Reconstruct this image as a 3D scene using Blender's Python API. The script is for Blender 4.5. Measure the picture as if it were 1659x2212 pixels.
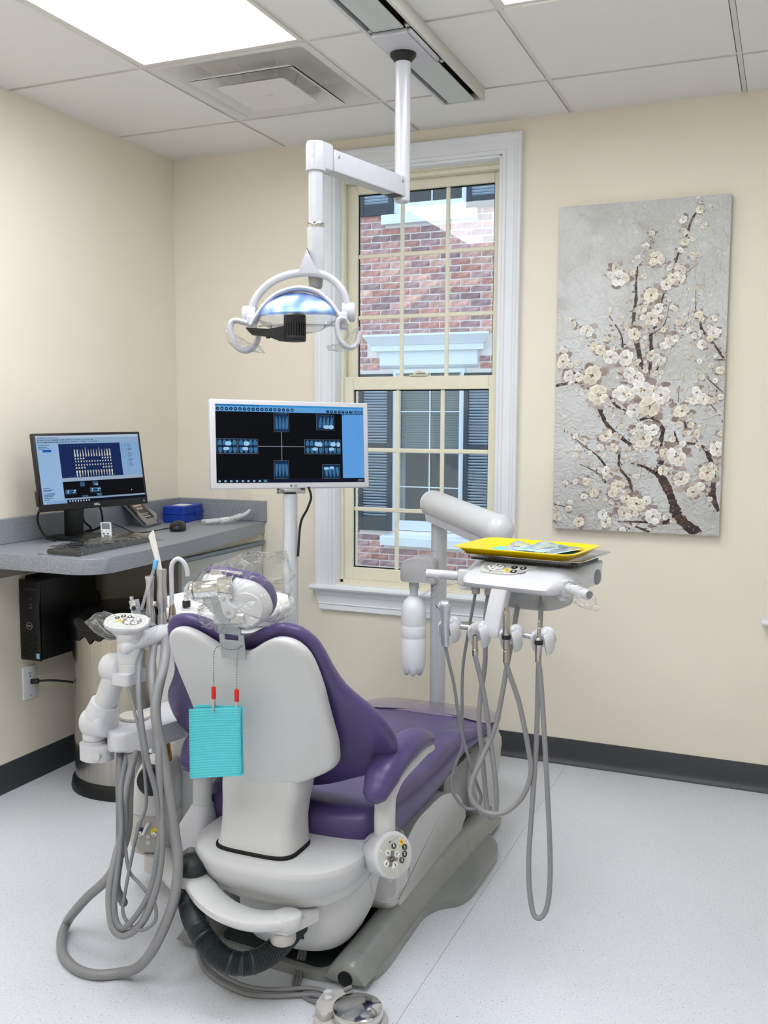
import bpy, bmesh, math, random
from math import sin, cos, pi, radians as R, sqrt
from mathutils import Vector as V, Matrix
for o in list(bpy.data.objects):
    bpy.data.objects.remove(o)
SC = bpy.context.scene
COL = SC.collection
rnd = random.Random(7)

# ------------------------------------------------------------------ camera
cam = bpy.data.cameras.new('camera')
cam.sensor_fit = 'VERTICAL'; cam.sensor_height = 36.0; cam.lens = 33.845
cam.clip_start = 0.05; cam.clip_end = 100
camo = bpy.data.objects.new('camera', cam); COL.objects.link(camo)
_p, _y, _r = 0.09440637, -0.39792405, 0.00544537
fwd = V((sin(_y)*cos(_p), cos(_y)*cos(_p), -sin(_p)))
rgt = V((cos(_y), -sin(_y), 0)); upv = rgt.cross(fwd)
rgt, upv = cos(_r)*rgt + sin(_r)*upv, -sin(_r)*rgt + cos(_r)*upv
camo.matrix_world = Matrix(((rgt.x, upv.x, -fwd.x, 2.60127), (rgt.y, upv.y, -fwd.y, -3.72858),
                            (rgt.z, upv.z, -fwd.z, 1.35891), (0, 0, 0, 1)))
SC.camera = camo
# ------------------------------------------------------------------ light, exposure
SC.view_settings.view_transform = 'Standard'; SC.view_settings.look = 'None'
SC.view_settings.gamma = 1.0; SC.view_settings.use_curve_mapping = False
SC.view_settings.exposure = 0.0
W = bpy.data.worlds.new('overcast_sky'); SC.world = W; W.use_nodes = True
W.node_tree.nodes['Background'].inputs[0].default_value = (0.74, 0.87, 1.0, 1)
W.node_tree.nodes['Background'].inputs[1].default_value = 1.9
PANEL_GLOW = 9.4          # emission of the ceiling LED panels
PANEL_TINT = (0.925, 0.95, 1.0)
CEIL = 2.521

# ------------------------------------------------------------------ materials
def lin(c):
    return tuple((x/255/12.92 if x/255 <= .04045 else ((x/255+.055)/1.055)**2.4) for x in c)
def setin(b, names, v):
    for n in names:
        if n in b.inputs:
            b.inputs[n].default_value = v; return
MATS = {}
def mat(name, rgb, rough=.5, metal=0., spec=.5, coat=0., noise=0., nscale=40., bump=0., bscale=200., emit=None, es=1., rand=0., linear=False, trans=0., ior=1.45, alpha=1., bdist=.002, stretch=None):
    if name in MATS: return MATS[name]
    m = bpy.data.materials.new(name); m.use_nodes = True
    nt = m.node_tree; b = nt.nodes['Principled BSDF']
    c = rgb if linear else lin(rgb)
    b.inputs['Base Color'].default_value = (*c, 1)
    b.inputs['Roughness'].default_value = rough; b.inputs['Metallic'].default_value = metal
    setin(b, ['Specular IOR Level', 'Specular'], spec); setin(b, ['Coat Weight', 'Clearcoat'], coat)
    setin(b, ['Transmission Weight', 'Transmission'], trans); b.inputs['IOR'].default_value = ior
    b.inputs['Alpha'].default_value = alpha
    if emit:
        setin(b, ['Emission Color', 'Emission'], (*lin(emit), 1)); b.inputs['Emission Strength'].default_value = es
    tc = nt.nodes.new('ShaderNodeTexCoord'); src = tc.outputs['Object']
    if stretch:
        mp = nt.nodes.new('ShaderNodeMapping'); mp.inputs['Scale'].default_value = stretch
        nt.links.new(src, mp.inputs['Vector']); src = mp.outputs['Vector']
    amt = noise if noise else .02
    n = nt.nodes.new('ShaderNodeTexNoise'); n.inputs['Scale'].default_value = nscale; n.inputs['Detail'].default_value = 3
    nt.links.new(src, n.inputs['Vector'])
    mx = nt.nodes.new('ShaderNodeMixRGB'); mx.blend_type = 'MULTIPLY'; mx.inputs[0].default_value = 1
    mx.inputs[1].default_value = (*c, 1)
    rp = nt.nodes.new('ShaderNodeMapRange'); rp.inputs[1].default_value = .3; rp.inputs[2].default_value = .7
    rp.inputs[3].default_value = 1-amt; rp.inputs[4].default_value = 1+amt
    nt.links.new(n.outputs['Fac'], rp.inputs[0]); nt.links.new(rp.outputs[0], mx.inputs[2])
    out = mx.outputs[0]
    if rand:
        oi = nt.nodes.new('ShaderNodeObjectInfo'); r2 = nt.nodes.new('ShaderNodeMapRange')
        r2.inputs[3].default_value = 1-rand; r2.inputs[4].default_value = 1+rand
        nt.links.new(oi.outputs['Random'], r2.inputs[0])
        m2 = nt.nodes.new('ShaderNodeMixRGB'); m2.blend_type = 'MULTIPLY'; m2.inputs[0].default_value = 1
        nt.links.new(out, m2.inputs[1]); nt.links.new(r2.outputs[0], m2.inputs[2]); out = m2.outputs[0]
    nt.links.new(out, b.inputs['Base Color'])
    if bump:
        n2 = nt.nodes.new('ShaderNodeTexNoise'); n2.inputs['Scale'].default_value = bscale; n2.inputs['Detail'].default_value = 4
        nt.links.new(src, n2.inputs['Vector'])
        bp = nt.nodes.new('ShaderNodeBump'); bp.inputs['Strength'].default_value = bump; bp.inputs['Distance'].default_value = bdist
        nt.links.new(n2.outputs['Fac'], bp.inputs['Height']); nt.links.new(bp.outputs['Normal'], b.inputs['Normal'])
    MATS[name] = m
    return m
def speckle(name, base, dots, scale=260, rough=.35, thr=.62, second=None, dens=.5, bump=0, spec=.5):
    m = bpy.data.materials.new(name); m.use_nodes = True; nt = m.node_tree; b = nt.nodes['Principled BSDF']
    b.inputs['Roughness'].default_value = rough; setin(b, ['Specular IOR Level'], spec)
    tc = nt.nodes.new('ShaderNodeTexCoord')
    c = None; prev = (*lin(base), 1)
    for (col, sc, th) in [(dots, scale, thr)] + ([second] if second else []):
        n = nt.nodes.new('ShaderNodeTexNoise'); n.inputs['Scale'].default_value = sc; n.inputs['Detail'].default_value = 2
        nt.links.new(tc.outputs['Object'], n.inputs['Vector'])
        rp = nt.nodes.new('ShaderNodeMapRange'); rp.inputs[1].default_value = th; rp.inputs[2].default_value = th+.06
        rp.inputs[4].default_value = dens
        nt.links.new(n.outputs['Fac'], rp.inputs[0])
        mx = nt.nodes.new('ShaderNodeMixRGB'); nt.links.new(rp.outputs[0], mx.inputs[0])
        if c is None: mx.inputs[1].default_value = prev
        else: nt.links.new(c, mx.inputs[1])
        mx.inputs[2].default_value = (*lin(col), 1); c = mx.outputs[0]
    nt.links.new(c, b.inputs['Base Color'])
    if bump:
        n2 = nt.nodes.new('ShaderNodeTexNoise'); n2.inputs['Scale'].default_value = scale*.7
        nt.links.new(tc.outputs['Object'], n2.inputs['Vector'])
        bp = nt.nodes.new('ShaderNodeBump'); bp.inputs['Strength'].default_value = bump; bp.inputs['Distance'].default_value = .001
        nt.links.new(n2.outputs['Fac'], bp.inputs['Height']); nt.links.new(bp.outputs['Normal'], b.inputs['Normal'])
    MATS[name] = m
    return m
def film(name, tint=(1, 1, 1), white=.06, ior=1.45, rough=.04, bump=.0, bscale=25, refl=1.0, wcol=(.9, .92, .95)):
    # thin clear sheet: see-through, Fresnel mirror on top, a little milky scatter
    m = bpy.data.materials.new(name); m.use_nodes = True; nt = m.node_tree
    nt.nodes.remove(nt.nodes['Principled BSDF']); out = nt.nodes['Material Output']
    t = nt.nodes.new('ShaderNodeBsdfTransparent'); t.inputs[0].default_value = (*tint, 1)
    d = nt.nodes.new('ShaderNodeBsdfDiffuse'); d.inputs[0].default_value = (*wcol, 1)
    g = nt.nodes.new('ShaderNodeBsdfGlossy'); g.inputs[1].default_value = rough
    # Schlick curve on the two-sided facing ratio (right for a thin sheet seen from either side)
    fr = nt.nodes.new('ShaderNodeLayerWeight'); fr.inputs[0].default_value = .5
    pw_ = nt.nodes.new('ShaderNodeMath'); pw_.operation = 'POWER'; pw_.inputs[1].default_value = 4.
    f0 = ((ior-1)/(ior+1))**2
    mu = nt.nodes.new('ShaderNodeMath'); mu.operation = 'MULTIPLY_ADD'; mu.inputs[1].default_value = (1-f0)*refl; mu.inputs[2].default_value = f0*refl; mu.use_clamp = True
    nt.links.new(fr.outputs['Facing'], pw_.inputs[0]); nt.links.new(pw_.outputs[0], mu.inputs[0])
    m1 = nt.nodes.new('ShaderNodeMixShader'); m1.inputs[0].default_value = white
    nt.links.new(t.outputs[0], m1.inputs[1]); nt.links.new(d.outputs[0], m1.inputs[2])
    m2 = nt.nodes.new('ShaderNodeMixShader'); nt.links.new(mu.outputs[0], m2.inputs[0])
    nt.links.new(m1.outputs[0], m2.inputs[1]); nt.links.new(g.outputs[0], m2.inputs[2])
    if bump:
        tc = nt.nodes.new('ShaderNodeTexCoord'); n = nt.nodes.new('ShaderNodeTexNoise'); n.inputs['Scale'].default_value = bscale
        nt.links.new(tc.outputs['Object'], n.inputs['Vector'])
        bp = nt.nodes.new('ShaderNodeBump'); bp.inputs['Strength'].default_value = bump; bp.inputs['Distance'].default_value = .02
        nt.links.new(n.outputs['Fac'], bp.inputs['Height'])
        nt.links.new(bp.outputs['Normal'], g.inputs['Normal']); nt.links.new(bp.outputs['Normal'], fr.inputs['Normal'])
    nt.links.new(m2.outputs[0], out.inputs[0])
    MATS[name] = m
    return m
def glow(name, rgb, s=1.0):
    if name in MATS: return MATS[name]
    m = bpy.data.materials.new(name); m.use_nodes = True; nt = m.node_tree; b = nt.nodes['Principled BSDF']
    b.inputs['Base Color'].default_value = (.004, .004, .005, 1); b.inputs['Roughness'].default_value = .5; setin(b, ['Specular IOR Level'], .015)
    tc = nt.nodes.new('ShaderNodeTexCoord'); n = nt.nodes.new('ShaderNodeTexNoise'); n.inputs['Scale'].default_value = 8
    nt.links.new(tc.outputs['Object'], n.inputs['Vector'])
    rp = nt.nodes.new('ShaderNodeMapRange'); rp.inputs[3].default_value = s*.95; rp.inputs[4].default_value = s*1.05
    nt.links.new(n.outputs['Fac'], rp.inputs[0]); nt.links.new(rp.outputs[0], b.inputs['Emission Strength'])
    setin(b, ['Emission Color', 'Emission'], (*lin(rgb), 1))
    MATS[name] = m
    return m

# ------------------------------------------------------------------ objects
def tag(o, label=None, cat=None, group=None, kind=None):
    if label: o['label'] = label
    if cat: o['category'] = cat
    if group: o['group'] = group
    if kind: o['kind'] = kind
    return o
INV = {}
def thing(name, loc, label=None, cat=None, group=None, kind=None):
    o = bpy.data.objects.new(name, None); COL.objects.link(o); o.location = loc; o.empty_display_size = .05
    INV[o.name] = Matrix.Translation(V(loc)).inverted()
    return tag(o, label, cat, group, kind)
def obj(name, bm, m, parent=None, label=None, cat=None, group=None, kind=None, smooth=35, sub=0, M=None):
    me = bpy.data.meshes.new(name)
    if isinstance(bm, bmesh.types.BMesh):
        if M is not None: bm.transform(M)
        bmesh.ops.recalc_face_normals(bm, faces=bm.faces)
        bm.to_mesh(me); bm.free()
    else: me = bm
    for p in me.polygons: p.use_smooth = bool(smooth)
    if smooth and smooth < 180:
        me.set_sharp_from_angle(angle=R(smooth))
    for mm in (m if isinstance(m, (list, tuple)) else [m]): me.materials.append(mm)
    o = bpy.data.objects.new(name, me); COL.objects.link(o)
    if parent is not None:
        o.parent = parent
        if parent.name in INV: o.matrix_parent_inverse = INV[parent.name]
    if sub:
        s = o.modifiers.new('smooth', 'SUBSURF'); s.levels = sub; s.render_levels = sub
    return tag(o, label, cat, group, kind)
def struct(name, bm, m, parent=None, **k):
    return obj(name, bm, m, parent, kind=None if parent else 'structure', **k)
def B(): return bmesh.new()
def frame(o, yaw=0., pitch=0., roll=0.):
    return Matrix.Translation(V(o)) @ Matrix.Rotation(yaw, 4, 'Z') @ Matrix.Rotation(pitch, 4, 'X') @ Matrix.Rotation(roll, 4, 'Y')
def axes(o, x, y, z):
    return Matrix(((x[0], y[0], z[0], o[0]), (x[1], y[1], z[1], o[1]), (x[2], y[2], z[2], o[2]), (0, 0, 0, 1)))

def box(bm, lo, hi, bev=0., seg=2, M=None):
    lo, hi = V(lo), V(hi)
    vs = bmesh.ops.create_cube(bm, size=1)['verts']
    for v in vs:
        v.co = V((lo[i] + (v.co[i]+.5)*(hi[i]-lo[i])) for i in range(3))
    if bev:
        es = list({e for v in vs for e in v.link_edges})
        r = bmesh.ops.bevel(bm, geom=es, offset=bev, segments=seg, affect='EDGES', profile=.5)
        vs = list({v for f in r['faces'] for v in f.verts} | {v for v in vs if v.is_valid})
    if M is not None:
        for v in vs: v.co = M @ v.co
    return bm
def bx(lo, hi, bev=0., seg=2, M=None): return box(B(), lo, hi, bev, seg, M)

def spline(pts, k=6):
    P = [V(p) for p in pts]
    if len(P) < 3: return P
    out = []
    for i in range(len(P)-1):
        p0 = P[i-1] if i else P[0]*2-P[1]; p1, p2 = P[i], P[i+1]
        p3 = P[i+2] if i+2 < len(P) else P[-1]*2-P[-2]
        for j in range(k):
            t = j/k
            out.append(.5*((2*p1)+(p2-p0)*t+(2*p0-5*p1+4*p2-p3)*t*t+(3*p1-p0-3*p2+p3)*t**3))
    out.append(P[-1])
    return out
def tube(bm, pts, r=.01, n=10, k=0, cap=True, sy=1., up=None, round_end=False):
    P = spline(pts, k) if k else [V(p) for p in pts]
    N = len(P)
    rr = r if callable(r) else (lambda t: r)
    T = [(P[min(i+1, N-1)]-P[max(i-1, 0)]).normalized() for i in range(N)]
    ref = V(up) if up else (V((0, 0, 1)) if abs(T[0].z) < .9 else V((1, 0, 0)))
    u = (ref - T[0]*ref.dot(T[0])).normalized()
    rings = []
    for i in range(N):
        u = (u - T[i]*u.dot(T[i])).normalized(); w = T[i].cross(u)
        q = rr(i/(N-1))
        rings.append([bm.verts.new(P[i] + u*cos(2*pi*j/n)*q*sy + w*sin(2*pi*j/n)*q) for j in range(n)])
    for a, b in zip(rings, rings[1:]):
        for j in range(n): bm.faces.new((a[j], a[(j+1) % n], b[(j+1) % n], b[j]))
    if cap:
        for ring, i, s in ((rings[0], 0, -1), (rings[-1], N-1, 1)):
            if round_end:
                prev = ring; c = P[i]; q = rr(i/(N-1))
                for a in (30, 60):
                    nr = [bm.verts.new(c + (v.co-c)*cos(R(a)) + T[i]*s*q*sin(R(a))) for v in ring]
                    for j in range(n): bm.faces.new((prev[j], prev[(j+1) % n], nr[(j+1) % n], nr[j]))
                    prev = nr
                bm.faces.new(prev)
            else: bm.faces.new(ring)
    return bm
def cyl(bm, p0, p1, r0, r1=None, n=24, bev=0.):
    p0, p1 = V(p0), V(p1); r1 = r0 if r1 is None else r1
    if not bev: return tube(bm, [p0, p1], lambda t: r0+(r1-r0)*t, n)
    d = (p1-p0); L = d.length; d.normalize()
    pr = [(0, r0-bev), (bev*.3, r0-bev*.3), (bev, r0), (L-bev, r1), (L-bev*.3, r1-bev*.3), (L, r1-bev)]
    ref = V((0, 0, 1)) if abs(d.z) < .9 else V((1, 0, 0))
    u = (ref-d*ref.dot(d)).normalized(); w = d.cross(u)
    rings = [[bm.verts.new(p0+d*h+(u*cos(2*pi*j/n)+w*sin(2*pi*j/n))*q) for j in range(n)] for h, q in pr]
    for a, b in zip(rings, rings[1:]):
        for j in range(n): bm.faces.new((a[j], a[(j+1) % n], b[(j+1) % n], b[j]))
    bm.faces.new(rings[0]); bm.faces.new(rings[-1])
    return bm
def lathe(bm, prof, n=32, M=None, sx=1., sy=1., cap=True, lobes=None):
    M = M or Matrix.Identity(4)
    rings = []
    for q, z in prof:
        rings.append([bm.verts.new(M @ V((q*cos(2*pi*j/n)*sx, q*sin(2*pi*j/n)*sy, z))) for j in range(n)])
    for a, b in zip(rings, rings[1:]):
        for j in range(n): bm.faces.new((a[j], a[(j+1) % n], b[(j+1) % n], b[j]))
    if cap: bm.faces.new(rings[0]); bm.faces.new(rings[-1])
    return bm
def rpoly(pts, r, n=4):
    # round the corners of a polygon
    out = []; N = len(pts)
    for i in range(N):
        p, a, b = V(pts[i]).to_2d(), V(pts[i-1]).to_2d(), V(pts[(i+1) % N]).to_2d()
        rr = r[i] if isinstance(r, (list, tuple)) else r
        if rr <= 0: out.append(tuple(p)); continue
        d1, d2 = (a-p), (b-p); q1 = min(rr, d1.length*.45); q2 = min(rr, d2.length*.45)
        s, e = p+d1.normalized()*q1, p+d2.normalized()*q2
        for k in range(n+1):
            t = k/n; out.append(tuple((1-t)**2*s+2*t*(1-t)*p+t*t*e))
    return out
def prism(bm, poly, z0, z1, bev=0., seg=2, M=None, top_only=False):
    M = M or Matrix.Identity(4)
    a = [bm.verts.new((x, y, z0)) for x, y in poly]; b = [bm.verts.new((x, y, z1)) for x, y in poly]
    N = len(poly)
    for j in range(N): bm.faces.new((a[j], a[(j+1) % N], b[(j+1) % N], b[j]))
    f0 = bm.faces.new(a[::-1]); f1 = bm.faces.new(b)
    vs = a+b
    if bev:
        es = list(f1.edges) + ([] if top_only else list(f0.edges))
        r = bmesh.ops.bevel(bm, geom=es, offset=bev, segments=seg, affect='EDGES', profile=.5)
        vs = list({v for f in r['faces'] for v in f.verts} | {v for v in vs if v.is_valid})
    for v in vs: v.co = M @ v.co
    return bm
def loft(bm, rings, cap=True, close=True):
    L = [[bm.verts.new(V(p)) for p in ring] for ring in rings]
    n = len(L[0])
    for a, b in zip(L, L[1:]):
        for j in range(n if close else n-1): bm.faces.new((a[j], a[(j+1) % n], b[(j+1) % n], b[j]))
    if cap: bm.faces.new(L[0][::-1]); bm.faces.new(L[-1])
    return bm
def sell(cx, cy, z, a, b, e=2.6, n=32, yaw=0.):
    # super-ellipse ring in a level plane
    out = []
    for j in range(n):
        t = 2*pi*j/n; c, s = cos(t), sin(t)
        x = a*math.copysign(abs(c)**(2/e), c); y = b*math.copysign(abs(s)**(2/e), s)
        out.append((cx+x*cos(yaw)-y*sin(yaw), cy+x*sin(yaw)+y*cos(yaw), z))
    return out
def star(bm, outline, center, rings, fn, k=3):
    # closed shell: rings of (fraction of the outline, height), fn maps (u, v, h, fraction) to a point
    O = [V((*p, 0)) for p in outline]
    O = spline(O+[O[0]], k)[:-1] if k else O
    N = len(O); c = V((*center, 0))
    L = []
    for fr, h in rings:
        L.append([bm.verts.new(V(fn((c+(p-c)*fr).x, (c+(p-c)*fr).y, h, fr))) for p in O])
    for a, b in zip(L, L[1:]):
        for j in range(N): bm.faces.new((a[j], a[(j+1) % N], b[(j+1) % N], b[j]))
    for ring, h in ((L[0], rings[0][1]), (L[-1], rings[-1][1])):
        v = bm.verts.new(V(fn(c.x, c.y, h, 0)))
        for j in range(N): bm.faces.new((ring[j], ring[(j+1) % N], v))
    return bm
def quad(bm, pts):
    return bm.faces.new([bm.verts.new(V(p)) for p in pts])
FONT_CACHE = {}
def text(name, body, size, M, m, parent, depth=.0004, align='CENTER', bold=False):
    cu = bpy.data.curves.new(name, 'FONT'); cu.body = body; cu.size = size; cu.extrude = depth
    cu.align_x = align; cu.align_y = 'CENTER'; cu.resolution_u = 3
    if bold: cu.offset = size*.02
    t = bpy.data.objects.new(name, cu); COL.objects.link(t)
    bpy.context.view_layer.update()
    me = bpy.data.meshes.new_from_object(t.evaluated_get(bpy.context.evaluated_depsgraph_get()))
    bpy.data.objects.remove(t)
    me.name = name; me.transform(M); me.materials.clear()
    return obj(name, me, m, parent, smooth=0)
def dup(root, delta, **props):
    r = root.copy(); COL.objects.link(r); r.location = root.location + V(delta)
    for k_, v_ in props.items(): r[k_] = v_
    for ch in list(root.children):
        c = ch.copy(); COL.objects.link(c); c.parent = r
        for g in list(ch.children):
            d = g.copy(); COL.objects.link(d); d.parent = c
    return r
def disc(bm, c, r, M, n=20, z=0., h=.0006):
    return prism(bm, [(c[0]+r*cos(2*pi*j/n), c[1]+r*sin(2*pi*j/n)) for j in range(n)], z, z+h, M=M)

# ================================================================== materials
WALL = mat('cream_wall_paint', (238, 231, 214), .55, noise=.015, nscale=3, bump=.06, bscale=350, bdist=.001)
TILE = speckle('ceiling_tile_fibre', (238, 236, 232), (220, 218, 214), 420, .9, .60, bump=.25)
TEE = mat('ceiling_grid_enamel', (226, 223, 217), .5)
DARK = mat('shadow_gap_black', (14, 14, 15), .8)
FLOOR = speckle('vinyl_floor_speckle', (216, 219, 226), (98, 98, 106), 240, .33, .645, ((236, 237, 240), 170, .62), .85, bump=.05, spec=.4)
SEAM = mat('vinyl_seam_grey', (196, 197, 200), .5)
VBASE = mat('charcoal_vinyl_base', (62, 65, 70), .42, noise=.04)
TRIM = mat('white_trim_paint', (232, 235, 240), .35, noise=.02, nscale=6)
SASH = mat('cream_vinyl_sash', (233, 229, 208), .38)
GLASS = film('window_glass', (.93, .965, .98), .0, 1.5, .0)
BRICK = speckle('brick_face_base', (170, 110, 105), (120, 80, 85), 30, .85, .5)
WHITE = mat('white_moulded_plastic', (208, 209, 214), .3, coat=.3)
LGREY = mat('pale_grey_plastic', (206, 207, 208), .38, noise=.01)
GREYP = mat('warm_grey_plastic', (190, 187, 184), .4)
BASEG = mat('base_plate_grey', (142, 145, 143), .34, noise=.05, nscale=30, coat=.35)
PURPLE = mat('purple_vinyl', (79, 67, 115), .34, noise=.04, nscale=20, bump=.12, bscale=600, bdist=.0006)
CHROME = mat('polished_chrome', (215, 215, 216), .1, metal=1)
STEEL = mat('brushed_steel', (186, 181, 174), .22, metal=1, noise=.12, nscale=14, stretch=(9, 9, .15))
SATIN = mat('satin_metal', (196, 195, 193), .3, metal=.75)
GREYM = mat('painted_grey_bracket', (168, 174, 178), .35, metal=.4)
BLACK = mat('black_plastic', (20, 21, 23), .42)
BLACKG = mat('gloss_black_plastic', (12, 12, 14), .22)
RUBBER = mat('dark_green_black_rubber', (34, 42, 44), .45, noise=.1, nscale=60)
HOSE = mat('grey_silicone_hose', (138, 138, 140), .42)
HOSED = mat('darker_grey_hose', (122, 124, 128), .42)
YELLOW = mat('yellow_tray_plastic', (248, 212, 8), .3)
TEAL = mat('teal_bib_paper', (92, 206, 218), .7, noise=.03)
TEALP = mat('aqua_tray_paper', (112, 208, 208), .8)
RED = mat('red_clip_plastic', (205, 28, 24), .35)
LAMIN = speckle('grey_laminate', (146, 150, 158), (112, 114, 122), 420, .42, .5, ((176, 180, 188), 500, .56), .7)
CAB = mat('pale_grey_cabinet', (196, 198, 194), .45)
CABSIDE = mat('taupe_cabinet_side', (150, 144, 134), .5)  # cabinet colour darkened to taupe for its shaded side
DRAWPULL = mat('blue_grey_metal_pull', (134, 150, 166), .3, metal=.6)
BLUEBOX = mat('royal_blue_plastic', (14, 60, 165), .4)
PAPER = mat('white_paper', (235, 236, 238), .7)
CLEAR = film('clear_barrier_film', (.985, .985, .985), .03, 1.42, .05, .35, 34, 1.0)
CLEARP = film('clear_moulded_plastic', (.93, .95, .97), .05, 1.46, .05)
TOEF = mat('purple_vinyl_under_clear_cover', (112, 100, 128), .42, coat=1.0, noise=.02)  # purple greyed to carry part of the cover's reflection

# ================================================================== room shell
RX, RY = 3.95, -5.0
WIN = [(.80, 1.525, .655, 2.385), (2.635, 3.36, .655, 2.385)]      # clear openings in the window wall
def wall_with_holes(bm, x0, x1, z0, z1, y0, y1, holes):
    xs = x0
    for (a, b, c, d) in holes:
        box(bm, (xs, y0, z0), (a, y1, z1)); box(bm, (a, y0, z0), (b, y1, c)); box(bm, (a, y0, d), (b, y1, z1)); xs = b
    box(bm, (xs, y0, z0), (x1, y1, z1)); return bm
struct('wall_back', wall_with_holes(B(), -.2, RX+.2, -.1, 2.75, 0, .22, WIN), WALL)
struct('wall_left', bx((-.2, RY-.2, -.1), (0, 0, 2.75)), WALL)
struct('wall_right', bx((RX, RY-.2, -.1), (RX+.2, 0, 2.75)), WALL)
struct('wall_front', bx((0, RY-.2, -.1), (RX, RY, 2.75)), WALL)
fl = struct('floor', bx((0, RY, -.1), (RX, 0, -.004)), SEAM)
# sheet vinyl laid in pieces, hairline seams between them
for x0, x1, y0, y1 in ((0, 1.834, -.722, 0), (0, 1.834, RY, -.722), (1.834, RX, RY, 0)):
    obj('vinyl_sheet', bx((x0+(.0005 if x0 else 0), y0+(.0005 if y0 > RY else 0), -.004), (x1-.0005, y1-(.0005 if y1 < 0 else 0), 0)), FLOOR, fl, smooth=0)

ce = struct('ceiling', bx((0, RY, CEIL+.05), (RX, 0, CEIL+.12)), TILE)
GX = [0] + [.574+.6096*i for i in range(6)]
GX[-1] = RX
GY = [0] + [-.380-.6096*j for j in range(8)]; GY[-1] = RY
for i in range(1, len(GX)-1):
    obj('grid_bar', bx((GX[i]-.0075, RY, CEIL), (GX[i]+.0075, 0, CEIL+.004)), TEE, ce, smooth=0)
for j in range(1, len(GY)-1):
    for i in range(len(GX)-1):
        obj('grid_bar', bx((GX[i]+(.0075 if i else 0), GY[j]-.0065, CEIL), (GX[i+1]-(.0075 if i < len(GX)-2 else 0), GY[j]+.0065, CEIL+.0035)), TEE, ce, smooth=0)
LIGHTS = [(1, 2), (3, 2), (1, 5), (3, 5)]       # each panel covers two grid cells front to back
skip = {(1, 1)}
for a, b_ in LIGHTS: skip |= {(a, b_), (a, b_+1)}
for i in range(len(GX)-1):
    for j in range(len(GY)-1):
        if (i, j) in skip: continue
        g = .0098
        obj('ceiling_tile', bx((GX[i]+(g if i else 0), GY[j+1]+(g if j+1 < len(GY)-1 else 0), CEIL-.004+rnd.uniform(-.0006, .0006)),
                               (GX[i+1]-(g if i+1 < len(GX)-1 else 0), GY[j]-(g if j else 0), CEIL+.045)), TILE, ce, smooth=0)
DIFF = bpy.data.materials.new('led_diffuser'); DIFF.use_nodes = True
_b = DIFF.node_tree.nodes['Principled BSDF']; setin(_b, ['Emission Color', 'Emission'], (*PANEL_TINT, 1)); _b.inputs['Emission Strength'].default_value = PANEL_GLOW
LNAMES = ['bright flat LED ceiling panel at upper left beside the square air vent', 'LED ceiling panel right of the lamp track, just its end in view',
          'LED ceiling panel toward the rear wall, left row', 'LED ceiling panel toward the rear wall, right row']  # rear pair is unseen, added to brighten the chair back
for (i, j), lb in zip(LIGHTS, LNAMES):
    x0, x1, y0, y1 = GX[i]+.009, GX[i+1]-.009, GY[j+2]+.008, GY[j]-.008
    t = thing('ceiling_light', ((x0+x1)/2, (y0+y1)/2, CEIL), lb, 'ceiling light', 'flat LED panels set in the ceiling grid')
    f = B()
    for lo, hi in (((x0, y0), (x1, y0+.014)), ((x0, y1-.014), (x1, y1)), ((x0, y0+.014), (x0+.014, y1-.014)), ((x1-.014, y0+.014), (x1, y1-.014))):
        box(f, (*lo, CEIL-.004), (*hi, CEIL+.03))
    obj('frame', f, TEE, t, smooth=0)
    obj('diffuser', bx((x0+.014, y0+.014, CEIL-.001), (x1-.014, y1-.014, CEIL+.02)), DIFF, t, smooth=0)

# air diffuser: pressed square cones round a duct
x0, x1, y0, y1 = GX[1]+.008, GX[2]-.008, GY[2]+.007, GY[1]-.007
cx, cy = (x0+x1)/2, (y0+y1)/2
t = thing('air_diffuser', (cx, cy, CEIL), 'square white ceiling air vent with two nested louvre cones, next to light panel', 'air vent')
def sq(h, z, r=.02): return [(cx+x, cy+y, z) for x, y in rpoly([(-h, -h), (h, -h), (h, h), (-h, h)], r, 3)]
def circ(r, z, n=16): return [(cx+r*cos(2*pi*k/n-pi*.75-pi/16*1.5), cy+r*sin(2*pi*k/n-pi*.75-pi/16*1.5), z) for k in range(n)]
H = (x1-x0)/2
VENT = mat('vent_enamel', (222, 220, 216), .3)
b = B(); loft(b, [sq(H, CEIL+.004, .002), sq(H, CEIL-.003, .002), sq(H-.02, CEIL-.003, .004), sq(H-.03, CEIL-.001, .02), sq(H-.10, CEIL+.06, .09), circ(.15, CEIL+.085), circ(.125, CEIL+.095), circ(.125, CEIL+.2)], cap=False)
obj('outer_cone', b, VENT, t, smooth=50)
obj('duct', cyl(B(), (cx, cy, CEIL+.195), (cx, cy, CEIL+.2), .13), DARK, t)
for h, n_ in ((.205, 'middle_cone'),):
    b = B(); loft(b, [sq(h, CEIL-.030, .008), sq(h-.004, CEIL-.026, .008), sq(h-.060, CEIL+.004, .03), sq(h-.063, CEIL+.002, .03), sq(h-.006, CEIL-.030, .006)], cap=False)
    obj(n_, b, VENT, t, smooth=50)
b = B(); loft(b, [sq(.130, CEIL-.038, .008), sq(.130, CEIL-.034, .008), sq(.085, CEIL-.012, .04)], cap=True)
obj('centre_plate', b, VENT, t, smooth=50)
obj('screw_cap', cyl(B(), (cx, cy, CEIL-.042), (cx, cy, CEIL-.037), .014, n=16, bev=.002), VENT, t)
for a in (45, 135, 225, 315): obj('strut', tube(B(), [(cx+.09*cos(R(a)), cy+.09*sin(R(a)), CEIL), (cx+.12*cos(R(a)), cy+.12*sin(R(a)), CEIL+.09)], .004, 6), VENT, t)

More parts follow.
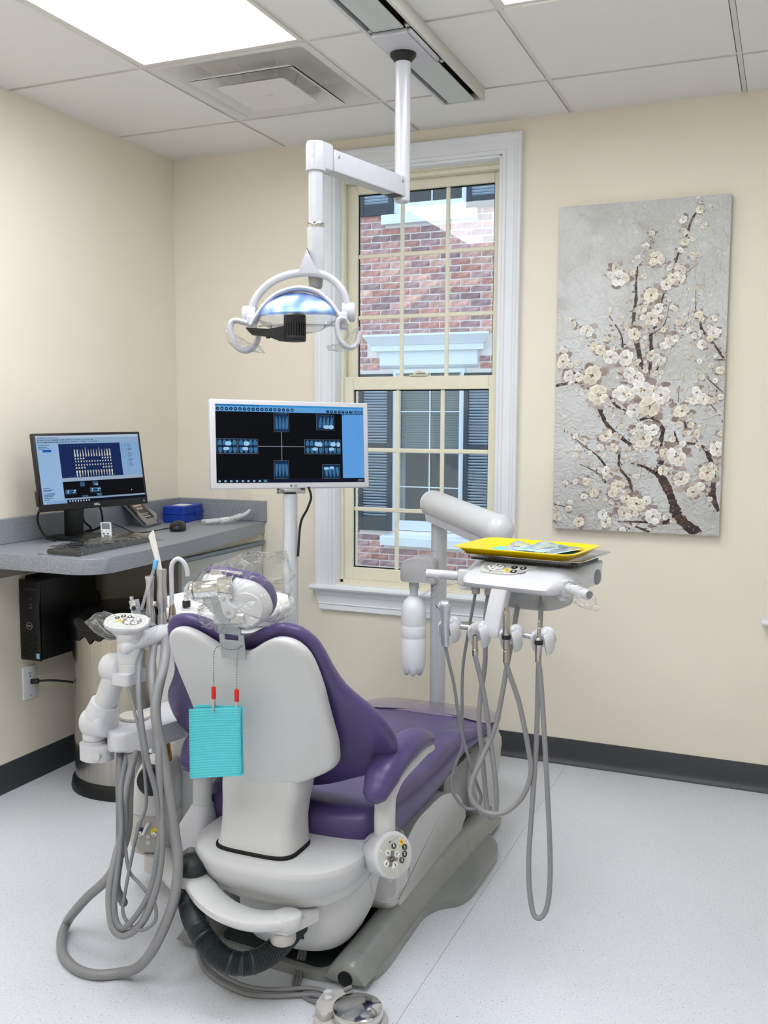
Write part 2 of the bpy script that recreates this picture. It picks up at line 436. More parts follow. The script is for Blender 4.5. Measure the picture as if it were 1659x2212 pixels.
# vinyl cove base, in lengths along each wall
def cove(nm, pts):
    b = B(); (xa, ya), (xb, yb) = pts
    d = V((xb-xa, yb-ya)).normalized(); n = V((-d.y, d.x))
    prof = [(0, 0), (.020, 0), (.019, .005), (.012, .011), (.007, .02), (.0045, .035), (.0045, .097), (.003, .1005), (0, .1015)]
    loft(b, [[(xa+n.x*o, ya+n.y*o, z) for o, z in prof], [(xb+n.x*o, yb+n.y*o, z) for o, z in prof]])
    struct(nm, b, VBASE, smooth=40)
cove('baseboard_back', ((RX, 0), (0, 0))); cove('baseboard_left', ((0, -.0), (0, RY))); cove('baseboard_right', ((RX, RY), (RX, 0))); cove('baseboard_front', ((0, RY), (RX, RY)))

# ------------------------------------------------------------------ windows
def window(n, x0, x1, z0, z1, detail=True):
    # x0..x1, z0..z1: clear opening. interior casing stands proud of the wall towards -y
    root = thing('window_%d' % n, ((x0+x1)/2, 0, z0), kind='structure')
    def ob(nm, b, m, p=root, **k): return obj(nm, b, m, p, **k)
    cw = .078
    prof = [(0, 0), (0, -.014), (.004, -.018), (.014, -.018), (.018, -.013), (.046, -.013), (.052, -.018), (.060, -.020), (.068, -.026), (.075, -.026), (.078, -.022), (.078, 0)]
    o = [(x0-.005, z0-.02), (x0-.005, z1+.005), (x1+.005, z1+.005), (x1+.005, z0-.02)]
    out = [(-1, 0), (-1, 1), (1, 1), (1, 0)]
    rings = [[(ox+dx*q, y, oz+dz*q) for q, y in prof] for (ox, oz), (dx, dz) in zip(o, out)]
    for r0, r1 in zip(rings, rings[1:]):
        ob('casing_board', loft(B(), [r0, r1]), TRIM, smooth=20)
    # stool and apron
    sp = [(.10, .0), (-.030, 0), (-.042, -.004), (-.046, -.012), (-.042, -.020), (-.032, -.024), (-.012, -.024), (.10, -.024)]
    b = B(); loft(b, [[(x0-cw-.022, y if y < 0 else 0, z0-.004+z) for y, z in sp], [(x1+cw+.022, y if y < 0 else 0, z0-.004+z) for y, z in sp]])
    box(b, (x0, 0, z0-.028), (x1, .07, z0-.004)); ob('sill', b, TRIM, smooth=40)
    ap = [(0, 0), (-.024, 0), (-.024, -.006), (-.017, -.012), (-.017, -.022), (-.013, -.027), (-.013, -.055), (-.017, -.060), (-.013, -.064), (-.018, -.084), (-.010, -.090), (0, -.090)]
    b = B(); xl, xr = x0-cw-.010, x1+cw+.010
    loft(b, [[(xl+(-z)*.33, y, z0-.028+z) for y, z in ap], [(xr-(-z)*.33, y, z0-.028+z) for y, z in ap]])
    ob('apron', b, TRIM, smooth=25)
    # jambs, white inside lining then cream vinyl track
    b = B(); box(b, (x0-.0045, -.009, z0-.004), (x0+.008, .055, z1)); box(b, (x1-.008, -.009, z0-.004), (x1+.0045, .055, z1)); box(b, (x0+.008, -.009, z1-.006), (x1-.008, .055, z1+.0045)); ob('jamb_lining', b, TRIM, smooth=0)
    b = B()
    for xa, s in ((x0, 1), (x1, -1)):
        for d0, d1, w in ((.05, .075, .020), (.075, .105, .012), (.105, .135, .020), (.135, .22, .012)):
            lo, hi = sorted((xa, xa+s*w)); box(b, (lo, d0, z0), (hi, d1, z1))
    for d0, d1, w in ((.04, .065, .012), (.065, .10, .028), (.10, .22, .014)): box(b, (x0, d0, z1-w), (x1, d1, z1))
    box(b, (x0, .05, z0-.006), (x1, .22, z0+.012)); ob('vinyl_frame', b, SASH, smooth=0)
    zm = (z0+z1)/2 - .0
    def sash(nm, za, zb, y, rails, top, bot):
        xa, xb = x0+.014, x1-.014
        s = thing(nm, ((xa+xb)/2, y, za)); s.parent = root; s.matrix_parent_inverse = INV[root.name]
        def fb(lo, hi): obj('sash_rail', bx(lo, hi, .003, 1), SASH, s, smooth=30)
        st = rails
        fb((xa, y-.016, za), (xa+st, y+.016, zb)); fb((xb-st, y-.016, za), (xb, y+.016, zb))
        fb((xa+st, y-.016, za), (xb-st, y+.016, za+bot)); fb((xa+st, y-.016, zb-top), (xb-st, y+.016, zb))
        gx0, gx1, gz0, gz1 = xa+st, xb-st, za+bot, zb-top
        obj('pane', bx((gx0-.004, y+.002, gz0-.004), (gx1+.004, y+.006, gz1+.004)), GLASS, s, smooth=0)
        b = B()
        for lo, hi in (((gx0, gz0), (gx0+.005, gz1)), ((gx1-.005, gz0), (gx1, gz1)), ((gx0, gz0), (gx1, gz0+.005)), ((gx0, gz1-.005), (gx1, gz1))): box(b, (lo[0], y-.002, lo[1]), (hi[0], y+.001, hi[1]))
        obj('gasket', b, DARK, s, smooth=0)
        for k in (1, 2):
            xk = gx0+(gx1-gx0)*k/3; obj('muntin', bx((xk-.009, y-.006, gz0), (xk+.009, y+.0015, gz1), .003, 1), SASH, s, smooth=30)
            zk = gz0+(gz1-gz0)*k/3; obj('muntin', bx((gx0, y-.0055, zk-.009), (gx1, y+.001, zk+.009), .003, 1), SASH, s, smooth=30)
        return s
    sash('upper_sash', zm-.012, z1-.016, .122, .046, .052, .034)
    lo = sash('lower_sash', z0+.010, zm+.026, .080, .046, .056, .056)
    b = B(); box(b, (x0+.32, .056, zm+.026), (x0+.40, .094, zm+.032), .003); tube(b, [(x0+.335, .072, zm+.036), (x0+.36, .068, zm+.046), (x0+.39, .062, zm+.042), (x0+.405, .06, zm+.034)], .006, 8, 4)
    obj('sash_lock', b, SASH, lo, smooth=40)
for k, w in enumerate(WIN): window(k+1, *w)

# ------------------------------------------------------------------ the house across the yard
YF = 5.45
BM = []
for nm, c in (('rose_brick', (206, 158, 152)), ('red_brick', (196, 142, 134)), ('mauve_brick', (178, 144, 146)), ('salmon_brick', (216, 172, 160)), ('plum_brick', (158, 130, 134))):
    BM.append(mat(nm, c, .9, noise=.28, nscale=26, bump=.9, bscale=40, bdist=.01, rand=.18))
MORTAR = mat('pale_mortar', (240, 234, 230), .9, noise=.06)
NTRIM = mat('white_house_trim', (226, 234, 240), .5)
SHUT = mat('dark_navy_shutter', (44, 56, 68), .45)
SHUTL = mat('slate_blue_louvre', (176, 194, 212), .4)
hs = thing('brick_house', (-.8, YF+.2, -.6), 'red brick house across the yard with dark louvred shutters, seen through window', 'house')
XC = -.775
def obh(n, b, m, p=None, **k): return obj(n, b, m, p or hs, **k)
# wall core with two openings, bricks laid on its face
op = [(XC-.36, XC+.36, .23, 1.88), (XC-.36, XC+.36, 3.40, 5.0)]
b = B(); box(b, (-6, YF+.004, -.6), (XC-.36, YF+.3, 5.6)); box(b, (XC+.36, YF+.004, -.6), (5.5, YF+.3, 5.6))
for za, zb in ((-.6, .23), (1.88, 3.40), (5.0, 5.6)): box(b, (XC-.36, YF+.004, za), (XC+.36, YF+.3, zb))
obh('house_wall', b, MORTAR, smooth=0)
variants = []
for k in range(6):
    r_ = random.Random(k); b = B(); L, hh = .1965, .0525
    n_ = 5
    fr = [(-L/2+L*i/(n_-1), z*hh/2) for z in (-1, 1) for i in range(n_)]
    vs = [b.verts.new((x+r_.uniform(-.002, .002), -.002-r_.random()*.007, z+r_.uniform(-.0025, .0025))) for x, z in fr]
    mid = [b.verts.new((-L/2+L*i/(n_-1), -.004-r_.random()*.011, r_.uniform(-.006, .006))) for i in range(n_)]
    bk = [b.verts.new((x, .02, z)) for x, z in ((-L/2, -hh/2), (L/2, -hh/2), (L/2, hh/2), (-L/2, hh/2))]
    for i in range(n_-1):
        b.faces.new((vs[i], vs[i+1], mid[i+1], mid[i])); b.faces.new((mid[i], mid[i+1], vs[n_+i+1], vs[n_+i]))
    b.faces.new([bk[0], bk[1]]+vs[n_-1::-1] if False else [bk[0]]+vs[:n_]+[bk[1]]); b.faces.new([bk[3]]+vs[n_:]+[bk[2]])
    b.faces.new([bk[0], vs[0], mid[0], vs[n_], bk[3]]); b.faces.new([bk[1], vs[n_-1], mid[-1], vs[-1], bk[2]])
    me = bpy.data.meshes.new('brick'); bmesh.ops.recalc_face_normals(b, faces=b.faces); b.to_mesh(me); b.free(); variants.append(me)
blocked = [(XC-.76, XC+.76, .23, 1.835), (XC-.48, XC+.48, .08, .24), (XC-.53, XC+.53, 1.80, 2.06), (XC-.68, XC+.68, 2.06, 2.225), (XC-.49, XC+.49, 3.31, 3.44), (XC-.75, XC+.75, 3.42, 5)]
cells = []
for j in range(74):
    z = -.56+.0677*j+.03
    for i in range(-30, 24):
        x = XC+.2127*i+(.106 if j % 2 else 0)
        lo, hi = x-.101, x+.101
        for (a, b_, c, d) in blocked:
            if c < z+.02 and d > z-.02:
                if lo >= a and hi <= b_: lo = hi = 0; break
                if lo < a < hi: hi = a
                elif lo < b_ < hi: lo = b_
        if hi-lo > .03: cells.append((lo, hi, z))
def seen(c):
    return -1.62 < (c[0]+c[1])/2 < -.08 and -.30 < c[2] < 3.62
cells.sort(key=lambda c: (not seen(c), (c[0]+.8)**2+(c[2]-1.8)**2))
for k, (lo, hi, z) in enumerate(cells[:300]):
    me = variants[k % 6]
    key = (k % 6, rnd.choice((0, 0, 1, 1, 2, 2, 3, 4)))
    if key not in MATS:
        m2 = me.copy(); m2.name = 'brick'; m2.materials.append(BM[key[1]]); MATS[key] = m2
    o = bpy.data.objects.new('brick', MATS[key]); COL.objects.link(o); o.parent = hs; o.matrix_parent_inverse = INV[hs.name]
    o.location = ((lo+hi)/2, YF, z); o.scale = ((hi-lo)/.2025, 1, 1)
b = B()
for lo, hi, z in cells[300:]:
    if -4 < lo < 3.5: box(b, (lo, YF-.006, z-.0288), (hi, YF+.02, z+.0288))
r_ = random.Random(5); pick = [r_.choice((0, 0, 1, 1, 2, 2, 3, 4)) for _ in range(len(b.faces)//6+1)]
for i, f in enumerate(b.faces): f.material_index = pick[i//6]
o = obh('outer_bricks', b, BM, smooth=0, kind='stuff')
def louvre_shutter(x0, x1, z0, z1, rails):
    fr = B()
    for lo, hi in (((x0, z0), (x0+.05, z1)), ((x1-.05, z0), (x1, z1))): box(fr, (lo[0], YF-.05, lo[1]), (hi[0], YF-.012, hi[1]), .004)
    for za, zb in rails: box(fr, (x0+.05, YF-.048, za), (x1-.05, YF-.012, zb), .004)
    s = obh('shutter', fr, SHUT, smooth=0)
    b = B()
    for (a, za), (zb, c) in zip(rails, rails[1:]):
        n_ = int((zb-za)/.0285)
        for i in range(n_):
            z = za+(i+.5)*(zb-za)/n_
            bb = frame(((x0+x1)/2, YF-.028, z), 0, R(-38)); box(b, (-(x1-x0)/2+.05, -.0135, -.0025), ((x1-x0)/2-.05, .0135, .0025), M=bb)
    obj('shutter_back', bx((x0+.05, YF-.014, z0+.02), (x1-.05, YF-.012, z1-.02)), mat('shutter_shadow', (24, 32, 42), .8), s, smooth=0)  # dark sheet painting the shade between the slats
    obj('louvre_slats', b, SHUTL, s, smooth=0, kind='stuff')
for sx in (-1, 1):
    xa, xb = sorted((XC+sx*.385, XC+sx*.755))
    louvre_shutter(xa, xb, .225, 1.835, [(.225, .37), (1.04, 1.12), (1.75, 1.835)])
    louvre_shutter(xa, xb, 3.42, 5.0, [(3.42, 3.53), (4.2, 4.3), (4.9, 5.0)])
def ext_window(z0, z1, hide):
    w = thing('house_window', (XC, YF, z0)); w.parent = hs; w.matrix_parent_inverse = INV[hs.name]
    def f(lo, hi, n_='frame_rail'): obj(n_, bx(lo, hi, .003, 1), NTRIM, w, smooth=0)
    f((XC-.385, YF-.02, z0), (XC-.35, YF+.06, z1)); f((XC+.35, YF-.02, z0), (XC+.385, YF+.06, z1)); f((XC-.35, YF-.02, z1-.04), (XC+.35, YF+.06, z1)); f((XC-.35, YF-.0, z0), (XC+.35, YF+.06, z0+.10))
    zm = (z0+z1)/2
    f((XC-.35, YF+.0, zm-.025), (XC+.35, YF+.05, zm+.012), 'meeting_rail')
    for k in (-1, 1): 
        xk = XC+k*.335; f((xk-.015, YF+.01, z0+.1), (xk+.015, YF+.05, z1-.04))
    for za, zb in ((z0+.10, zm-.025), (zm+.012, z1-.04)):
        f((XC-.007, YF+.035, za), (XC+.007, YF+.045, zb), 'muntin'); zq = (za+zb)/2; f((XC-.32, YF+.036, zq-.006), (XC+.32, YF+.046, zq+.006), 'muntin')
    obj('pane', bx((XC-.34, YF+.05, z0), (XC+.34, YF+.054, z1)), GLASS, w, smooth=0)
    bb = B()
    for i in range(int((z1-zm)/.025)): box(bb, (XC-.34, YF+.11, zm+.01+i*.025), (XC+.34, YF+.114, zm+.01+i*.025+.021))
    obj('window_blind', bb, mat('grey_blind', (120, 128, 124), .6), w, smooth=0, kind='stuff')
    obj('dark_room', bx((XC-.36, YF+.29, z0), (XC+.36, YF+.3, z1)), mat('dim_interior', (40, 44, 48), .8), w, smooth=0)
ext_window(.235, 1.88, 0); ext_window(3.43, 5.0, 0)
def ledge(n_, prof, xw):
    b = B(); loft(b, [[(XC-xw-e, y, z) for y, z, e in prof], [(XC+xw+e, y, z) for y, z, e in prof]]); obh(n_, b, NTRIM, smooth=20)
ledge('window_sill', [(YF+.05, .20, 0), (YF-.10, .18, 0), (YF-.11, .17, 0), (YF-.11, .085, 0), (YF+.05, .085, 0)], .48)
ledge('window_sill', [(YF+.05, 3.43, 0), (YF-.09, 3.41, 0), (YF-.10, 3.40, 0), (YF-.10, 3.315, 0), (YF+.05, 3.315, 0)], .49)
ledge('header_board', [(YF+.02, 2.06, 0), (YF-.05, 2.06, 0), (YF-.05, 1.92, 0), (YF-.03, 1.90, 0), (YF+.02, 1.88, 0)], .52)
ledge('header_cornice', [(YF+.02, 2.225, .0), (YF-.15, 2.225, .11), (YF-.155, 2.205, .11), (YF-.13, 2.17, .085), (YF-.10, 2.12, .05), (YF-.09, 2.115, .04), (YF-.09, 2.06, .04), (YF+.02, 2.06, 0)], .555)
tag(obj('yard', bx((-9, .25, -.75), (9, YF+.3, -.6)), mat('yard_paving', (150, 150, 145), .9, noise=.15, nscale=4)), kind='structure')

# ================================================================== dental chair
X0 = 1.456
ch = thing('dental_chair', (X0, -1.2, 0), 'purple upholstered dental chair with pale grey shell, facing away toward the wall', 'dental chair')
def mir(half): return [(-u, z) for u, z in half[::-1] if u > 1e-4] + half
def yback(z): return -1.70-.6*(z-.6)
NB = V((0, .857, .514))
# backrest upholstery: winged outline on a reclined plane
ph = [(0, .862), (.039, .871), (.083, .893), (.127, .905), (.165, .897), (.192, .872), (.205, .838), (.215, .793), (.232, .750), (.262, .717), (.297, .684), (.317, .645), (.321, .60), (.309, .565), (.285, .535), (.24, .500), (.188, .468), (.114, .437), (.057, .422), (0, .415)]
def back_pt(u, z, h, fr):
    zz = z - .020*max(0, min(1, (abs(u)-.19)/.1)); return V((X0-.012+u*(1-.012*max(0, (abs(u)-.2)/.12)), yback(zz)+h*.9+.03*(abs(u)/.32)**2.5, zz+h*.12))
def half_to_loop(half): return half + [(-u, z) for u, z in half[::-1] if u > 1e-4]
obj('back_cushion', star(B(), half_to_loop(ph), (0, .655), [(.25, .0), (.6, .0), (.85, .0), (.96, .0), (.988, .004), (1, .014), (.997, .026), (.982, .040), (.955, .052), (.90, .060), (.8, .064), (.6, .062), (.25, .058)], back_pt, 2), PURPLE, ch, smooth=80)
# moulded back shell, bulging rearward over the lumbar
sh = [(0, .836), (.027, .837), (.055, .850), (.084, .868), (.119, .882), (.150, .879), (.174, .860), (.186, .825), (.190, .76), (.188, .711), (.187, .65), (.187, .610), (.183, .575), (.178, .548), (.165, .530), (.135, .513), (.09, .496), (.04, .486), (0, .484)]
def shell_y(u, z, h):
    t = max(0., min(1., (.84-z)/.36)); d = .105*t**1.3*(1-min(1, (u/.19)**2)*.85) + .012*(1-min(1, (u/.2)**2))
    p = V((X0+u, yback(z), z)) - NB*.002
    return p + V((0, -d-h, -.1*h))
obj('back_shell', star(B(), half_to_loop(sh), (0, .665), [(.3, -.002), (.8, -.002), (1.0, -.002), (1.006, .010), (1.0, .020), (.985, .026), (.96, .0285), (.9, .028), (.7, .028), (.5, .028), (.25, .028)], lambda u, z, h, fr: shell_y(u, z, h), 2), LGREY, ch, smooth=60)
# spine cover between shell and seat pan
rings = []
for z, hw, yc, d in ((.50, .119, -1.74, .05), (.47, .119, -1.745, .052), (.43, .113, -1.753, .052), (.39, .110, -1.762, .052), (.36, .112, -1.772, .052), (.335, .117, -1.783, .055), (.30, .12, -1.79, .055)):
    rings.append(sell(X0-.010+.14*max(0,.40-z), yc+.035, z, hw-.012, d+.02, 4.2, 40))
obj('spine_cover', loft(B(), rings), LGREY, ch, smooth=60)
obj('spine_slot', loft(B(), [sell(X0+.002, -1.757, z, .1085, .0735, 4.2, 40) for z in (.318, .3375)]), DARK, ch, smooth=40)
# seat pan: collar, lip and under body
def tower(levels, cx, n=48, e=3.0):
    return loft(B(), [sell(cx, cy, z, a, b, e, n) for (z, a, b, cy) in levels])
obj('seat_pan', tower([(.245, .170, .150, -1.665), (.247, .188, .168, -1.667), (.256, .200, .182, -1.67), (.285, .214, .198, -1.67), (.308, .221, .207, -1.67), (.318, .222, .2075, -1.67), (.326, .219, .204, -1.67), (.3305, .209, .193, -1.67), (.3315, .18, .165, -1.67)], X0+.030, e=2.7), LGREY, ch, smooth=40)
obj('pan_lip', tower([(.212, .145, .12, -1.65), (.215, .173, .155, -1.66), (.225, .188, .172, -1.66), (.24, .193, .178, -1.66), (.256, .193, .178, -1.66)], X0+.035, e=2.5), LGREY, ch, smooth=50)
obj('under_body', tower([(.060, .09, .06, -1.62), (.063, .112, .10, -1.62), (.078, .134, .132, -1.62), (.12, .154, .158, -1.62), (.18, .163, .170, -1.61), (.22, .163, .170, -1.60)], X0+.055, e=2.9), LGREY, ch, smooth=50)
obj('hose_recess', bx((X0+.045, -1.775, .115), (X0+.125, -1.745, .195), .008), BLACK, ch)  # black block painting the shade inside the hose opening
# seat and leg cushion: one long pad, knee break, tapering toe
st = [(0, -1.662), (.12, -1.662), (.21, -1.648), (.248, -1.61), (.256, -1.52), (.250, -1.30), (.243, -1.1), (.238, -.95), (.242, -.80), (.252, -.68), (.258, -.61), (.246, -.535), (.208, -.475), (.12, -.438), (0, -.435)]
def seat_z(y):
    pts = [(-1.70, .398), (-1.56, .398), (-1.38, .376), (-1.2, .368), (-1.05, .374), (-.9, .367), (-.75, .344), (-.6, .328), (-.43, .319)]
    for (a, za), (b, zb) in zip(pts, pts[1:]):
        if y <= b:
            t = max(0, (y-a)/(b-a)); t = t*t*(3-2*t); return za+(zb-za)*t
    return pts[-1][1]
def thick(y): return .098+.022*max(0, min(1, (-1.42-y)/.2)) if y < -1.05 else max(.030, .098-.068*min(1, (y+1.05)/.35))
def seat_pt(u, y, h, fr):
    side = abs(u)/.25
    return V((X0+u, y, seat_z(y) - thick(y)*(1-h) + .010*side**2*(h)))
loop = [(u, y) for u, y in st] + [(-u, y) for u, y in st[::-1] if u > 1e-4]
obj('seat_cushion', star(B(), loop, (0, -1.05), [(.3, 0), (.7, 0), (.88, .0), (.95, .06), (.985, .25), (1, .55), (.992, .78), (.965, .93), (.92, 1.0), (.8, 1.0), (.65, .99), (.45, .98), (.25, .98)], seat_pt, 4), PURPLE, ch, smooth=80)
# clear glossy cover over the toe end
tl = [(0, -.612), (.16, -.620), (.20, -.640), (.225, -.68), (.2565, -.68), (.263, -.61), (.252, -.535), (.214, -.470), (.13, -.437), (0, -.430)]
tl = tl + [(-u, y) for u, y in tl[::-1] if u > 1e-4]
def toe_pt(u, y, h, fr):
    side = abs(u)/.25
    return V((X0+u, y, seat_z(y)+.010*side**2 + .003 + h - .010*max(0, fr-.9)/.1*(1 if y > -.6 else 0)))
obj('toe_cover', star(B(), tl, (0, -.54), [(.3, -.002), (.9, -.002), (1.0, -.002), (1.0, .0), (.9, .001), (.3, .001)], toe_pt, 4), TOEF, ch, smooth=60)
obj('toe_board', star(B(), [(u*.97, y) for u, y in tl], (0, -.54), [(.3, 0), (.98, 0), (1, .006), (1, .016), (.98, .02), (.3, .02)], lambda u, y, h, fr: V((X0+u, y+.005, .278+h)), 3), LGREY, ch, smooth=50)
# lift arm cover along the side, pedestal, front column
prof = rpoly([(-1.50, .06), (-1.46, .20), (-1.34, .262), (-1.12, .258), (-.98, .215), (-.90, .15), (-.86, .06)], .06, 6)
MX = Matrix(((0, 0, 1, 0), (1, 0, 0, 0), (0, 1, 0, 0), (0, 0, 0, 1)))
obj('lift_cover', prism(B(), prof, X0-.235, X0+.238, .035, 5, M=MX), LGREY, ch, smooth=60)
obj('lift_shroud', prism(B(), rpoly([(-1.02, .06), (-.98, .25), (-.62, .25), (-.62, .06)], .02), X0-.19, X0+.2, .01, 2, M=MX), BASEG, ch)
obj('front_column', prism(B(), rpoly([(-.705, 0), (-.765, .17), (-.70, .262), (-.47, .262), (-.45, .16), (-.60, .0)], [.01, .05, .03, .03, .05, .01], 5), X0-.16, X0+.235, .012, 3, M=MX), LGREY, ch, smooth=50)
# floor plate with raised rails and a wing
pl = [(1.20, -1.69), (1.46, -1.735), (1.60, -1.74), (1.725, -1.69), (1.735, -1.62), (1.728, -1.36), (1.75, -1.295), (1.80, -1.258), (1.816, -1.20), (1.818, -.95), (1.80, -.875), (1.72, -.765), (1.70, -.58), (1.22, -.58), (1.20, -.765), (1.12, -.875), (1.095, -.95), (1.095, -1.2), (1.12, -1.26), (1.17, -1.31), (1.187, -1.36)]
obj('base_plate', prism(B(), rpoly(pl, .025, 4), 0, .026, .008, 3, top_only=True), BASEG, ch, smooth=45)
obj('base_trough', prism(B(), rpoly([(1.30, -1.70), (1.60, -1.725), (1.625, -1.68), (1.63, -1.2), (1.645, -.85), (1.28, -.85), (1.29, -1.66)], .02), .0262, .0285), mat('dark_green_trough', (40, 52, 52), .45), ch, smooth=0)  # flat dark plate, the trough's shade put into its colour
for s in (1, -1):
    def xx(x): return X0+s*x
    path = [(.210, -1.742, .55), (.211, -1.734, .80), (.212, -1.715, .92), (.213, -1.60, 1), (.214, -1.3, 1), (.226, -1.1, 1), (.238, -.9, .9), (.243, -.75, .6), (.240, -.66, .05)]
    rg = []
    for x, y, k in path:
        rg.append([(xx(x-.052), y, .02), (xx(x-.040), y, .02+.030*k), (xx(x-.020), y, .02+.052*k), (xx(x+.0), y, .02+.056*k), (xx(x+.022), y, .02+.054*k), (xx(x+.034), y, .02+.044*k), (xx(x+.058), y, .02), (xx(x), y, .012)])
    rg2 = []
    obj('base_rail', loft(B(), rg), BASEG, ch, smooth=40)
obj('cable_port', cyl(B(), (1.672, -1.72, .028), (1.672, -1.7445, .027), .019, n=24), BLACK, ch)  # black disc painting the shade inside a cable opening
# right armrest with round control
AX = 1.739
def armrest(ax, right):
    a = thing('armrest', (ax, -1.6, .35)); a.parent = ch; a.matrix_parent_inverse = INV[ch.name]
    pts = [(ax-.002, -1.706, .492), (ax, -1.668, .521), (ax, -1.58, .540), (ax, -1.47, .540), (ax, -1.372, .514)]
    def rr(t): return (.034+.009*min(1, t*5))*(1-.42*max(0, (t-.55)/.45)**1.6) if t < .97 else .018
    obj('arm_pad', tube(B(), pts, rr, 20, 8, sy=.80, round_end=True), PURPLE, a, smooth=70)
    b = B(); tube(b, [(ax, -1.662, .345), (ax, -1.662, .42), (ax, -1.652, .465), (ax+.008, -1.615, .496), (ax+.017, -1.54, .507), (ax+.018, -1.45, .507), (ax+.012, -1.375, .492)], lambda t: .0235 if t < .4 else .0235-.013*(t-.4)/.6, 16, 5, sy=1.1, round_end=True)
    obj('arm_post', b, LGREY, a, smooth=60)
    return a
ar = armrest(AX, True)
DC = V((1.776, -1.690, .332)); DN = V((.82, -.50, .27)).normalized(); DXx = V((.52, .85, .0)).normalized(); DXx = (DXx-DN*DXx.dot(DN)).normalized(); DY = DN.cross(DXx)
DM = axes(DC, DXx, DY, DN) @ Matrix.Scale(1.2, 4)
# hub: a drum whose face carries the keypad
b = B(); lathe(b, [(.0, -.075), (.03, -.072), (.041, -.06), (.0445, -.03), (.0455, -.006), (.0445, -.002), (.042, 0), (.0, .0)][1:-1], 40, DM)
obj('control_hub', b, WHITE, ar, smooth=40)
obj('hub_bracket', tube(B(), [(1.64, -1.655, .300), (1.70, -1.66, .305), (1.745, -1.668, .318)], lambda t: .026, 16, 4, sy=1.2), LGREY, ar)
PADG = mat('keypad_grey_green', (196, 199, 190), .4)
KWHITE = mat('white_key', (240, 240, 238), .4); KBLACK = mat('black_key', (24, 24, 26), .4); KYEL = mat('yellow_key', (248, 204, 72), .4); KGREY = mat('grey_key_field', (122, 114, 116), .45)
INKD = mat('dark_print', (46, 46, 48), .6); INKW = mat('white_print', (242, 242, 242), .6); INKG = mat('grey_print', (140, 140, 136), .6)
face = obj('keypad', disc(B(), (0, 0), .0385, DM, 40, .0, .0008), PADG, ar, smooth=0)
def arrow(b, c, s, a, M, z):
    M2 = M @ Matrix.Translation(V((c[0], c[1], z))) @ Matrix.Rotation(a, 4, 'Z')
    prism(b, [(0, s), (-.5*s, .1*s), (-.15*s, .1*s), (-.15*s, -.55*s), (.15*s, -.55*s), (.15*s, .1*s), (.5*s, .1*s)], 0, .0003, M=M2)
    prism(b, [(-.55*s, -.75*s), (.55*s, -.75*s), (.55*s, -.92*s), (-.55*s, -.92*s)], 0, .0003, M=M2)
def keypad_round(par, M, keys, z=.0008):
    for (x, y, r, m, g) in keys:
        obj('key', disc(B(), (x, y), r, M, 20, z, .0010), m, par, smooth=0)
        q = z+.0011
        if isinstance(g, str): text('numeral', g, r*1.35, M @ Matrix.Translation(V((x, y, q))), INKW if m is KBLACK else INKD, par, .0002, bold=True)
        elif g is not None:
            b_ = B(); arrow(b_, (x, y), r*.62, g, M, q); obj('arrow_mark', b_, INKD, par, smooth=0)
obj('key_field', prism(B(), rpoly([(-.022, -.016), (-.012, -.020), (.006, -.009), (.010, .003), (-.004, .011), (-.016, .006)], .005), .0008, .0012, M=DM), KGREY, ar, smooth=0)
keypad_round(ar, DM, [(-.015, .008, .0063, KWHITE, .6), (.005, .001, .0063, KWHITE, -.4), (-.022, -.010, .0063, KWHITE, 2.2), (-.003, -.017, .0063, KWHITE, 3.4), (-.0085, -.005, .0052, KBLACK, None),
                      (.001, .018, .0056, KBLACK, None), (.0205, .0205, .006, KYEL, '0'), (.0262, .0095, .006, KBLACK, '1'), (.0235, -.003, .006, KBLACK, '2'), (.015, -.013, .006, KBLACK, '3')])
b = B(); prism(b, [(-.0035, .0015), (-.001, .0015), (-.001, -.0028), (-.0035, -.0028)], .0018, .0021, M=DM @ Matrix.Translation(V((.003, .0185, 0)))); prism(b, [(-.0035, .0025), (-.001, .0045), (-.0005, .0035), (-.003, .002)], .0018, .0021, M=DM @ Matrix.Translation(V((.003, .0185, 0))))
tube(b, [DM @ V(p) for p in ((-.011, -.007, .002), (-.0095, -.0045, .002), (-.0070, -.0055, .002), (-.006, -.003, .002))], .0005, 5, 3)
obj('key_symbol', b, INKW, ar, smooth=0)
def brandmark(M, w, par):      # small square emblem followed by a line of tiny illegible grey lettering
    obj('emblem', prism(B(), [(-.0016-w/2, -.0016), (.0016-w/2, -.0016), (.0016-w/2, .0016), (-.0016-w/2, .0016)], .0008, .0012, M=M), INKD, par, smooth=0)
    b = B(); x = -w/2+.0032
    for k in range(9):
        h = (.0024, .0015, .0022, .0015, .0015)[k % 5]; ww = w*.075
        for s in ((0, 0, ww*.28, h), (ww*.28, h*.75, ww*.9, h)): prism(b, [(x+s[0], -.0011+s[1]), (x+s[2], -.0011+s[1]), (x+s[2], -.0011+s[3]), (x+s[0], -.0011+s[3])], .0008, .0011, M=M)
        x += w*.1
    obj('maker_lettering', b, INKG, par, smooth=0)
brandmark(DM @ Matrix.Translation(V((.004, .0295, 0))) @ Matrix.Rotation(.18, 4, 'Z'), .022, ar)
# left armrest: same pad on a bent foot
lx = 1.222
al = armrest(lx, False)
b = B(); loft(b, [sell(lx, -1.662, .36, .027, .026, 2.2, 24), sell(lx-.002, -1.665, .345, .032, .032, 2.4, 24), sell(lx-.006, -1.67, .32, .040, .042, 3, 24), sell(lx-.010, -1.675, .285, .052, .052, 4, 24), sell(lx-.010, -1.675, .268, .052, .052, 4, 24)])
obj('arm_foot', b, WHITE, al, smooth=50)
obj('foot_link', bx((lx-.02, -1.72, .27), (lx+.11, -1.63, .29), .006), LGREY, al)
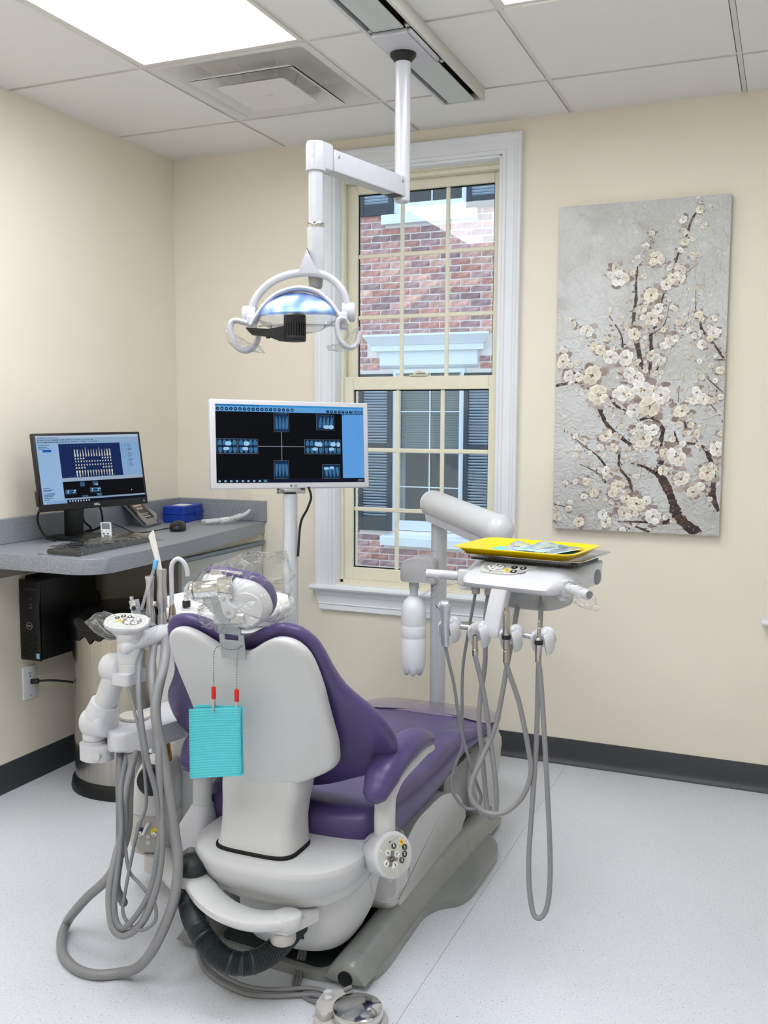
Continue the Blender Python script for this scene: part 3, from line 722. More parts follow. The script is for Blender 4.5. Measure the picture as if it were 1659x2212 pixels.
# headrest bracket: slotted plate, knuckles, double link, drum clamp
hb = thing('headrest', (X0, -1.9, .85)); hb.parent = ch; hb.matrix_parent_inverse = INV[ch.name]
PM = axes((1.463, -1.896, .852), (1, .06, 0), (-.03, -.12, .99), (-.06, 1, .12))
b = B()
for lo, hi in (((-.031, -.03, -.002), (.031, .014, .002)), ((-.031, .014, -.002), (-.017, .028, .002)), ((.017, .014, -.002), (.031, .028, .002)), ((-.031, .028, -.002), (.024, .06, .002))): box(b, lo, hi, .0008, 1, PM)
obj('slotted_plate', b, GREYM, hb, smooth=30)
b = B(); cyl(b, (1.430, -1.915, .917), (1.500, -1.898, .922), .017, n=28, bev=.003); obj('lower_knuckle', b, SATIN, hb)
b = B(); cyl(b, (1.4995, -1.8985, .922), (1.5035, -1.8975, .922), .008, n=20); obj('knuckle_bolt', b, BLACK, hb)
LKM = axes((1.452, -1.92, .955), (1, .15, 0), (-.28, -.05, .95), (-.1, 1, .08))
obj('link_bar', prism(B(), rpoly([(-.022, -.048), (.010, -.048), (.010, .040), (-.022, .040)], .012, 5), -.008, .008, .002, M=LKM), GREYM, hb)
obj('link_cover', prism(B(), rpoly([(.004, -.032), (.026, -.032), (.026, .026), (.004, .026)], .009, 5), -.016, .010, .003, M=LKM), WHITE, hb)
b = B(); cyl(b, LKM @ V((.015, .014, -.019)), LKM @ V((.015, .014, -.016)), .0045, n=14); cyl(b, LKM @ V((.015, -.020, -.019)), LKM @ V((.015, -.020, -.016)), .0045, n=14); obj('link_screws', b, SATIN, hb)
CA, CB = V((1.388, -1.93, .978)), V((1.452, -1.912, .986))
obj('clamp_drum', cyl(B(), CA, CB, .0205, n=32, bev=.003), CHROME, hb)
obj('clamp_end', cyl(B(), CA-(CB-CA)*.14, CA-(CB-CA)*.02, .019, n=28, bev=.003), CHROME, hb)
obj('clamp_block', bx((-.014, -.026, -.022), (.020, .018, .026), .004, M=axes(CB+V((.004, .004, .0)), (1, .25, .1), (-.25, 1, 0), (-.1, 0, 1))), CHROME, hb)
obj('clamp_bolt', cyl(B(), CB+V((.021, -.017, .002)), CB+V((.029, -.019, .003)), .0085, n=18), SATIN, hb)
obj('clamp_plate', bx((-.04, .018, -.012), (.034, .026, .036), .003, M=axes(CB, (1, .2, -.05), (-.2, 1, 0), (.05, 0, 1))), SATIN, hb)
# head pad: pale shell with purple cushion wrapped over it
ho = [(-.088, .028), (-.075, .052), (-.04, .060), (.0, .058), (.045, .050), (.073, .024), (.082, -.010), (.070, -.038), (.045, -.055), (.012, -.060), (-.022, -.045), (-.058, -.030), (-.084, -.005)]
HM = axes((1.466, -1.898, .950), V((.97, .22, -.06)).normalized(), V((-.22, .97, .12)).normalized(), V((.04, -.1, .99)).normalized())
def hp(u, w, h, fr): return HM @ V((u, h+.02*(u/.08)**2, w))
obj('pad_shell', star(B(), ho, (0, 0), [(.3, -.022), (.6, -.021), (.8, -.016), (.93, -.004), (1, .012), (1.0, .03), (.5, .03)], hp, 4), LGREY, hb, smooth=70)
obj('pad_cushion', star(B(), [(u*1.03, w*1.06+.006) for u, w in ho], (0, 0), [(.4, .012), (.96, .012), (1.01, .022), (1.02, .034), (.98, .048), (.9, .056), (.5, .058)], hp, 4), PURPLE, hb, smooth=70)
obj('pad_dish', star(B(), [(.036*cos(a/16*2*pi)+.035, .040*sin(a/16*2*pi)-.006) for a in range(16)], (.035, -.006), [(1, -.0185), (.97, -.0225), (.5, -.0235)], hp, 0), LGREY, hb, smooth=50)
# utility hose and its bracket arm at the rear of the chair
hz = [(1.292, -1.832, .212), (1.318, -1.868, .203), (1.365, -1.915, .190), (1.405, -1.930, .158), (1.45, -1.935, .132), (1.495, -1.92, .120), (1.535, -1.885, .127), (1.556, -1.835, .145), (1.564, -1.775, .160)]
P_ = spline(hz, 22)
obj('utility_hose', tube(B(), P_, lambda t: .0265+.0012*(1 if int(t*(len(P_)-1)) % 2 else -1), 18), RUBBER, ch, smooth=70)
ba = thing('hose_bracket', (1.45, -1.84, .24)); ba.parent = ch; ba.matrix_parent_inverse = INV[ch.name]
pth = [(1.308, -1.838, .252), (1.345, -1.862, .250), (1.39, -1.885, .236), (1.45, -1.900, .224), (1.52, -1.898, .218), (1.590, -1.868, .222)]
rg = []
for i, p in enumerate(spline(pth, 5)):
    P5 = spline(pth, 5); d = (P5[min(i+1, len(P5)-1)]-P5[max(i-1, 0)]).normalized(); s = V((-d.y, d.x, 0)).normalized(); t_ = i/(len(P5)-1)
    w = .030+.006*sin(pi*t_)
    rg.append([p+s*a*w+V((0, 0, b_)) for a, b_ in ((-.8, -.014), (.8, -.014), (1, -.008), (1, .006), (.8, .012), (-.8, .012), (-1, .006), (-1, -.008))])
obj('bracket_arm', loft(B(), rg), LGREY, ba, smooth=50)
b = B(); cyl(b, (1.308, -1.838, .234), (1.308, -1.838, .270), .034, n=28, bev=.006); cyl(b, (1.585, -1.868, .206), (1.585, -1.868, .235), .033, n=28, bev=.006); obj('bracket_boss', b, LGREY, ba, kind='stuff')
b = B(); lathe(b, [(.034, -.004), (.036, 0), (.038, .008), (.0375, .018), (.033, .029), (.023, .037), (.008, .040)], 28, frame((1.308, -1.838, .270))); obj('pivot_knob', b, RUBBER, ba, smooth=60)
b = B(); loft(b, [[(x, y, z) for x, y in rpoly([(1.548, -1.90), (1.60, -1.892), (1.612, -1.86), (1.635, -1.80), (1.60, -1.77), (1.55, -1.85)], .012)] for z in (.195, .217)]); obj('hinge_block', b, LGREY, ba)
obj('hinge_cap', cyl(B(), (1.573, -1.868, .163), (1.573, -1.868, .195), .030, n=28, bev=.008), GREYP, ba)
# foot pedal cables
def cable(nm, pts, r, m, par, n=8, k=6): return obj(nm, tube(B(), pts, r, n, k), m, par, smooth=70)
cable('foot_cable', [(1.710, -1.775, .020), (1.668, -1.800, .010), (1.610, -1.805, .008), (1.530, -1.845, .008), (1.460, -1.860, .008), (1.360, -1.835, .008), (1.280, -1.775, .008), (1.225, -1.690, .008), (1.200, -1.610, .008), (1.200, -1.510, .008), (1.240, -1.400, .04)], .0062, HOSE, ch)
cable('foot_cable', [(1.700, -1.765, .026), (1.665, -1.790, .018), (1.605, -1.793, .016), (1.530, -1.832, .016), (1.460, -1.847, .016), (1.370, -1.823, .014), (1.295, -1.767, .008), (1.242, -1.685, .008), (1.215, -1.600, .008), (1.210, -1.510, .008), (1.250, -1.390, .04)], .0055, HOSE, ch)
for k_ in range(3):
    cable('floor_cable', [(1.500+.008*k_, -1.63, .075), (1.520+.008*k_, -1.68, .045), (1.538+.008*k_, -1.745, .010), (1.56+.007*k_, -1.79, .0045), (1.615+.004*k_, -1.822, .006), (1.66, -1.825-.004*k_, .012)], .0040, HOSED, ch)

# ------------------------------------------------------------------ foot control
fc = thing('foot_pedal', (1.748, -1.845, 0), 'round chrome foot control on grey base on floor behind the dental chair', 'foot pedal')
b = B(); prism(b, rpoly([(1.655, -1.872), (1.665, -1.90), (1.70, -1.915), (1.80, -1.90), (1.80, -1.80), (1.70, -1.765), (1.655, -1.775), (1.645, -1.81)], .02, 4), 0, .011, .004, 2, top_only=True)
lathe(b, [(.069, 0), (.069, .006), (.066, .010), (.05, .010)], 44, frame((1.75, -1.842, .0)))
obj('pedal_base', b, GREYP, fc, smooth=40, kind='stuff')
obj('cable_housing', prism(B(), rpoly([(1.652, -1.868), (1.690, -1.895), (1.705, -1.86), (1.70, -1.79), (1.665, -1.785), (1.65, -1.81)], .012), .008, .030, .006, 3), GREYP, fc)
b = B(); lathe(b, [(.050, .014), (.0575, .016), (.0585, .022), (.0585, .030), (.056, .0345), (.050, .037), (.03, .0415), (.012, .0435), (.002, .044)], 48, frame((1.75, -1.842, 0))); obj('pedal_disc', b, CHROME, fc, smooth=30)
b = B(); lathe(b, [(.010, .028), (.0105, .036), (.008, .039), (.006, .044), (.0075, .045), (.0075, .050), (.003, .051)], 16, frame((1.672, -1.835, 0))); obj('air_knob', b, WHITE, fc, smooth=40)
obj('knob_wing', bx((-.011, -.002, .045), (.011, .002, .050), .001, M=frame((1.672, -1.835, 0), .5)), WHITE, fc)

# ------------------------------------------------------------------ bib and its chain
bc = thing('bib_chain', (1.455, -1.9, .8), 'beaded bib chain with two red clips hung from headrest bracket', 'bib chain')
def chain(pts):
    b = B(); P5 = spline(pts, 30); acc = 0; last = P5[0]
    for p in P5:
        if (p-last).length >= .0042:
            bmesh.ops.create_icosphere(b, subdivisions=1, radius=.0017, matrix=Matrix.Translation(p)); last = p
    return b
b = chain([(1.436, -1.905, .853), (1.428, -1.914, .845), (1.426, -1.917, .82), (1.4255, -1.918, .760)])
b2 = chain([(1.492, -1.903, .858), (1.488, -1.912, .848), (1.485, -1.914, .82), (1.484, -1.915, .762)])
b3 = chain([(1.436, -1.905, .853), (1.450, -1.906, .846), (1.478, -1.905, .848), (1.492, -1.903, .858)])
for bb in (b, b2, b3): obj('bead_strand', bb, mat('dull_bead_metal', (132, 130, 128), .3, metal=.9), bc, kind='stuff', smooth=180)
for x, y in ((1.4255, -1.918), (1.484, -1.915)):
    obj('clip_sleeve', bx((x-.0045, y-.004, .731), (x+.0045, y+.004, .760), .002), RED, bc)
    b = B(); prism(b, [(x-.0038, .733), (x+.0038, .733), (x+.0016, .700), (x-.0016, .700)], -.003, .003, M=Matrix(((1, 0, 0, 0), (0, 0, 1, y), (0, 1, 0, 0), (0, 0, 0, 1)))); obj('clip_jaw', b, SATIN, bc)
bi = thing('patient_bib', (1.42, -1.915, .55), 'folded turquoise ribbed paper bib clipped behind the chair back', 'bib')
def bibsheet(off, tl_, tr_, bl, br, amp):
    b = B(); n = 96; m_ = 8; g = []
    for i in range(n+1):
        t = i/n; row = []
        for j in range(m_+1):
            s = j/m_; p = (V(tl_)*(1-s)+V(tr_)*s)*(1-t)+(V(bl)*(1-s)+V(br)*s)*t
            p = p + V((0, off + amp*sin(t*2*pi*27) + .006*sin(pi*t)*sin(pi*s*1.1)-.004*s*s, -.008*(s-.5)**2*t*0))
            row.append(b.verts.new(p))
        g.append(row)
    for i in range(n):
        for j in range(m_): b.faces.new((g[i][j], g[i][j+1], g[i+1][j+1], g[i+1][j]))
    return b
sol = bibsheet(-.002, (1.359, -1.917, .700), (1.497, -1.914, .722), (1.351, -1.905, .530), (1.487, -1.895, .556), .0011)
o = obj('front_sheet', sol, TEAL, bi, smooth=180); mdf = o.modifiers.new('solid', 'SOLIDIFY'); mdf.thickness = .0006
o = obj('back_sheet', bibsheet(.0035, (1.369, -1.914, .709), (1.497, -1.911, .722), (1.360, -1.902, .535), (1.488, -1.892, .556), .0006), TEAL, bi, smooth=180); mdf = o.modifiers.new('solid', 'SOLIDIFY'); mdf.thickness = .0006

# ================================================================== cuspidor unit and assistant arm
cu = thing('cuspidor_unit', (1.0, -1.3, 0), 'white cuspidor column with bowl and grey canister, left of the dental chair', 'cuspidor')
obj('column', loft(B(), [sell(1.02, -1.32, z, a, b_, 2.8, 40) for z, a, b_ in ((.14, .10, .12), (.145, .118, .14), (.17, .125, .15), (.40, .122, .15), (.60, .125, .15), (.70, .14, .15), (.735, .16, .16))]), LGREY, cu, smooth=60)
obj('column_foot', loft(B(), [sell(1.02, -1.30, z, a, b_, 2.4, 32) for z, a, b_ in ((0, .11, .13), (.02, .11, .13), (.03, .07, .08), (.15, .06, .07))]), BASEG, cu, smooth=40)
b = B(); lathe(b, [(.13, .70), (.16, .72), (.195, .75), (.212, .778), (.216, .788), (.212, .794), (.200, .793), (.17, .775), (.09, .755), (.03, .752)], 48, frame((.985, -1.16, 0)), sx=1.0, sy=.95); obj('bowl', b, mat('white_porcelain', (246, 246, 247), .12, coat=.5), cu, smooth=60)
obj('rinse_spout', tube(B(), [(.862, -1.2, .775), (.862, -1.2, .80), (.866, -1.2, .83), (.882, -1.2, .845), (.90, -1.2, .838), (.908, -1.2, .82)], .0085, 12, 5, round_end=True), WHITE, cu, smooth=70)
obj('spout_base', cyl(B(), (.862, -1.2, .768), (.862, -1.2, .79), .013, n=18, bev=.003), BLACK, cu)
# canister with its scoop and valve panel
CC = V((.952, -1.50, 0))
b = B(); lathe(b, [(.055, .123), (.066, .127), (.0735, .15), (.075, .19), (.0742, .2425), (.073, .2435)], 44, frame(CC)); obj('canister', b, GREYP, cu, smooth=50)
b = B(); loft(b, [sell(CC.x+o, CC.y+.2*o, z, a, a_, 2.2, 40) for z, a, a_, o in ((.2445, .0728, .0728, 0), (.248, .0742, .0742, 0), (.27, .074, .074, 0), (.30, .070, .070, .004), (.33, .064, .066, .010), (.36, .057, .06, .016), (.385, .048, .052, .02), (.395, .038, .04, .02))]); obj('canister_cap', b, LGREY, cu, smooth=60)
SM = frame((CC.x+.03, CC.y-.058, .345), 0.35)
obj('cap_scoop', loft(B(), [[SM @ V((x, y, z)) for x, y, z in ((.040*cos(a_)*k, -.006*k+q, .042*sin(a_)*k+.0) for a_ in [2*pi*i/24 for i in range(24)])] for k, q in ((1.05, .02), (1, .0), (.9, -.004), (.4, -.007))]), BLACK, cu, smooth=60)
PMx = frame((CC.x+.026, CC.y-.0695, .195), .36, R(90))
obj('valve_panel', prism(B(), rpoly([(-.034, -.052), (.034, -.052), (.036, .03), (.02, .046), (-.02, .046), (-.036, .03)], .018, 5), -.004, .0045, .002, 2, M=PMx), mat('valve_panel_grey', (178, 175, 168), .4), cu, smooth=40)
NAVY = mat('navy_ring', (26, 34, 92), .35); 
for x, y, mm in ((-.020, .008, NAVY), (.020, .008, mat('yellow_ring', (228, 208, 40), .4))):
    obj('valve_collar', lathe(B(), [(.012, .004), (.0125, .009), (.009, .010)], 20, PMx @ Matrix.Translation(V((x, y, 0)))), mm, cu)
    obj('valve_stem', lathe(B(), [(.0075, .008), (.0075, .014), (.004, .015), (.003, .011)], 16, PMx @ Matrix.Translation(V((x, y-.003, 0)))), CHROME, cu)
for y in (-.006, -.024): obj('white_button', disc(B(), (.0, y), .0065, PMx, 20, .0045, .0015), WHITE, cu, smooth=0)
obj('quick_connector', tube(B(), [PMx @ V((.002, .03, .004)), PMx @ V((0, .026, .02)), PMx @ V((-.006, .010, .034))], .0055, 12), WHITE, cu)
# swing tube down to the chair's hose bracket
obj('swing_tube', tube(B(), [(.985, -1.52, .120), (1.05, -1.585, .125), (1.17, -1.71, .165), (1.275, -1.815, .210), (1.297, -1.838, .216)], .030, 24, 4), LGREY, cu, smooth=70)
obj('tube_collar', loft(B(), [sell(1.0, -1.535, z, .05, .05, 2.3, 28) for z in (.085, .095, .135)]), GREYP, cu, smooth=40)
obj('maker_plate', bx((-.014, -.0, -.012), (.014, .003, .012), .001, M=frame((1.262, -1.845, .198), .78)), mat('dark_maker_plate', (70, 78, 96), .4), cu)
# horizontal support arm toward the viewer, carrying the assistant arm
BXP = [(.995, -1.765), (1.045, -1.790), (1.10, -1.72), (1.13, -1.60), (1.11, -1.46), (1.00, -1.44), (.975, -1.60), (.962, -1.70)]
obj('support_arm', prism(B(), rpoly(BXP, .03, 5), .505, .558, .010, 4), WHITE, cu, smooth=50)
obj('arm_cap', loft(B(), [sell(1.005, -1.655, z, a, a, 2, 36) for z, a in ((.556, .036), (.561, .041), (.567, .041), (.569, .036))]), mat('beige_cap', (214, 206, 196), .45), cu, smooth=50)
b = B(); cyl(b, (1.075, -1.62, .505), (1.085, -1.62, .44), .012, n=14); cyl(b, (1.05, -1.60, .475), (1.10, -1.64, .455), .006, n=12); obj('brass_valve', b, mat('aged_brass', (168, 128, 60), .3, metal=1), cu, kind='stuff')
b = B(); cyl(b, (1.035, -1.61, .50), (1.03, -1.615, .455), .015, n=16, bev=.003); obj('shutoff_knob', b, CHROME, cu)

aa = thing('assistant_arm', (.95, -1.75, .47), 'white jointed assistant arm with keypad and tool holder, left of chair back', 'arm')
obj('arm_clamp', loft(B(), [[(x, y, z) for x, y in rpoly([(.915, -1.78), (.96, -1.795), (1.0, -1.775), (1.005, -1.735), (.96, -1.715), (.92, -1.72)], .018, 4)] for z in (.472, .476, .512, .516)]), WHITE, aa, smooth=40)
obj('clamp_screw', cyl(B(), (.984, -1.792, .492), (.982, -1.783, .492), .011, n=20), LGREY, aa)
obj('pivot_post', lathe(B(), [(.026, .512), (.031, .514), (.031, .522), (.027, .523), (.027, .526), (.031, .527), (.031, .545), (.028, .55)], 32, frame((.952, -1.755, 0))), WHITE, aa, smooth=40)
def knuckle(c, r, w, d):
    d = V(d).normalized(); c = V(c)
    return cyl(B(), c-d*w, c+d*w, r, n=36, bev=.014)
LB, UB = V((.968, -1.757, .572)), V((1.028, -1.757, .715))
obj('lower_knuckle', knuckle(LB, .040, .040, (1, -.1, .16)), WHITE, aa, smooth=60)
obj('lower_collar', tube(B(), [LB+V((.006, 0, .02)), LB+V((.022, 0, .055))], lambda t: .041-.004*t, 28), WHITE, aa, smooth=60)
obj('forearm', tube(B(), [LB, UB], .0295, 28), LGREY, aa, smooth=60)
obj('upper_knuckle', knuckle(UB+V((-.004, 0, .008)), .038, .030, (1, -.12, .1)), WHITE, aa, smooth=60)
obj('wrist_block', loft(B(), [[(x, y, z) for x, y in rpoly([(1.035, -1.795), (1.095, -1.80), (1.10, -1.72), (1.035, -1.72)], .018, 4)] for z in (.690, .695, .715, .72)]), WHITE, aa, smooth=40)
b = B(); lathe(b, [(.026, .700), (.031, .702), (.031, .7395), (.0302, .7405), (.0302, .7415), (.031, .7425), (.031, .7845), (.0302, .7855), (.0302, .7865), (.031, .7875), (.031, .803)], 36, frame((1.069, -1.755, 0))); obj('wrist_column', b, LGREY, aa, smooth=30)
# control head: oval keypad flaring out of the column
KM = frame((1.064, -1.757, .840), R(20), R(18), R(2)) @ Matrix.Scale(.90, 4)
def oval(s, z, dx=0, a=.064, b_=.044, e=2.5): return [KM @ V(p) for p in sell(dx, 0, z, a*s, b_*s, e, 40)]
b = B(); loft(b, [[(1.069+.031*cos(2*pi*j/40), -1.755+.031*sin(2*pi*j/40), .802) for j in range(40)], [(1.068+.033*cos(2*pi*j/40+.38), -1.755+.033*sin(2*pi*j/40+.38), .812) for j in range(40)], oval(.8, -.012), oval(.98, -.002), oval(1.0, .006), oval(.97, .011), oval(.9, .012)])
obj('control_head', b, WHITE, aa, smooth=60)
FM = KM @ Matrix.Translation(V((0, 0, .012))) @ Matrix.Scale(1.05, 4)
obj('keypad', prism(B(), [(p[0], p[1]) for p in sell(0, 0, 0, .053, .035, 2.5, 40)], 0, .0009, M=FM), PADG, aa, smooth=0)
obj('key_field', prism(B(), [(p[0], p[1]) for p in sell(.016, -.004, 0, .027, .021, 2.2, 28)], .0008, .0013, M=FM), KGREY, aa, smooth=0)
keypad_round(aa, FM, [(.008, .004, .0075, KWHITE, .5), (.026, .005, .0075, KWHITE, -.5), (.006, -.012, .0075, KWHITE, 2.4), (.025, -.013, .0075, KWHITE, 3.6), (-.016, -.004, .0072, KYEL, '0'), (-.028, .010, .0068, KBLACK, '1'), (-.014, .020, .0068, KBLACK, '2'), (.004, .018, .0068, KBLACK, '3')], .0009)
brandmark(FM @ Matrix.Translation(V((-.030, .026, .0))) @ Matrix.Rotation(.4, 4, 'Z'), .018, aa)
# tool rail
TR = [(1.075, -1.775, .785), (1.082, -1.74, .790), (1.098, -1.66, .797), (1.108, -1.59, .80)]
obj('tool_rail', tube(B(), TR, lambda t: .020+.010*min(1,t*1.6)-.004*t, 24, 5, sy=.95, round_end=True), WHITE, aa, smooth=70)
def acable(pts, r, m): return obj('hose', tube(B(), pts, r, 12, 7), m, aa, smooth=70)
acable([(1.105, -1.65, .80), (1.165, -1.74, .75), (1.205, -1.835, .66), (1.238, -1.855, .56), (1.263, -1.868, .482), (1.288, -1.880, .375), (1.302, -1.89, .325), (1.308, -1.903, .275), (1.304, -1.92, .214), (1.27, -1.945, .12), (1.205, -1.925, .045), (1.15, -1.92, .016), (1.10, -1.945, .0125), (1.04, -1.945, .0125), (.969, -1.911, .0125), (.905, -1.846, .0125), (.885, -1.80, .03), (.955, -1.845, .10), (1.009, -1.86, .155), (1.065, -1.852, .21), (1.095, -1.845, .27), (1.113, -1.835, .34), (1.10, -1.81, .42), (1.055, -1.735, .51)], .0125, HOSE)
acable([(1.09, -1.67, .80), (1.14, -1.76, .74), (1.19, -1.82, .66), (1.232, -1.862, .575), (1.250, -1.885, .467), (1.267, -1.905, .384), (1.273, -1.921, .312), (1.267, -1.942, .241), (1.244, -1.957, .181), (1.21, -1.975, .154), (1.178, -1.976, .165), (1.158, -1.963, .208), (1.148, -1.947, .253), (1.139, -1.913, .306), (1.123, -1.859, .363), (1.108, -1.834, .43), (1.07, -1.735, .51)], .0095, HOSE)
acable([(1.085, -1.72, .785), (1.13, -1.80, .73), (1.175, -1.855, .65), (1.217, -1.887, .551), (1.245, -1.894, .478), (1.263, -1.906, .395), (1.268, -1.925, .334), (1.262, -1.943, .262), (1.236, -1.962, .203), (1.208, -1.978, .172), (1.185, -1.975, .188), (1.172, -1.962, .235), (1.163, -1.939, .28), (1.153, -1.917, .32), (1.135, -1.885, .37), (1.10, -1.84, .44), (1.04, -1.73, .51)], .0068, HOSED)
acable([(1.075, -1.78, .70), (1.12, -1.815, .66), (1.175, -1.855, .585), (1.20, -1.875, .51), (1.213, -1.89, .437), (1.204, -1.91, .386), (1.193, -1.921, .32), (1.195, -1.949, .252), (1.197, -1.964, .203), (1.224, -1.968, .175), (1.256, -1.966, .172), (1.28, -1.954, .192), (1.276, -1.944, .219), (1.256, -1.938, .241), (1.217, -1.930, .264), (1.183, -1.920, .282), (1.154, -1.895, .324), (1.125, -1.867, .379), (1.10, -1.835, .44), (1.03, -1.725, .51)], .0042, HOSED)
acable([(1.02, -1.735, .508), (1.05, -1.78, .44), (1.085, -1.825, .36), (1.10, -1.85, .28), (1.095, -1.86, .20), (1.07, -1.80, .12)], .011, HOSED)
# tools standing in the rail
e1 = thing('suction_tip', (1.095, -1.645, .82), 'long white suction tip standing in steel valve at the assistant arm', 'suction tip')
b = B(); lathe(b, [(.0125, .822), (.0125, .84), (.0105, .85), (.0105, .862), (.014, .868), (.0135, .90), (.0115, .93), (.0135, .962), (.0125, .968)], 24, frame((1.094, -1.648, 0))); obj('valve_body', b, SATIN, e1, smooth=40)
obj('lever', cyl(B(), (1.083, -1.668, .872), (1.083, -1.664, .884), .0065, n=16, bev=.002), CHROME, e1)
obj('tip', loft(B(), [[V(c)+V((.0072*cos(t_)*s, .0072*sin(t_)*s, (.010*cos(t_) if k == 2 else 0))) for t_ in [2*pi*j/16 for j in range(16)]] for k, (c, s) in enumerate((((1.094, -1.648, .94), .95), ((1.086, -1.652, .99), 1.0), ((1.072, -1.66, 1.062), 1.0)))]), mat('ivory_tip', (238, 236, 228), .4), e1, smooth=50)
e2 = thing('saliva_ejector', (1.07, -1.66, .82), 'thin clear saliva tube with blue end leaning in assistant tool rail', 'saliva ejector')
b = B(); lathe(b, [(.0115, .820), (.0125, .85), (.010, .866), (.0085, .90), (.0105, .935), (.0125, .948), (.0115, .950), (.009, .93)], 24, frame((1.068, -1.664, 0))); obj('valve_body', b, SATIN, e2, smooth=40)
obj('clear_tube', tube(B(), [(1.058, -1.688, .865), (1.074, -1.683, .92), (1.090, -1.676, .97)], .0042, 10), film('clear_tubing', (.9, .9, .92), .25, 1.4, .1), e2)
obj('blue_end', bx((-.0052, -.0052, -.014), (.0052, .0052, .012), .002, M=frame((1.094, -1.674, .985), 0, 0, R(12))), mat('sky_blue_plastic', (112, 190, 232), .4), e2)
obj('clear_cuff', lathe(B(), [(.016, .80), (.0145, .84), (.0105, .868)], 20, frame((1.062, -1.685, 0)), cap=False), CLEARP, e2, smooth=60)
e3 = thing('saliva_hook', (1.108, -1.63, .82), 'white hooked rinse tube bent over beside the suction tip', 'tube')
b = B(); tube(b, [(1.112, -1.63, .868), (1.112, -1.63, .93), (1.112, -1.63, .968), (1.1165, -1.628, .985), (1.128, -1.622, .994), (1.141, -1.616, .985), (1.148, -1.612, .966), (1.150, -1.611, .948)], .0062, 14, 6); obj('tube', b, WHITE, e3, smooth=70)
obj('metal_cone', lathe(B(), [(.010, .842), (.0085, .86), (.005, .875)], 18, frame((1.113, -1.63, 0))), mat('warm_steel', (176, 164, 146), .3, metal=1), e3)
obj('valve_body', lathe(B(), [(.012, .822), (.0105, .845)], 18, frame((1.113, -1.63, 0))), SATIN, e3)
e4 = thing('air_water_syringe', (1.045, -1.68, .80), 'silver air water syringe head in assistant tool rail behind the oval keypad', 'syringe')
obj('handle', tube(B(), [(1.052, -1.70, .79), (1.048, -1.695, .83), (1.040, -1.69, .868), (1.034, -1.688, .888)], lambda t: .0105+.003*t, 16, 4), mat('silver_plastic', (190, 194, 202), .3, metal=.5), e4, smooth=60)
obj('head_knob', cyl(B(), (1.038, -1.692, .878), (1.052, -1.712, .873), .0105, n=22, bev=.003), CHROME, e4)
obj('nozzle_socket', cyl(B(), (1.0515, -1.7115, .873), (1.054, -1.715, .872), .0055, n=16), BLACK, e4)
obj('button', cyl(B(), (1.028, -1.688, .888), (1.026, -1.688, .897), .005, n=14), CHROME, e4)

# ================================================================== delivery unit
HO = V((1.965, -1.26, 0)); HY = R(-12)
DM_ = frame(HO, HY)
def dl(x, y, z): return DM_ @ V((x, y, z))
du = thing('delivery_unit', (1.42, -.42, .2), 'pale grey delivery arm holding white instrument console over the foot of the dental chair', 'delivery unit')
PX, PY = 1.423, -.40
b = B(); lathe(b, [(.0295, .24), (.0295, .8785), (.0285, .8795), (.0285, .8815), (.0295, .8825), (.0295, 1.03)], 32, frame((PX, PY, 0))); obj('post', b, GREYM and mat('silver_grey_tube', (190, 194, 198), .3, metal=.15, coat=.3), du, smooth=40)
SA, SB = V((1.398, -.395, 1.055)), V((1.745, -.735, 1.010))
ax_ = (SB-SA).normalized()
obj('spring_arm', tube(B(), [SA-ax_*.012, SA, SB], lambda t: .050 if t > .02 else .046, 40), LGREY, du, smooth=40)
obj('arm_end_cap', cyl(B(), SA-ax_*.022, SA-ax_*.010, .048, n=36, bev=.006), WHITE, du)
kk = V((0, 0, 1)); sid = ax_.cross(kk).normalized(); upn = sid.cross(ax_)
obj('arm_tray', loft(B(), [[p+sid*a+upn*c for a, c in ((-.036, -.034), (.036, -.034), (.030, -.062), (-.030, -.062))] for p in (SA+ax_*.005, SB-ax_*.05)]), WHITE, du, smooth=30)
b = B(); bmesh.ops.create_uvsphere(b, u_segments=32, v_segments=20, radius=.051, matrix=Matrix.Translation(SB)); obj('arm_knuckle', b, WHITE, du, smooth=180)
obj('swivel', cyl(B(), SB-V((0, 0, .075)), SB-V((0, 0, .02)), .034, n=28, bev=.004), LGREY, du)
obj('link_arm', tube(B(), [SB-V((0, 0, .075)), SB+V((.06, -.10, -.076)), dl(.0, .13, .938)], .030, 20, 4), LGREY, du, smooth=70)
# water bottle on its carrier
BX, BY = 1.337, -.43
def carr(x0, x1, z): return [(x0+(x1-x0)*p[0], BY+.055*(p[1]), z) for p in ((0, -.8), (.1, -1), (.9, -1), (1, -.8), (1, .8), (.9, 1), (.1, 1), (0, .8))]
obj('bottle_carrier', loft(B(), [carr(1.305, 1.432, .772), carr(1.300, 1.432, .778), carr(1.300, 1.432, .832), carr(1.312, 1.430, .850), carr(1.345, 1.42, .860)]), mat('carrier_grey', (180, 180, 182), .4), du, smooth=40)
BOT = mat('milky_bottle', (236, 240, 244), .35, trans=0, coat=.2)
bo = thing('water_bottle', (BX, BY, .41)); bo.parent = du; bo.matrix_parent_inverse = INV[du.name]
b = B(); prof = [(.008, .428), (.022, .412), (.032, .414), (.039, .426), (.0445, .452), (.0465, .49), (.047, .555), (.0462, .557), (.047, .559), (.047, .602), (.0462, .604), (.047, .606), (.0465, .655), (.044, .675), (.036, .694), (.024, .706), (.0165, .712)]
M_ = frame((BX, BY, 0)); n = 40; rings = []
for q, z in prof:
    ring = []
    for j in range(n):
        t_ = 2*pi*j/n; k = 1-.16*max(0, (.46-z)/.05)*(.5-.5*cos(5*t_)) if z < .46 else 1
        ring.append(M_ @ V((q*k*cos(t_), q*k*sin(t_), z+(.014*(.5-.5*cos(5*t_)) if z < .42 else 0))))
    rings.append(ring)
obj('bottle', loft(B(), rings), BOT, bo, smooth=60)
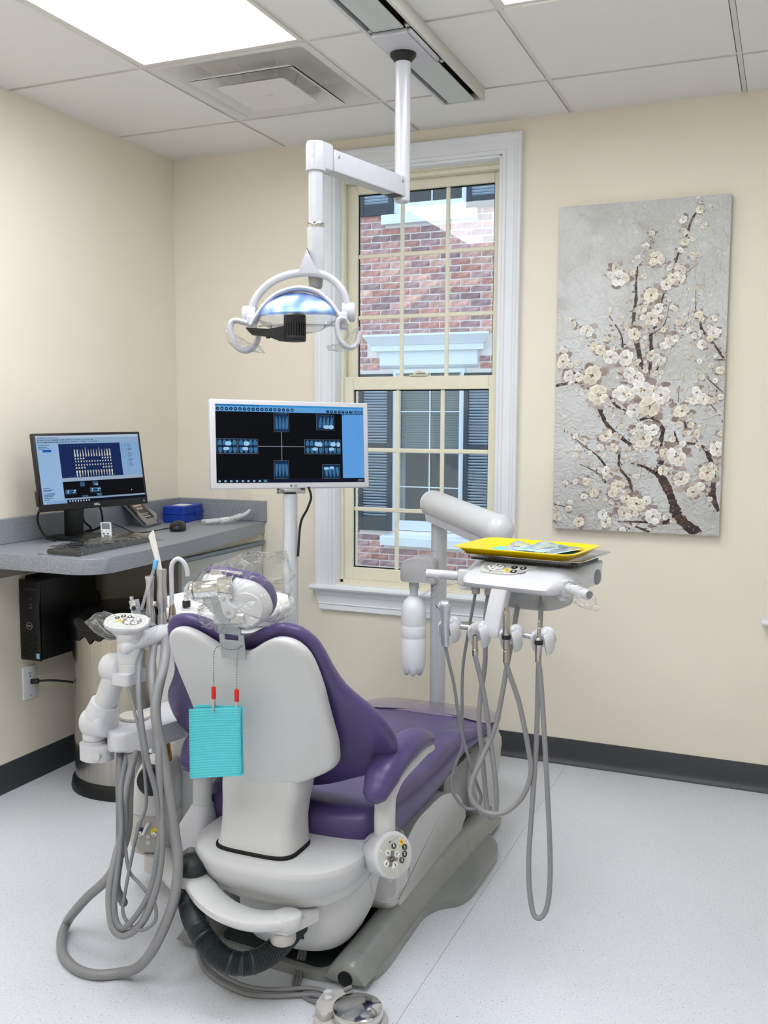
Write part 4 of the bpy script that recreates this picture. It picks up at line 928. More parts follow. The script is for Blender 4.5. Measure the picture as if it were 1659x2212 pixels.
obj('bottle_neck', lathe(B(), [(.0155, .710), (.0155, .738), (.019, .739), (.019, .775)], 28, M_), mat('frosted_cap', (214, 218, 220), .35), bo, smooth=40)
# instrument console
def ring(z, f, ch, sx, bk, x0=0):
    pts = [(-.105+x0, f), (.138+x0, f), (.138+.03*ch, f+.035*ch+.05), (sx, f+.13), (sx, bk), (-sx, bk), (-sx, f+.13), (-.105-.03*ch+x0, f+.035*ch+.05)]
    return [dl(x, y, z) for x, y in rpoly(pts, [.03, .03, .03, .03, .03, .03, .03, .03], 5)]
b = B(); loft(b, [ring(.930, -.095, .8, .150, .10), ring(.931, -.128, 1, .165, .13), ring(.936, -.142, 1, .170, .135), ring(.946, -.149, 1, .172, .137), ring(.955, -.142, 1, .172, .137), ring(.966, -.110, 1, .172, .137), ring(.978, -.072, 1, .172, .137), ring(.987, -.035, .9, .171, .137), ring(.991, -.012, .9, .168, .135), ring(.992, .02, .8, .16, .13)])
obj('console', b, WHITE, du, smooth=50)
KQ = DM_ @ axes((-.015, -.077, .9785), (1, 0, 0), V((0, .955, .296)).normalized(), V((0, -.296, .955)).normalized()) @ Matrix.Scale(1.0, 4)
# the sloped fascia is not quite flat, so the keypad sits on a low plinth
kp = prism(B(), rpoly([(-.078, .030), (.082, .030), (.035, -.030), (-.062, -.030)], [.008, .008, .02, .02], 5), -.012, .0012, M=KQ); obj('keypad', kp, PADG, du, smooth=0)
obj('key_field', prism(B(), [(p[0], p[1]) for p in sell(-.030, .004, 0, .030, .021, 2.2, 28)], .0011, .0015, M=KQ), mat('key_field_grey', (160, 162, 160), .45), du, smooth=0)
obj('key_field', prism(B(), rpoly([(.008, -.008), (.030, .0), (.062, .002), (.058, -.016), (.028, -.020), (.01, -.02)], .008), .0011, .0013, M=KQ), mat('key_field_grey', (160, 162, 160), .45), du, smooth=0)
keypad_round(du, KQ, [(-.042, .004, .0098, KWHITE, .5), (-.028, .015, .0098, KWHITE, -.2), (-.016, .005, .0098, KWHITE, -.9), (-.030, -.008, .0098, KWHITE, 2.6), (.010, -.008, .0092, KYEL, '0'), (.022, .012, .0088, KBLACK, '1'), (.047, .012, .0088, KBLACK, '2'), (.031, -.012, .0088, KBLACK, '3')], .0012)
brandmark(KQ @ Matrix.Translation(V((-.012, -.021, .0004))) @ Matrix.Scale(1.5, 4), .026, du)
obj('side_socket', cyl(B(), dl(.171, .085, .955), dl(.1735, .085, .955), .02, n=24), mat('socket_grey', (120, 122, 124), .4), du)
obj('under_housing', loft(B(), [[dl(x, y, z) for x, y in [(p[0], p[1]) for p in sell(.03, .02, 0, .10*s, .10*s, 3, 32)]] for z, s in ((.875, .75), (.880, .85), (.905, .92), (.931, .95))]), mat('under_grey', (176, 178, 178), .4), du, smooth=40)
# side grips
for nm, pa, pb, sc_ in (('grip_left', (-.125, -.088, .950), (-.225, -.125, .953), 1), ('grip_right', (.150, -.075, .950), (.238, -.125, .945), 1)):
    A_, Bq = dl(*pa), dl(*pb); d_ = (Bq-A_).normalized()
    obj('side_grip', cyl(B(), A_, Bq, .0125, n=24, bev=.002), WHITE, du)
    obj('grip_bore', cyl(B(), Bq, Bq+d_*.0006, .0095, n=20), mat('socket_grey', (120, 122, 124), .4), du)
    obj('grip_mount', bx((-.02, -.018, -.022), (.02, .018, .018), .004, M=axes(A_, d_, V((-d_.y, d_.x, 0)).normalized(), (0, 0, 1))), LGREY, du)
    obj('mount_latch', bx((-.018, -.016, -.034), (.012, .016, -.022), .002, M=axes(A_, d_, V((-d_.y, d_.x, 0)).normalized(), (0, 0, 1))), WHITE, du)
# holder stem, bar, four holders
obj('holder_stem', loft(B(), [[dl(x+.0, y, z) for x, y in rpoly([(-.023+o, f-.022), (.023+o, f-.022), (.023+o, f+.012), (-.023+o, f+.012)], .007, 3)] for z, o, f in ((.938, .006, -.128), (.90, .003, -.140), (.845, .0, -.156), (.825, -.002, -.158), (.820, -.002, -.156))]), WHITE, du, smooth=40)
obj('holder_bar', cyl(B(), dl(-.14, -.158, .831), dl(.152, -.150, .831), .0068, n=20), mat('satin_bar', (214, 212, 214), .2, metal=.7), du)
obj('bar_end', cyl(B(), dl(.150, -.150, .831), dl(.165, -.150, .831), .008, n=18, bev=.002), CHROME, du)
HXS = [(-.120, .823), (-.032, .823), (.058, .825), (.144, .830)]
for x, z in HXS:
    c = dl(x, -.178, z); M_ = axes(c, DM_.to_3x3() @ V((1, 0, 0)), DM_.to_3x3() @ V((0, .94, .34)), DM_.to_3x3() @ V((0, -.34, .94)))
    # split cup: a C-shaped ring open toward the viewer, with a boss clamped on the bar
    b = B(); rg = []
    for k_ in range(25):
        a = R(-90+38+(360-76)*k_/24); ca, sa = cos(a), sin(a)
        rg.append([M_ @ V((ca*q, sa*q, zz)) for q, zz in ((.0118, -.018), (.0215, -.030), (.0275, -.018), (.0290, .004), (.0255, .021), (.018, .026), (.0118, .019))])
    loft(b, rg); obj('holder', b, WHITE, du, smooth=60)
    b = B(); bmesh.ops.create_uvsphere(b, u_segments=24, v_segments=14, radius=.0195, matrix=M_ @ Matrix.Translation(V((.004, .022, .006)))); obj('holder_boss', b, WHITE, du, smooth=180)
# hose outlets under the console
for x, y in ((-.098, -.08), (-.064, -.073), (.017, -.054), (.085, -.064)):
    obj('hose_outlet', bx((x-.009, y-.008, .905), (x+.009, y+.008, .932), .002, M=DM_), GREYP, du)
HP = dict(
A=[(-.114, -.205, .785), (-.104, -.203, .742), (-.09, -.200, .685), (-.069, -.196, .567), (-.027, -.190, .441), (-.015, -.186, .405), (-.024, -.192, .376), (-.053, -.2, .372), (-.084, -.206, .403), (-.096, -.199, .429), (-.094, -.18, .473), (-.086, -.160, .518), (-.097, -.145, .575), (-.113, -.118, .702), (-.108, -.105, .788), (-.098, -.082, .91)],
B=[(-.0285, -.205, .775), (-.019, -.198, .731), (-.006, -.190, .661), (.009, -.188, .568), (.029, -.194, .467), (.036, -.198, .398), (.028, -.206, .366), (.006, -.192, .386), (-.02, -.170, .496), (-.041, -.155, .587), (-.050, -.132, .653), (-.054, -.104, .732), (-.065, -.085, .838), (-.064, -.073, .911)],
C=[(.059, -.205, .770), (.068, -.198, .735), (.088, -.185, .665), (.112, -.178, .551), (.120, -.180, .494), (.107, -.196, .437), (.072, -.222, .397), (.029, -.239, .392), (-.006, -.248, .419), (-.014, -.237, .459), (.002, -.206, .525), (.017, -.175, .592), (.022, -.151, .67), (.019, -.122, .735), (.02, -.101, .792), (.017, -.071, .859), (.017, -.054, .911)],
D=[(.146, -.205, .785), (.152, -.203, .745), (.162, -.202, .635), (.176, -.204, .479), (.190, -.209, .312), (.193, -.216, .222), (.188, -.225, .178), (.174, -.233, .160), (.158, -.232, .172), (.144, -.224, .224), (.134, -.21, .298), (.130, -.19, .407), (.121, -.154, .57), (.106, -.12, .737), (.092, -.085, .846), (.085, -.066, .918)])
for k_, r_ in (('A', .0042), ('B', .0064), ('C', .0064), ('D', .0064)):
    obj('instrument_hose', tube(B(), [dl(*p) for p in HP[k_]], r_, 12, 7), HOSE if k_ != 'A' else HOSED, du, smooth=70)
# instruments resting in the holders
def upright(name, x, z0, lean, label, cat):
    o = dl(x, -.203, z0); t_ = thing(name, o, label, cat)
    return t_, axes(o, DM_.to_3x3() @ V((1, 0, 0)), DM_.to_3x3() @ V((0, cos(lean), sin(lean))), DM_.to_3x3() @ V((0, -sin(lean), cos(lean))))
t_, M_ = upright('air_water_syringe', -.1145, .785, .06, 'silver air water syringe in leftmost holder of the delivery bar', 'syringe')
b = B(); loft(b, [[M_ @ V((q*cos(2*pi*j/20)*sx, q*sin(2*pi*j/20), z)) for j in range(20)] for z, q, sx in ((0, .0075, 1), (.004, .0095, 1), (.05, .0102, 1), (.075, .0112, 1.05), (.095, .0125, 1.2), (.106, .0145, 1.3), (.114, .0140, 1.25), (.119, .010, 1.1))]); obj('body', b, mat('silver_plastic', (190, 194, 202), .3, metal=.5), t_, smooth=60)
obj('grip_strip', bx((-.0110, -.004, .006), (-.0085, .006, .09), .001, M=M_), mat('violet_grey_grip', (106, 104, 130), .4), t_)
b = B(); cyl(b, M_ @ V((-.012, -.008, .104)), M_ @ V((-.018, -.012, .112)), .006, n=16, bev=.001); obj('nozzle_ring', b, CHROME, t_)
b = B(); cyl(b, M_ @ V((.010, 0, .112)), M_ @ V((.016, -.002, .115)), .005, n=16, bev=.001); obj('button', b, CHROME, t_)
t_, M_ = upright('hose_coupling', -.0285, .772, .05, 'bare steel hose coupling in second holder of delivery bar', 'coupling')
b = B(); lathe(b, [(.0065, 0), (.0075, .002), (.0078, .018), (.0072, .019), (.0072, .022), (.0068, .023), (.0068, .052), (.0062, .054)], 22, M_); obj('body', b, STEEL, t_, smooth=30)
obj('socket_mouth', cyl(B(), M_ @ V((0, 0, .0535)), M_ @ V((0, 0, .0545)), .0048, n=16), BLACK, t_)
t_, M_ = upright('handpiece_motor', .0585, .768, .02, 'tall steel handpiece motor with black ring in third delivery holder', 'handpiece')
b = B(); lathe(b, [(.0065, 0), (.0078, .002), (.0078, .03), (.007, .031), (.007, .034), (.0085, .036), (.0088, .060)], 24, M_); obj('coupling', b, STEEL, t_, smooth=30)
obj('seal_ring', lathe(B(), [(.0105, .060), (.011, .062), (.011, .068), (.0105, .070)], 24, M_), BLACK, t_, smooth=30)
b = B(); lathe(b, [(.0092, .070), (.0095, .072), (.0095, .126), (.008, .130), (.006, .131), (.006, .134), (.0068, .135), (.0068, .138), (.005, .139)], 24, M_); obj('motor_body', b, STEEL, t_, smooth=30)
t_, M_ = upright('handpiece_coupler', .145, .782, .0, 'stepped steel swivel coupler in rightmost holder of delivery bar', 'handpiece')
b = B(); lathe(b, [(.0062, 0), (.0075, .002), (.0078, .042), (.0088, .044)], 22, M_); obj('sleeve', b, STEEL, t_, smooth=30)
obj('seal_ring', lathe(B(), [(.0098, .044), (.0103, .046), (.0103, .053), (.0098, .055)], 22, M_), BLACK, t_, smooth=30)
b = B(); lathe(b, [(.0085, .055), (.0075, .058), (.0052, .060), (.0052, .066), (.0042, .0665), (.0042, .070), (.005, .0705), (.005, .074), (.0038, .0745), (.0038, .080), (.0045, .081), (.0045, .084), (.0032, .085), (.0032, .100), (.0024, .101), (.0024, .106)], 20, M_); obj('stepped_spigot', b, STEEL, t_, smooth=30)

# ------------------------------------------------------------------ trays on the console
def tray(nm, M, w, d, z0, h, flare, th, m, lab, par=None, lip=.006):
    def rr(k, z, q=.03): return [M @ V((x, y, z)) for x, y in rpoly([(-w/2-k, -d/2-k), (w/2+k, -d/2-k), (w/2+k, d/2+k), (-w/2-k, d/2+k)], q+.01, 6)]
    b = B(); loft(b, [rr(-flare, z0), rr(-flare+.003, z0-.0), rr(0, z0+h-.002), rr(lip, z0+h), rr(lip, z0+h+th), rr(-.001, z0+h+th), rr(-flare-th*.5, z0+th)])
    return obj(nm, b, m, par, smooth=40)
TM = DM_ @ frame((.005, .035, 0), R(3))
t_ = thing('metal_tray', dl(.005, .03, .993), 'shallow stainless instrument tray under the yellow tray on console', 'tray')
TM = DM_ @ frame((.005, .055, 0.004), R(3))
tray('tray_pan', TM, .335, .245, .9965, .009, .012, .0012, CHROME, '', t_, .008)
obj('rubber_mat', prism(B(), rpoly([(-.15, -.094), (.15, -.094), (.15, .094), (-.15, .094)], .02), .9875, .9965, M=TM), BLACK, t_)
b = B()
for i in range(34):
    x = -.148+.296*i/33
    bmesh.ops.create_icosphere(b, subdivisions=1, radius=.0032, matrix=TM @ Matrix.Translation(V((x, -.0955, .9935))))
obj('mat_studs', b, mat('dark_studs', (86, 80, 66), .35), t_, kind='stuff', smooth=180)
yt = thing('yellow_tray', dl(0, .03, 1.006), 'bright yellow plastic tray with instrument pouches on delivery console', 'tray')
TY = DM_ @ frame((-.012, .045, .0), R(4))
tray('tray_shell', TY, .325, .235, 1.0065, .019, .022, .002, YELLOW, '', yt, .007)
li = thing('tray_liner', dl(0, .04, 1.009), 'aqua paper liner lying in the yellow tray', 'paper liner')
obj('paper_sheet', prism(B(), rpoly([(-.115, -.085), (.125, -.085), (.125, .082), (-.115, .082)], .004), 1.0088, 1.0094, M=TY), TEALP, li, smooth=0)
def pouch(nm, ctr, ang, w, d, label, rise, seed, group=None):
    r_ = random.Random(seed); root = thing(nm, TY @ V((ctr[0], ctr[1], 1.0095)), label, 'pouch', group)
    M = TY @ frame((ctr[0], ctr[1], 1.0098), ang); n = 9
    hx = [[rise*(max(0, sin(pi*i/(n-1)))**.7)*(.55+.45*r_.random())*max(.12, sin(pi*j/(n-1)))+.0006 for j in range(n)] for i in range(n)]
    for lay, m_, dz in (('paper_back', PAPER, 0), ('clear_front', BPOUCH, .0022)):
        b = B(); g = [[b.verts.new(M @ V((-w/2+w*i/(n-1), -d/2+d*j/(n-1), hx[i][j]*(.35 if dz == 0 else 1)+dz+(.010*max(0, (i/(n-1)-.8)/.2) if seed % 2 else 0)))) for j in range(n)] for i in range(n)]
        for i in range(n-1):
            for j in range(n-1): b.faces.new((g[i][j], g[i+1][j], g[i+1][j+1], g[i][j+1]))
        o = obj(lay, b, m_, root, smooth=22)
    return root, M
BPOUCH = film('blue_pouch_film', (.78, .90, .99), .30, 1.45, .08, wcol=(.62, .82, .97))
p1, M1 = pouch('sterile_pouch', (-.032, .012), R(24), .070, .170, 'narrow blue sterile pouch with slim instruments, left in yellow tray', .026, 3, 'sterile pouches in the yellow tray')
p2, M2 = pouch('sterile_pouch', (.052, .018), R(-12), .135, .180, 'large clear blue pouch with mirror instruments on right of yellow tray', .030, 5, 'sterile pouches in the yellow tray')
for k_, (x, a) in enumerate(((-.012, .05), (.004, -.04))):
    obj('slim_instrument', tube(B(), [M1 @ V((x, -.065, .005)), M1 @ V((x+a*.5, 0, .006)), M1 @ V((x, .06, .005))], .0022, 8, 4), mat('dark_steel', (60, 64, 70), .3, metal=.8), p1)
for k_, (x, a) in enumerate(((-.035, .1), (-.012, -.05), (.014, .12), (.036, -.1))):
    obj('slim_instrument', tube(B(), [M2 @ V((x, -.06, .006)), M2 @ V((x+a*.2, 0, .008)), M2 @ V((x+a*.1, .055, .008))], .0026, 8, 4), mat('blue_steel', (78, 98, 124), .3, metal=.6), p2)
obj('mouth_mirror', cyl(B(), M2 @ V((.022, .03, .0135)), M2 @ V((.022, .031, .0145)), .012, n=24), mat('blue_steel', (78, 98, 124), .3, metal=.6), p2)
obj('green_slip', prism(B(), [(-.045, -.082), (.04, -.082), (.03, -.055), (-.035, -.055)], .0125, .0130, M=M2), mat('pale_green_slip', (190, 232, 214), .7), p2)
ct = thing('cotton_swab', TY @ V((-.115, -.02, 1.01)), 'white paper strip lying at left end of the yellow tray', 'strip')
obj('strip', bx((-.05, -.006, 0), (.05, .006, .004), .0015, M=TY @ frame((-.098, -.055, 1.0096), R(18))), PAPER, ct)

# ================================================================== ceiling track and operatory lamp
tk = thing('ceiling_track', (1.495, -1.6, CEIL), 'long white ceiling track with cover plates that carries the lamp pole', 'track')
TX0, TX1, TY1, TY0, TZ = 1.414, 1.570, -.390, -3.30, 2.475
obj('side_rail', bx((TX0, TY0, TZ), (TX0+.012, TY1, CEIL), .001, 1), WHITE, tk)
obj('side_rail', bx((TX1-.012, TY0, TZ), (TX1, TY1, CEIL), .003, 2), mat('ivory_rail', (216, 214, 206), .4), tk)
obj('end_cap', bx((TX0, TY1, TZ), (TX1, TY1+.004, CEIL), .001, 1), mat('ivory_rail', (216, 214, 206), .4), tk)
obj('track_bed', bx((TX0+.012, TY0, CEIL-.02), (TX1-.012, TY1, CEIL-.001)), DARK, tk, smooth=0)
PLATE = mat('cover_plate', (198, 204, 202), .35)
obj('cover_plate', bx((TX0+.026, -.79, TZ+.002), (TX1-.034, TY1-.001, TZ+.006), .001, 1), PLATE, tk)
obj('cover_plate', bx((TX0+.026, TY0, TZ+.002), (TX1-.034, -1.066, TZ+.006), .001, 1), PLATE, tk)
b = B()
for y in (-.78, -1.07):
    for x in (TX0+.018, TX1-.022): box(b, (x-.006, y-.01, TZ+.002), (x+.006, y+.01, TZ+.02), .002)
obj('roller_clips', b, SATIN, tk, kind='stuff')

LAMPW = mat('lamp_white_enamel', (198, 199, 206), .28, coat=.3)  # white plastic darkened to offset glare from the close ceiling panel
lp = thing('dental_lamp', (1.474, -.917, 2.475), 'white ceiling mounted dental lamp with arched yoke and blue tinted reflector', 'lamp')
QX, QY = 1.474, -.917
obj('trolley', bx((TX0+.018, -1.062, TZ-.012), (TX1-.026, -.80, TZ+.004), .003, 2), LAMPW, lp)
obj('trolley_edge', bx((TX1-.025, -1.06, TZ-.010), (TX1-.014, -.82, TZ+.002), .003, 2), LAMPW, lp)
obj('pole_collar', lathe(B(), [(.024, 2.438), (.030, 2.445), (.040, 2.457), (.040, 2.463)], 32, frame((QX, QY, 0))), BLACK, lp)
obj('pole', lathe(B(), [(.0235, 2.085), (.0235, 2.455)], 32, frame((QX, QY, 0))), LAMPW, lp, smooth=40)
JX, JY = 1.388, -1.332
obj('pole_foot', lathe(B(), [(.020, 2.026), (.0235, 2.030), (.0240, 2.095), (.0236, 2.098)], 32, frame((QX, QY, 0))), LAMPW, lp, smooth=40)
ad = V((JX-QX, JY-QY, 0)); al_ = ad.length; ad.normalize(); asd = V((-ad.y, ad.x, 0))
AMx = axes((QX, QY, 2.068), ad, asd, (0, 0, 1))
obj('arm', bx((.012, -.0225, -.030), (al_-.055, .0225, .030), .005, 3, AMx), LAMPW, lp)
obj('arm_underside', bx((.02, -.017, -.0312), (al_-.06, .017, -.029), .0, M=AMx), mat('arm_under_grey', (196, 196, 196), .5), lp)
obj('arm_gap', bx((.028, -.019, -.032), (.075, .019, -.0305), M=AMx), BLACK, lp)  # black patch painting the shade of the open underside
for s, sx in ((.03, 1), (al_-.075, 1)):
    obj('arm_screw', cyl(B(), AMx @ V((s, .0222, .013)), AMx @ V((s, .0237, .013)), .0055, n=16, bev=.001), SATIN, lp)
    obj('arm_screw', cyl(B(), AMx @ V((s, -.0222, .013)), AMx @ V((s, -.0237, .013)), .0055, n=16, bev=.001), SATIN, lp)
# elbow head: rounded block over the drop tube
b = B(); box(b, (al_-.055, -.021, -.032), (al_+.005, .021, .042), .008, 3, AMx); obj('elbow_block', b, LAMPW, lp, smooth=50)
b = B(); lathe(b, [(.020, 2.028), (.0262, 2.030), (.0268, 2.036), (.0268, 2.098), (.024, 2.106), (.012, 2.109)], 32, frame((JX, JY, 0))); obj('elbow_cap', b, LAMPW, lp, smooth=50)
cd = (V((2.6, -3.73, 2.0))-V((JX, JY, 2.0))).normalized(); cd.z = 0
for z in (2.052, 2.074):
    d_ = V((.15, -.99, 0)).normalized(); c = V((JX, JY, z))+d_*.0262
    obj('elbow_screw', cyl(B(), c, c+d_*.0012, .0045, n=14), SATIN, lp)
obj('drop_tube', lathe(B(), [(.0195, 1.88), (.0195, 2.035)], 28, frame((JX, JY, 0))), LAMPW, lp, smooth=40)
obj('chrome_ring', lathe(B(), [(.0228, 1.879), (.0235, 1.880), (.0235, 1.892), (.0228, 1.893)], 28, frame((JX, JY, 0))), CHROME, lp)
obj('sleeve', lathe(B(), [(.0215, 1.748), (.0225, 1.750), (.0235, 1.879)], 28, frame((JX, JY, 0))), LAMPW, lp, smooth=40)
obj('sleeve_end', lathe(B(), [(.015, 1.718), (.0175, 1.722), (.0218, 1.752)], 28, frame((JX, JY, 0))), mat('grey_sleeve_end', (158, 158, 158), .4), lp)
LM = axes((1.364, -1.388, 1.64), V((.922, .388, .012)).normalized(), V((-.388, .922, 0)).normalized(), (0, 0, 1))
def lpx(u, v, y=0.): return LM @ V(((u-645)/800, y, (690-v)/800))
def band(pts, w, h, k=5, taper=None, up=(0, 0, 1)):
    P5 = spline(pts, k); N = len(P5); rg = []
    nrm = LM.to_3x3() @ V((0, 1, 0))
    for i, p in enumerate(P5):
        T = (P5[min(i+1, N-1)]-P5[max(i-1, 0)]).normalized(); n_ = (nrm-T*nrm.dot(T)).normalized(); s_ = T.cross(n_)
        t_ = i/(N-1); f = taper(t_) if taper else 1
        rg.append([p+n_*a*w*f+s_*c*h*f for a, c in [(cos(2*pi*j/16)*(1+.0), sin(2*pi*j/16)) for j in range(16)]])
    return loft(B(), rg)
Y0 = .012
obj('yoke', band([lpx(541, 700, Y0), lpx(544, 672, Y0), lpx(556, 645, Y0), lpx(584, 618, Y0), lpx(622, 602, Y0), lpx(668, 597, Y0), lpx(706, 605, Y0), lpx(732, 626, Y0), lpx(746, 652, Y0), lpx(751, 690, Y0)], .016, .0105), LAMPW, lp, smooth=70)
b = B(); loft(b, [[lpx(u, v, y) for u, v, y in ((648-s, vv, ya), (648+s+o, vv, ya), (648+s+o, vv, yb), (648-s, vv, yb))] for s, o, vv, ya, yb in ((4, 42, 600, -.004, .03), (-2, 34, 585, -.006, .04), (-10, 32, 565, -.006, .045), (-17, 32, 548, -.004, .05))]); obj('yoke_neck', b, LAMPW, lp, smooth=30)
for u, v, s in ((538, 688, -1), (752, 682, 1)):
    c = lpx(u, v, Y0); d_ = LM.to_3x3() @ V((1, 0, 0))
    obj('yoke_pivot', cyl(B(), c-d_*.019, c+d_*.019, .0265, n=32, bev=.006), LAMPW, lp)
    obj('pivot_gap', cyl(B(), c-d_*s*.0205, c-d_*s*.019, .0245, n=32), mat('grey_sleeve_end', (158, 158, 158), .4), lp)
# head: cowl band over the reflector, clear shield below
obj('cowl', band([lpx(545, 712, -.01), lpx(556, 694, -.01), lpx(575, 668, -.01), lpx(604, 645, -.01), lpx(645, 634, -.01), lpx(684, 641, -.01), lpx(712, 662, -.01), lpx(728, 684, -.01), lpx(742, 704, -.01)], .03, .0085), LAMPW, lp, smooth=70)
for s, u, v in ((-1, 545, 703), (1, 742, 698)):
    c = lpx(u, v, -.005); obj('cowl_cheek', bx((-.012, -.026, -.028), (.012, .024, .018), .007, 3, LM @ Matrix.Translation(LM.inverted() @ c)), LAMPW, lp)
REFL = bpy.data.materials.new('blue_dichroic_reflector'); REFL.use_nodes = True
_n = REFL.node_tree; _b = _n.nodes['Principled BSDF']; _b.inputs['Metallic'].default_value = .85; _b.inputs['Roughness'].default_value = .38
_l = _n.nodes.new('ShaderNodeTexCoord'); _v = _n.nodes.new('ShaderNodeTexWave'); _v.inputs['Scale'].default_value = 9; _v.inputs['Distortion'].default_value = .6
_r = _n.nodes.new('ShaderNodeMixRGB'); _r.inputs[1].default_value = (*lin((138, 176, 240)), 1); _r.inputs[2].default_value = (*lin((182, 206, 246)), 1)
_n.links.new(_l.outputs['Object'], _v.inputs['Vector']); _n.links.new(_v.outputs['Fac'], _r.inputs[0]); _n.links.new(_r.outputs[0], _b.inputs['Base Color'])
def dome(a0, a1, ax, az, ay, nz=10, nx=32, c=(0, -.01, -.004), o=0.):
    # part of an ellipsoid bulging toward the viewer
    b = B(); g = []
    for i in range(nz+1):
        ph_ = R(a0+(a1-a0)*i/nz)
        g.append([b.verts.new(LM @ V((c[0]+ax*cos(t_)*(cos(ph_)*.55+.45), c[1]-ay*sin(t_)*cos(ph_)-o, c[2]+az*sin(ph_)*(.35+.65*sin(t_)**.6)))) for t_ in [pi*j/nx for j in range(nx+1)]])
    for i in range(nz):
        for j in range(nx): b.faces.new((g[i][j], g[i][j+1], g[i+1][j+1], g[i+1][j]))
    return b
o = obj('reflector', dome(0, 82, .112, .064, .062), REFL, lp, smooth=180); s_ = o.modifiers.new('t', 'SOLIDIFY'); s_.thickness = .002
o = obj('shield', dome(-70, 0, .114, .050, .066), CLEARP, lp, smooth=180); s_ = o.modifiers.new('t', 'SOLIDIFY'); s_.thickness = .002
obj('shield_edge', tube(B(), [LM @ V((.114*cos(pi*j/24)*(cos(R(-70))*.55+.45), -.01-.066*sin(pi*j/24)*cos(R(-70)), -.004+.050*sin(R(-70))*(.35+.65*sin(pi*j/24)**.6))) for j in range(25)], .0018, 8), CLEARP, lp, smooth=70)
obj('shield_rim', tube(B(), [LM @ V((.115*cos(pi*j/24), -.01-.067*sin(pi*j/24), -.004)) for j in range(25)], .0022, 8), CLEARP, lp, smooth=70)
obj('inner_mirror', prism(B(), [(.108*cos(pi*j/24), -.058*sin(pi*j/24)) for j in range(25)], -.030, -.028, M=LM @ Matrix.Translation(V((0, -.008, 0)))), mat('grey_mirror', (170, 172, 172), .2, metal=.9), lp, smooth=0)
# bulb holder: black arm and slotted cylinder
b = B(); lathe(b, [(.027, -.074), (.0295, -.070), (.0295, -.062), (.0288, -.060)], 36, LM @ frame((-.004, -.062, 0))); lathe(b, [(.0288, -.026), (.0295, -.024), (.0295, -.006), (.025, -.002)], 36, LM @ frame((-.004, -.062, 0)))
for j in range(26):
    a = 2*pi*j/26; M_ = LM @ frame((-.004, -.062, 0), a); box(b, (.0255, -.0022, -.062), (.0292, .0022, -.024), M=M_)
lathe(b, [(.020, -.065), (.020, -.02)], 24, LM @ frame((-.004, -.062, 0)))
obj('bulb_housing', b, BLACK, lp, smooth=35, kind='stuff')
obj('bulb_arm', loft(B(), [[LM @ V((x, y, z)) for y, z in ((-.072+o_, zt), (-.050+o_, zt), (-.050+o_, zb), (-.072+o_, zb))] for x, zt, zb, o_ in ((-.137, -.034, -.036, .03), (-.120, -.036, -.054, .02), (-.075, -.040, -.060, .008), (-.045, -.036, -.072, .0), (-.020, -.030, -.074, .0))]), BLACK, lp, smooth=30)
obj('arm_catch', cyl(B(), LM @ V((-.075, -.062, -.060)), LM @ V((-.075, -.062, -.065)), .006, n=14), BLACK, lp)
# loop handles
def handle(pts): obj('handle', band([lpx(*p) for p in pts], .0165, .0078, 6), LAMPW, lp, smooth=70)
handle([(533, 706, -.02), (516, 702, -.03), (505, 706, -.035), (503, 722, -.036), (509, 745, -.034), (518, 760, -.026), (532, 765, -.012), (546, 757, .004), (554, 742, .014), (557, 728, .018)])
handle([(749, 706, -.02), (742, 700, -.03), (733, 703, -.036), (730, 720, -.036), (735, 742, -.034), (746, 756, -.024), (760, 759, -.010), (770, 750, .006), (774, 737, .014), (775, 726, .018)])

# ================================================================== counter, cabinet and what stands there
CZ = .910
ctp = [(0, 0), (0, -1.285), (.575, -1.285), (.570, -1.05), (.558, -.78), (.520, -.50), (.458, 0)]
co = thing('countertop', (.28, -.64, CZ-.05), 'grey speckled laminate countertop with rounded end along left wall', 'countertop')
obj('worktop', prism(B(), rpoly(ctp, [0, 0, .11, .02, .05, .05, 0], 8), CZ-.052, CZ, .002, 1), LAMIN, co, smooth=30)
obj('backsplash', bx((.0005, -1.285, CZ), (.019, -.019, CZ+.092), .002, 1), LAMIN, co)
obj('backsplash', bx((.0005, -.019, CZ), (.470, -.0005, CZ+.092), .002, 1), LAMIN, co)
obj('wall_cleat', bx((.0, -1.28, CZ-.12), (.018, -.66, CZ-.053), .001, 1), CABSIDE, co)
ca = thing('base_cabinet', (.225, -.32, 0), 'pale grey base cabinet with metal drawer pull under the countertop corner', 'cabinet')
obj('body', bx((.001, -.640, .09), (.432, -.001, CZ-.053)), CABSIDE, ca, smooth=0)
obj('toe_kick', bx((.001, -.640, 0), (.38, -.001, .09)), BLACK, ca, smooth=0)
obj('top_rail', bx((.432, -.640, CZ-.085), (.448, -.004, CZ-.053), .001, 1), mat('cream_rail', (214, 208, 188), .5), ca)
dr = thing('drawer', (.44, -.32, .6)); dr.parent = ca; dr.matrix_parent_inverse = INV[ca.name]
obj('drawer_front', bx((.433, -.632, .60), (.451, -.012, .805), .002, 1), CAB, dr)
obj('drawer_pull', loft(B(), [[(.449, y, .805), (.464, y, .812), (.470, y, .826), (.464, y, .828), (.452, y, .818), (.435, y, .818), (.435, y, .805)] for y in (-.632, -.012)]), DRAWPULL, dr, smooth=30)
do = thing('cabinet_door', (.44, -.32, .35)); do.parent = ca; do.matrix_parent_inverse = INV[ca.name]
obj('door_panel', bx((.433, -.632, .10), (.451, -.012, .592), .002, 1), CAB, do)

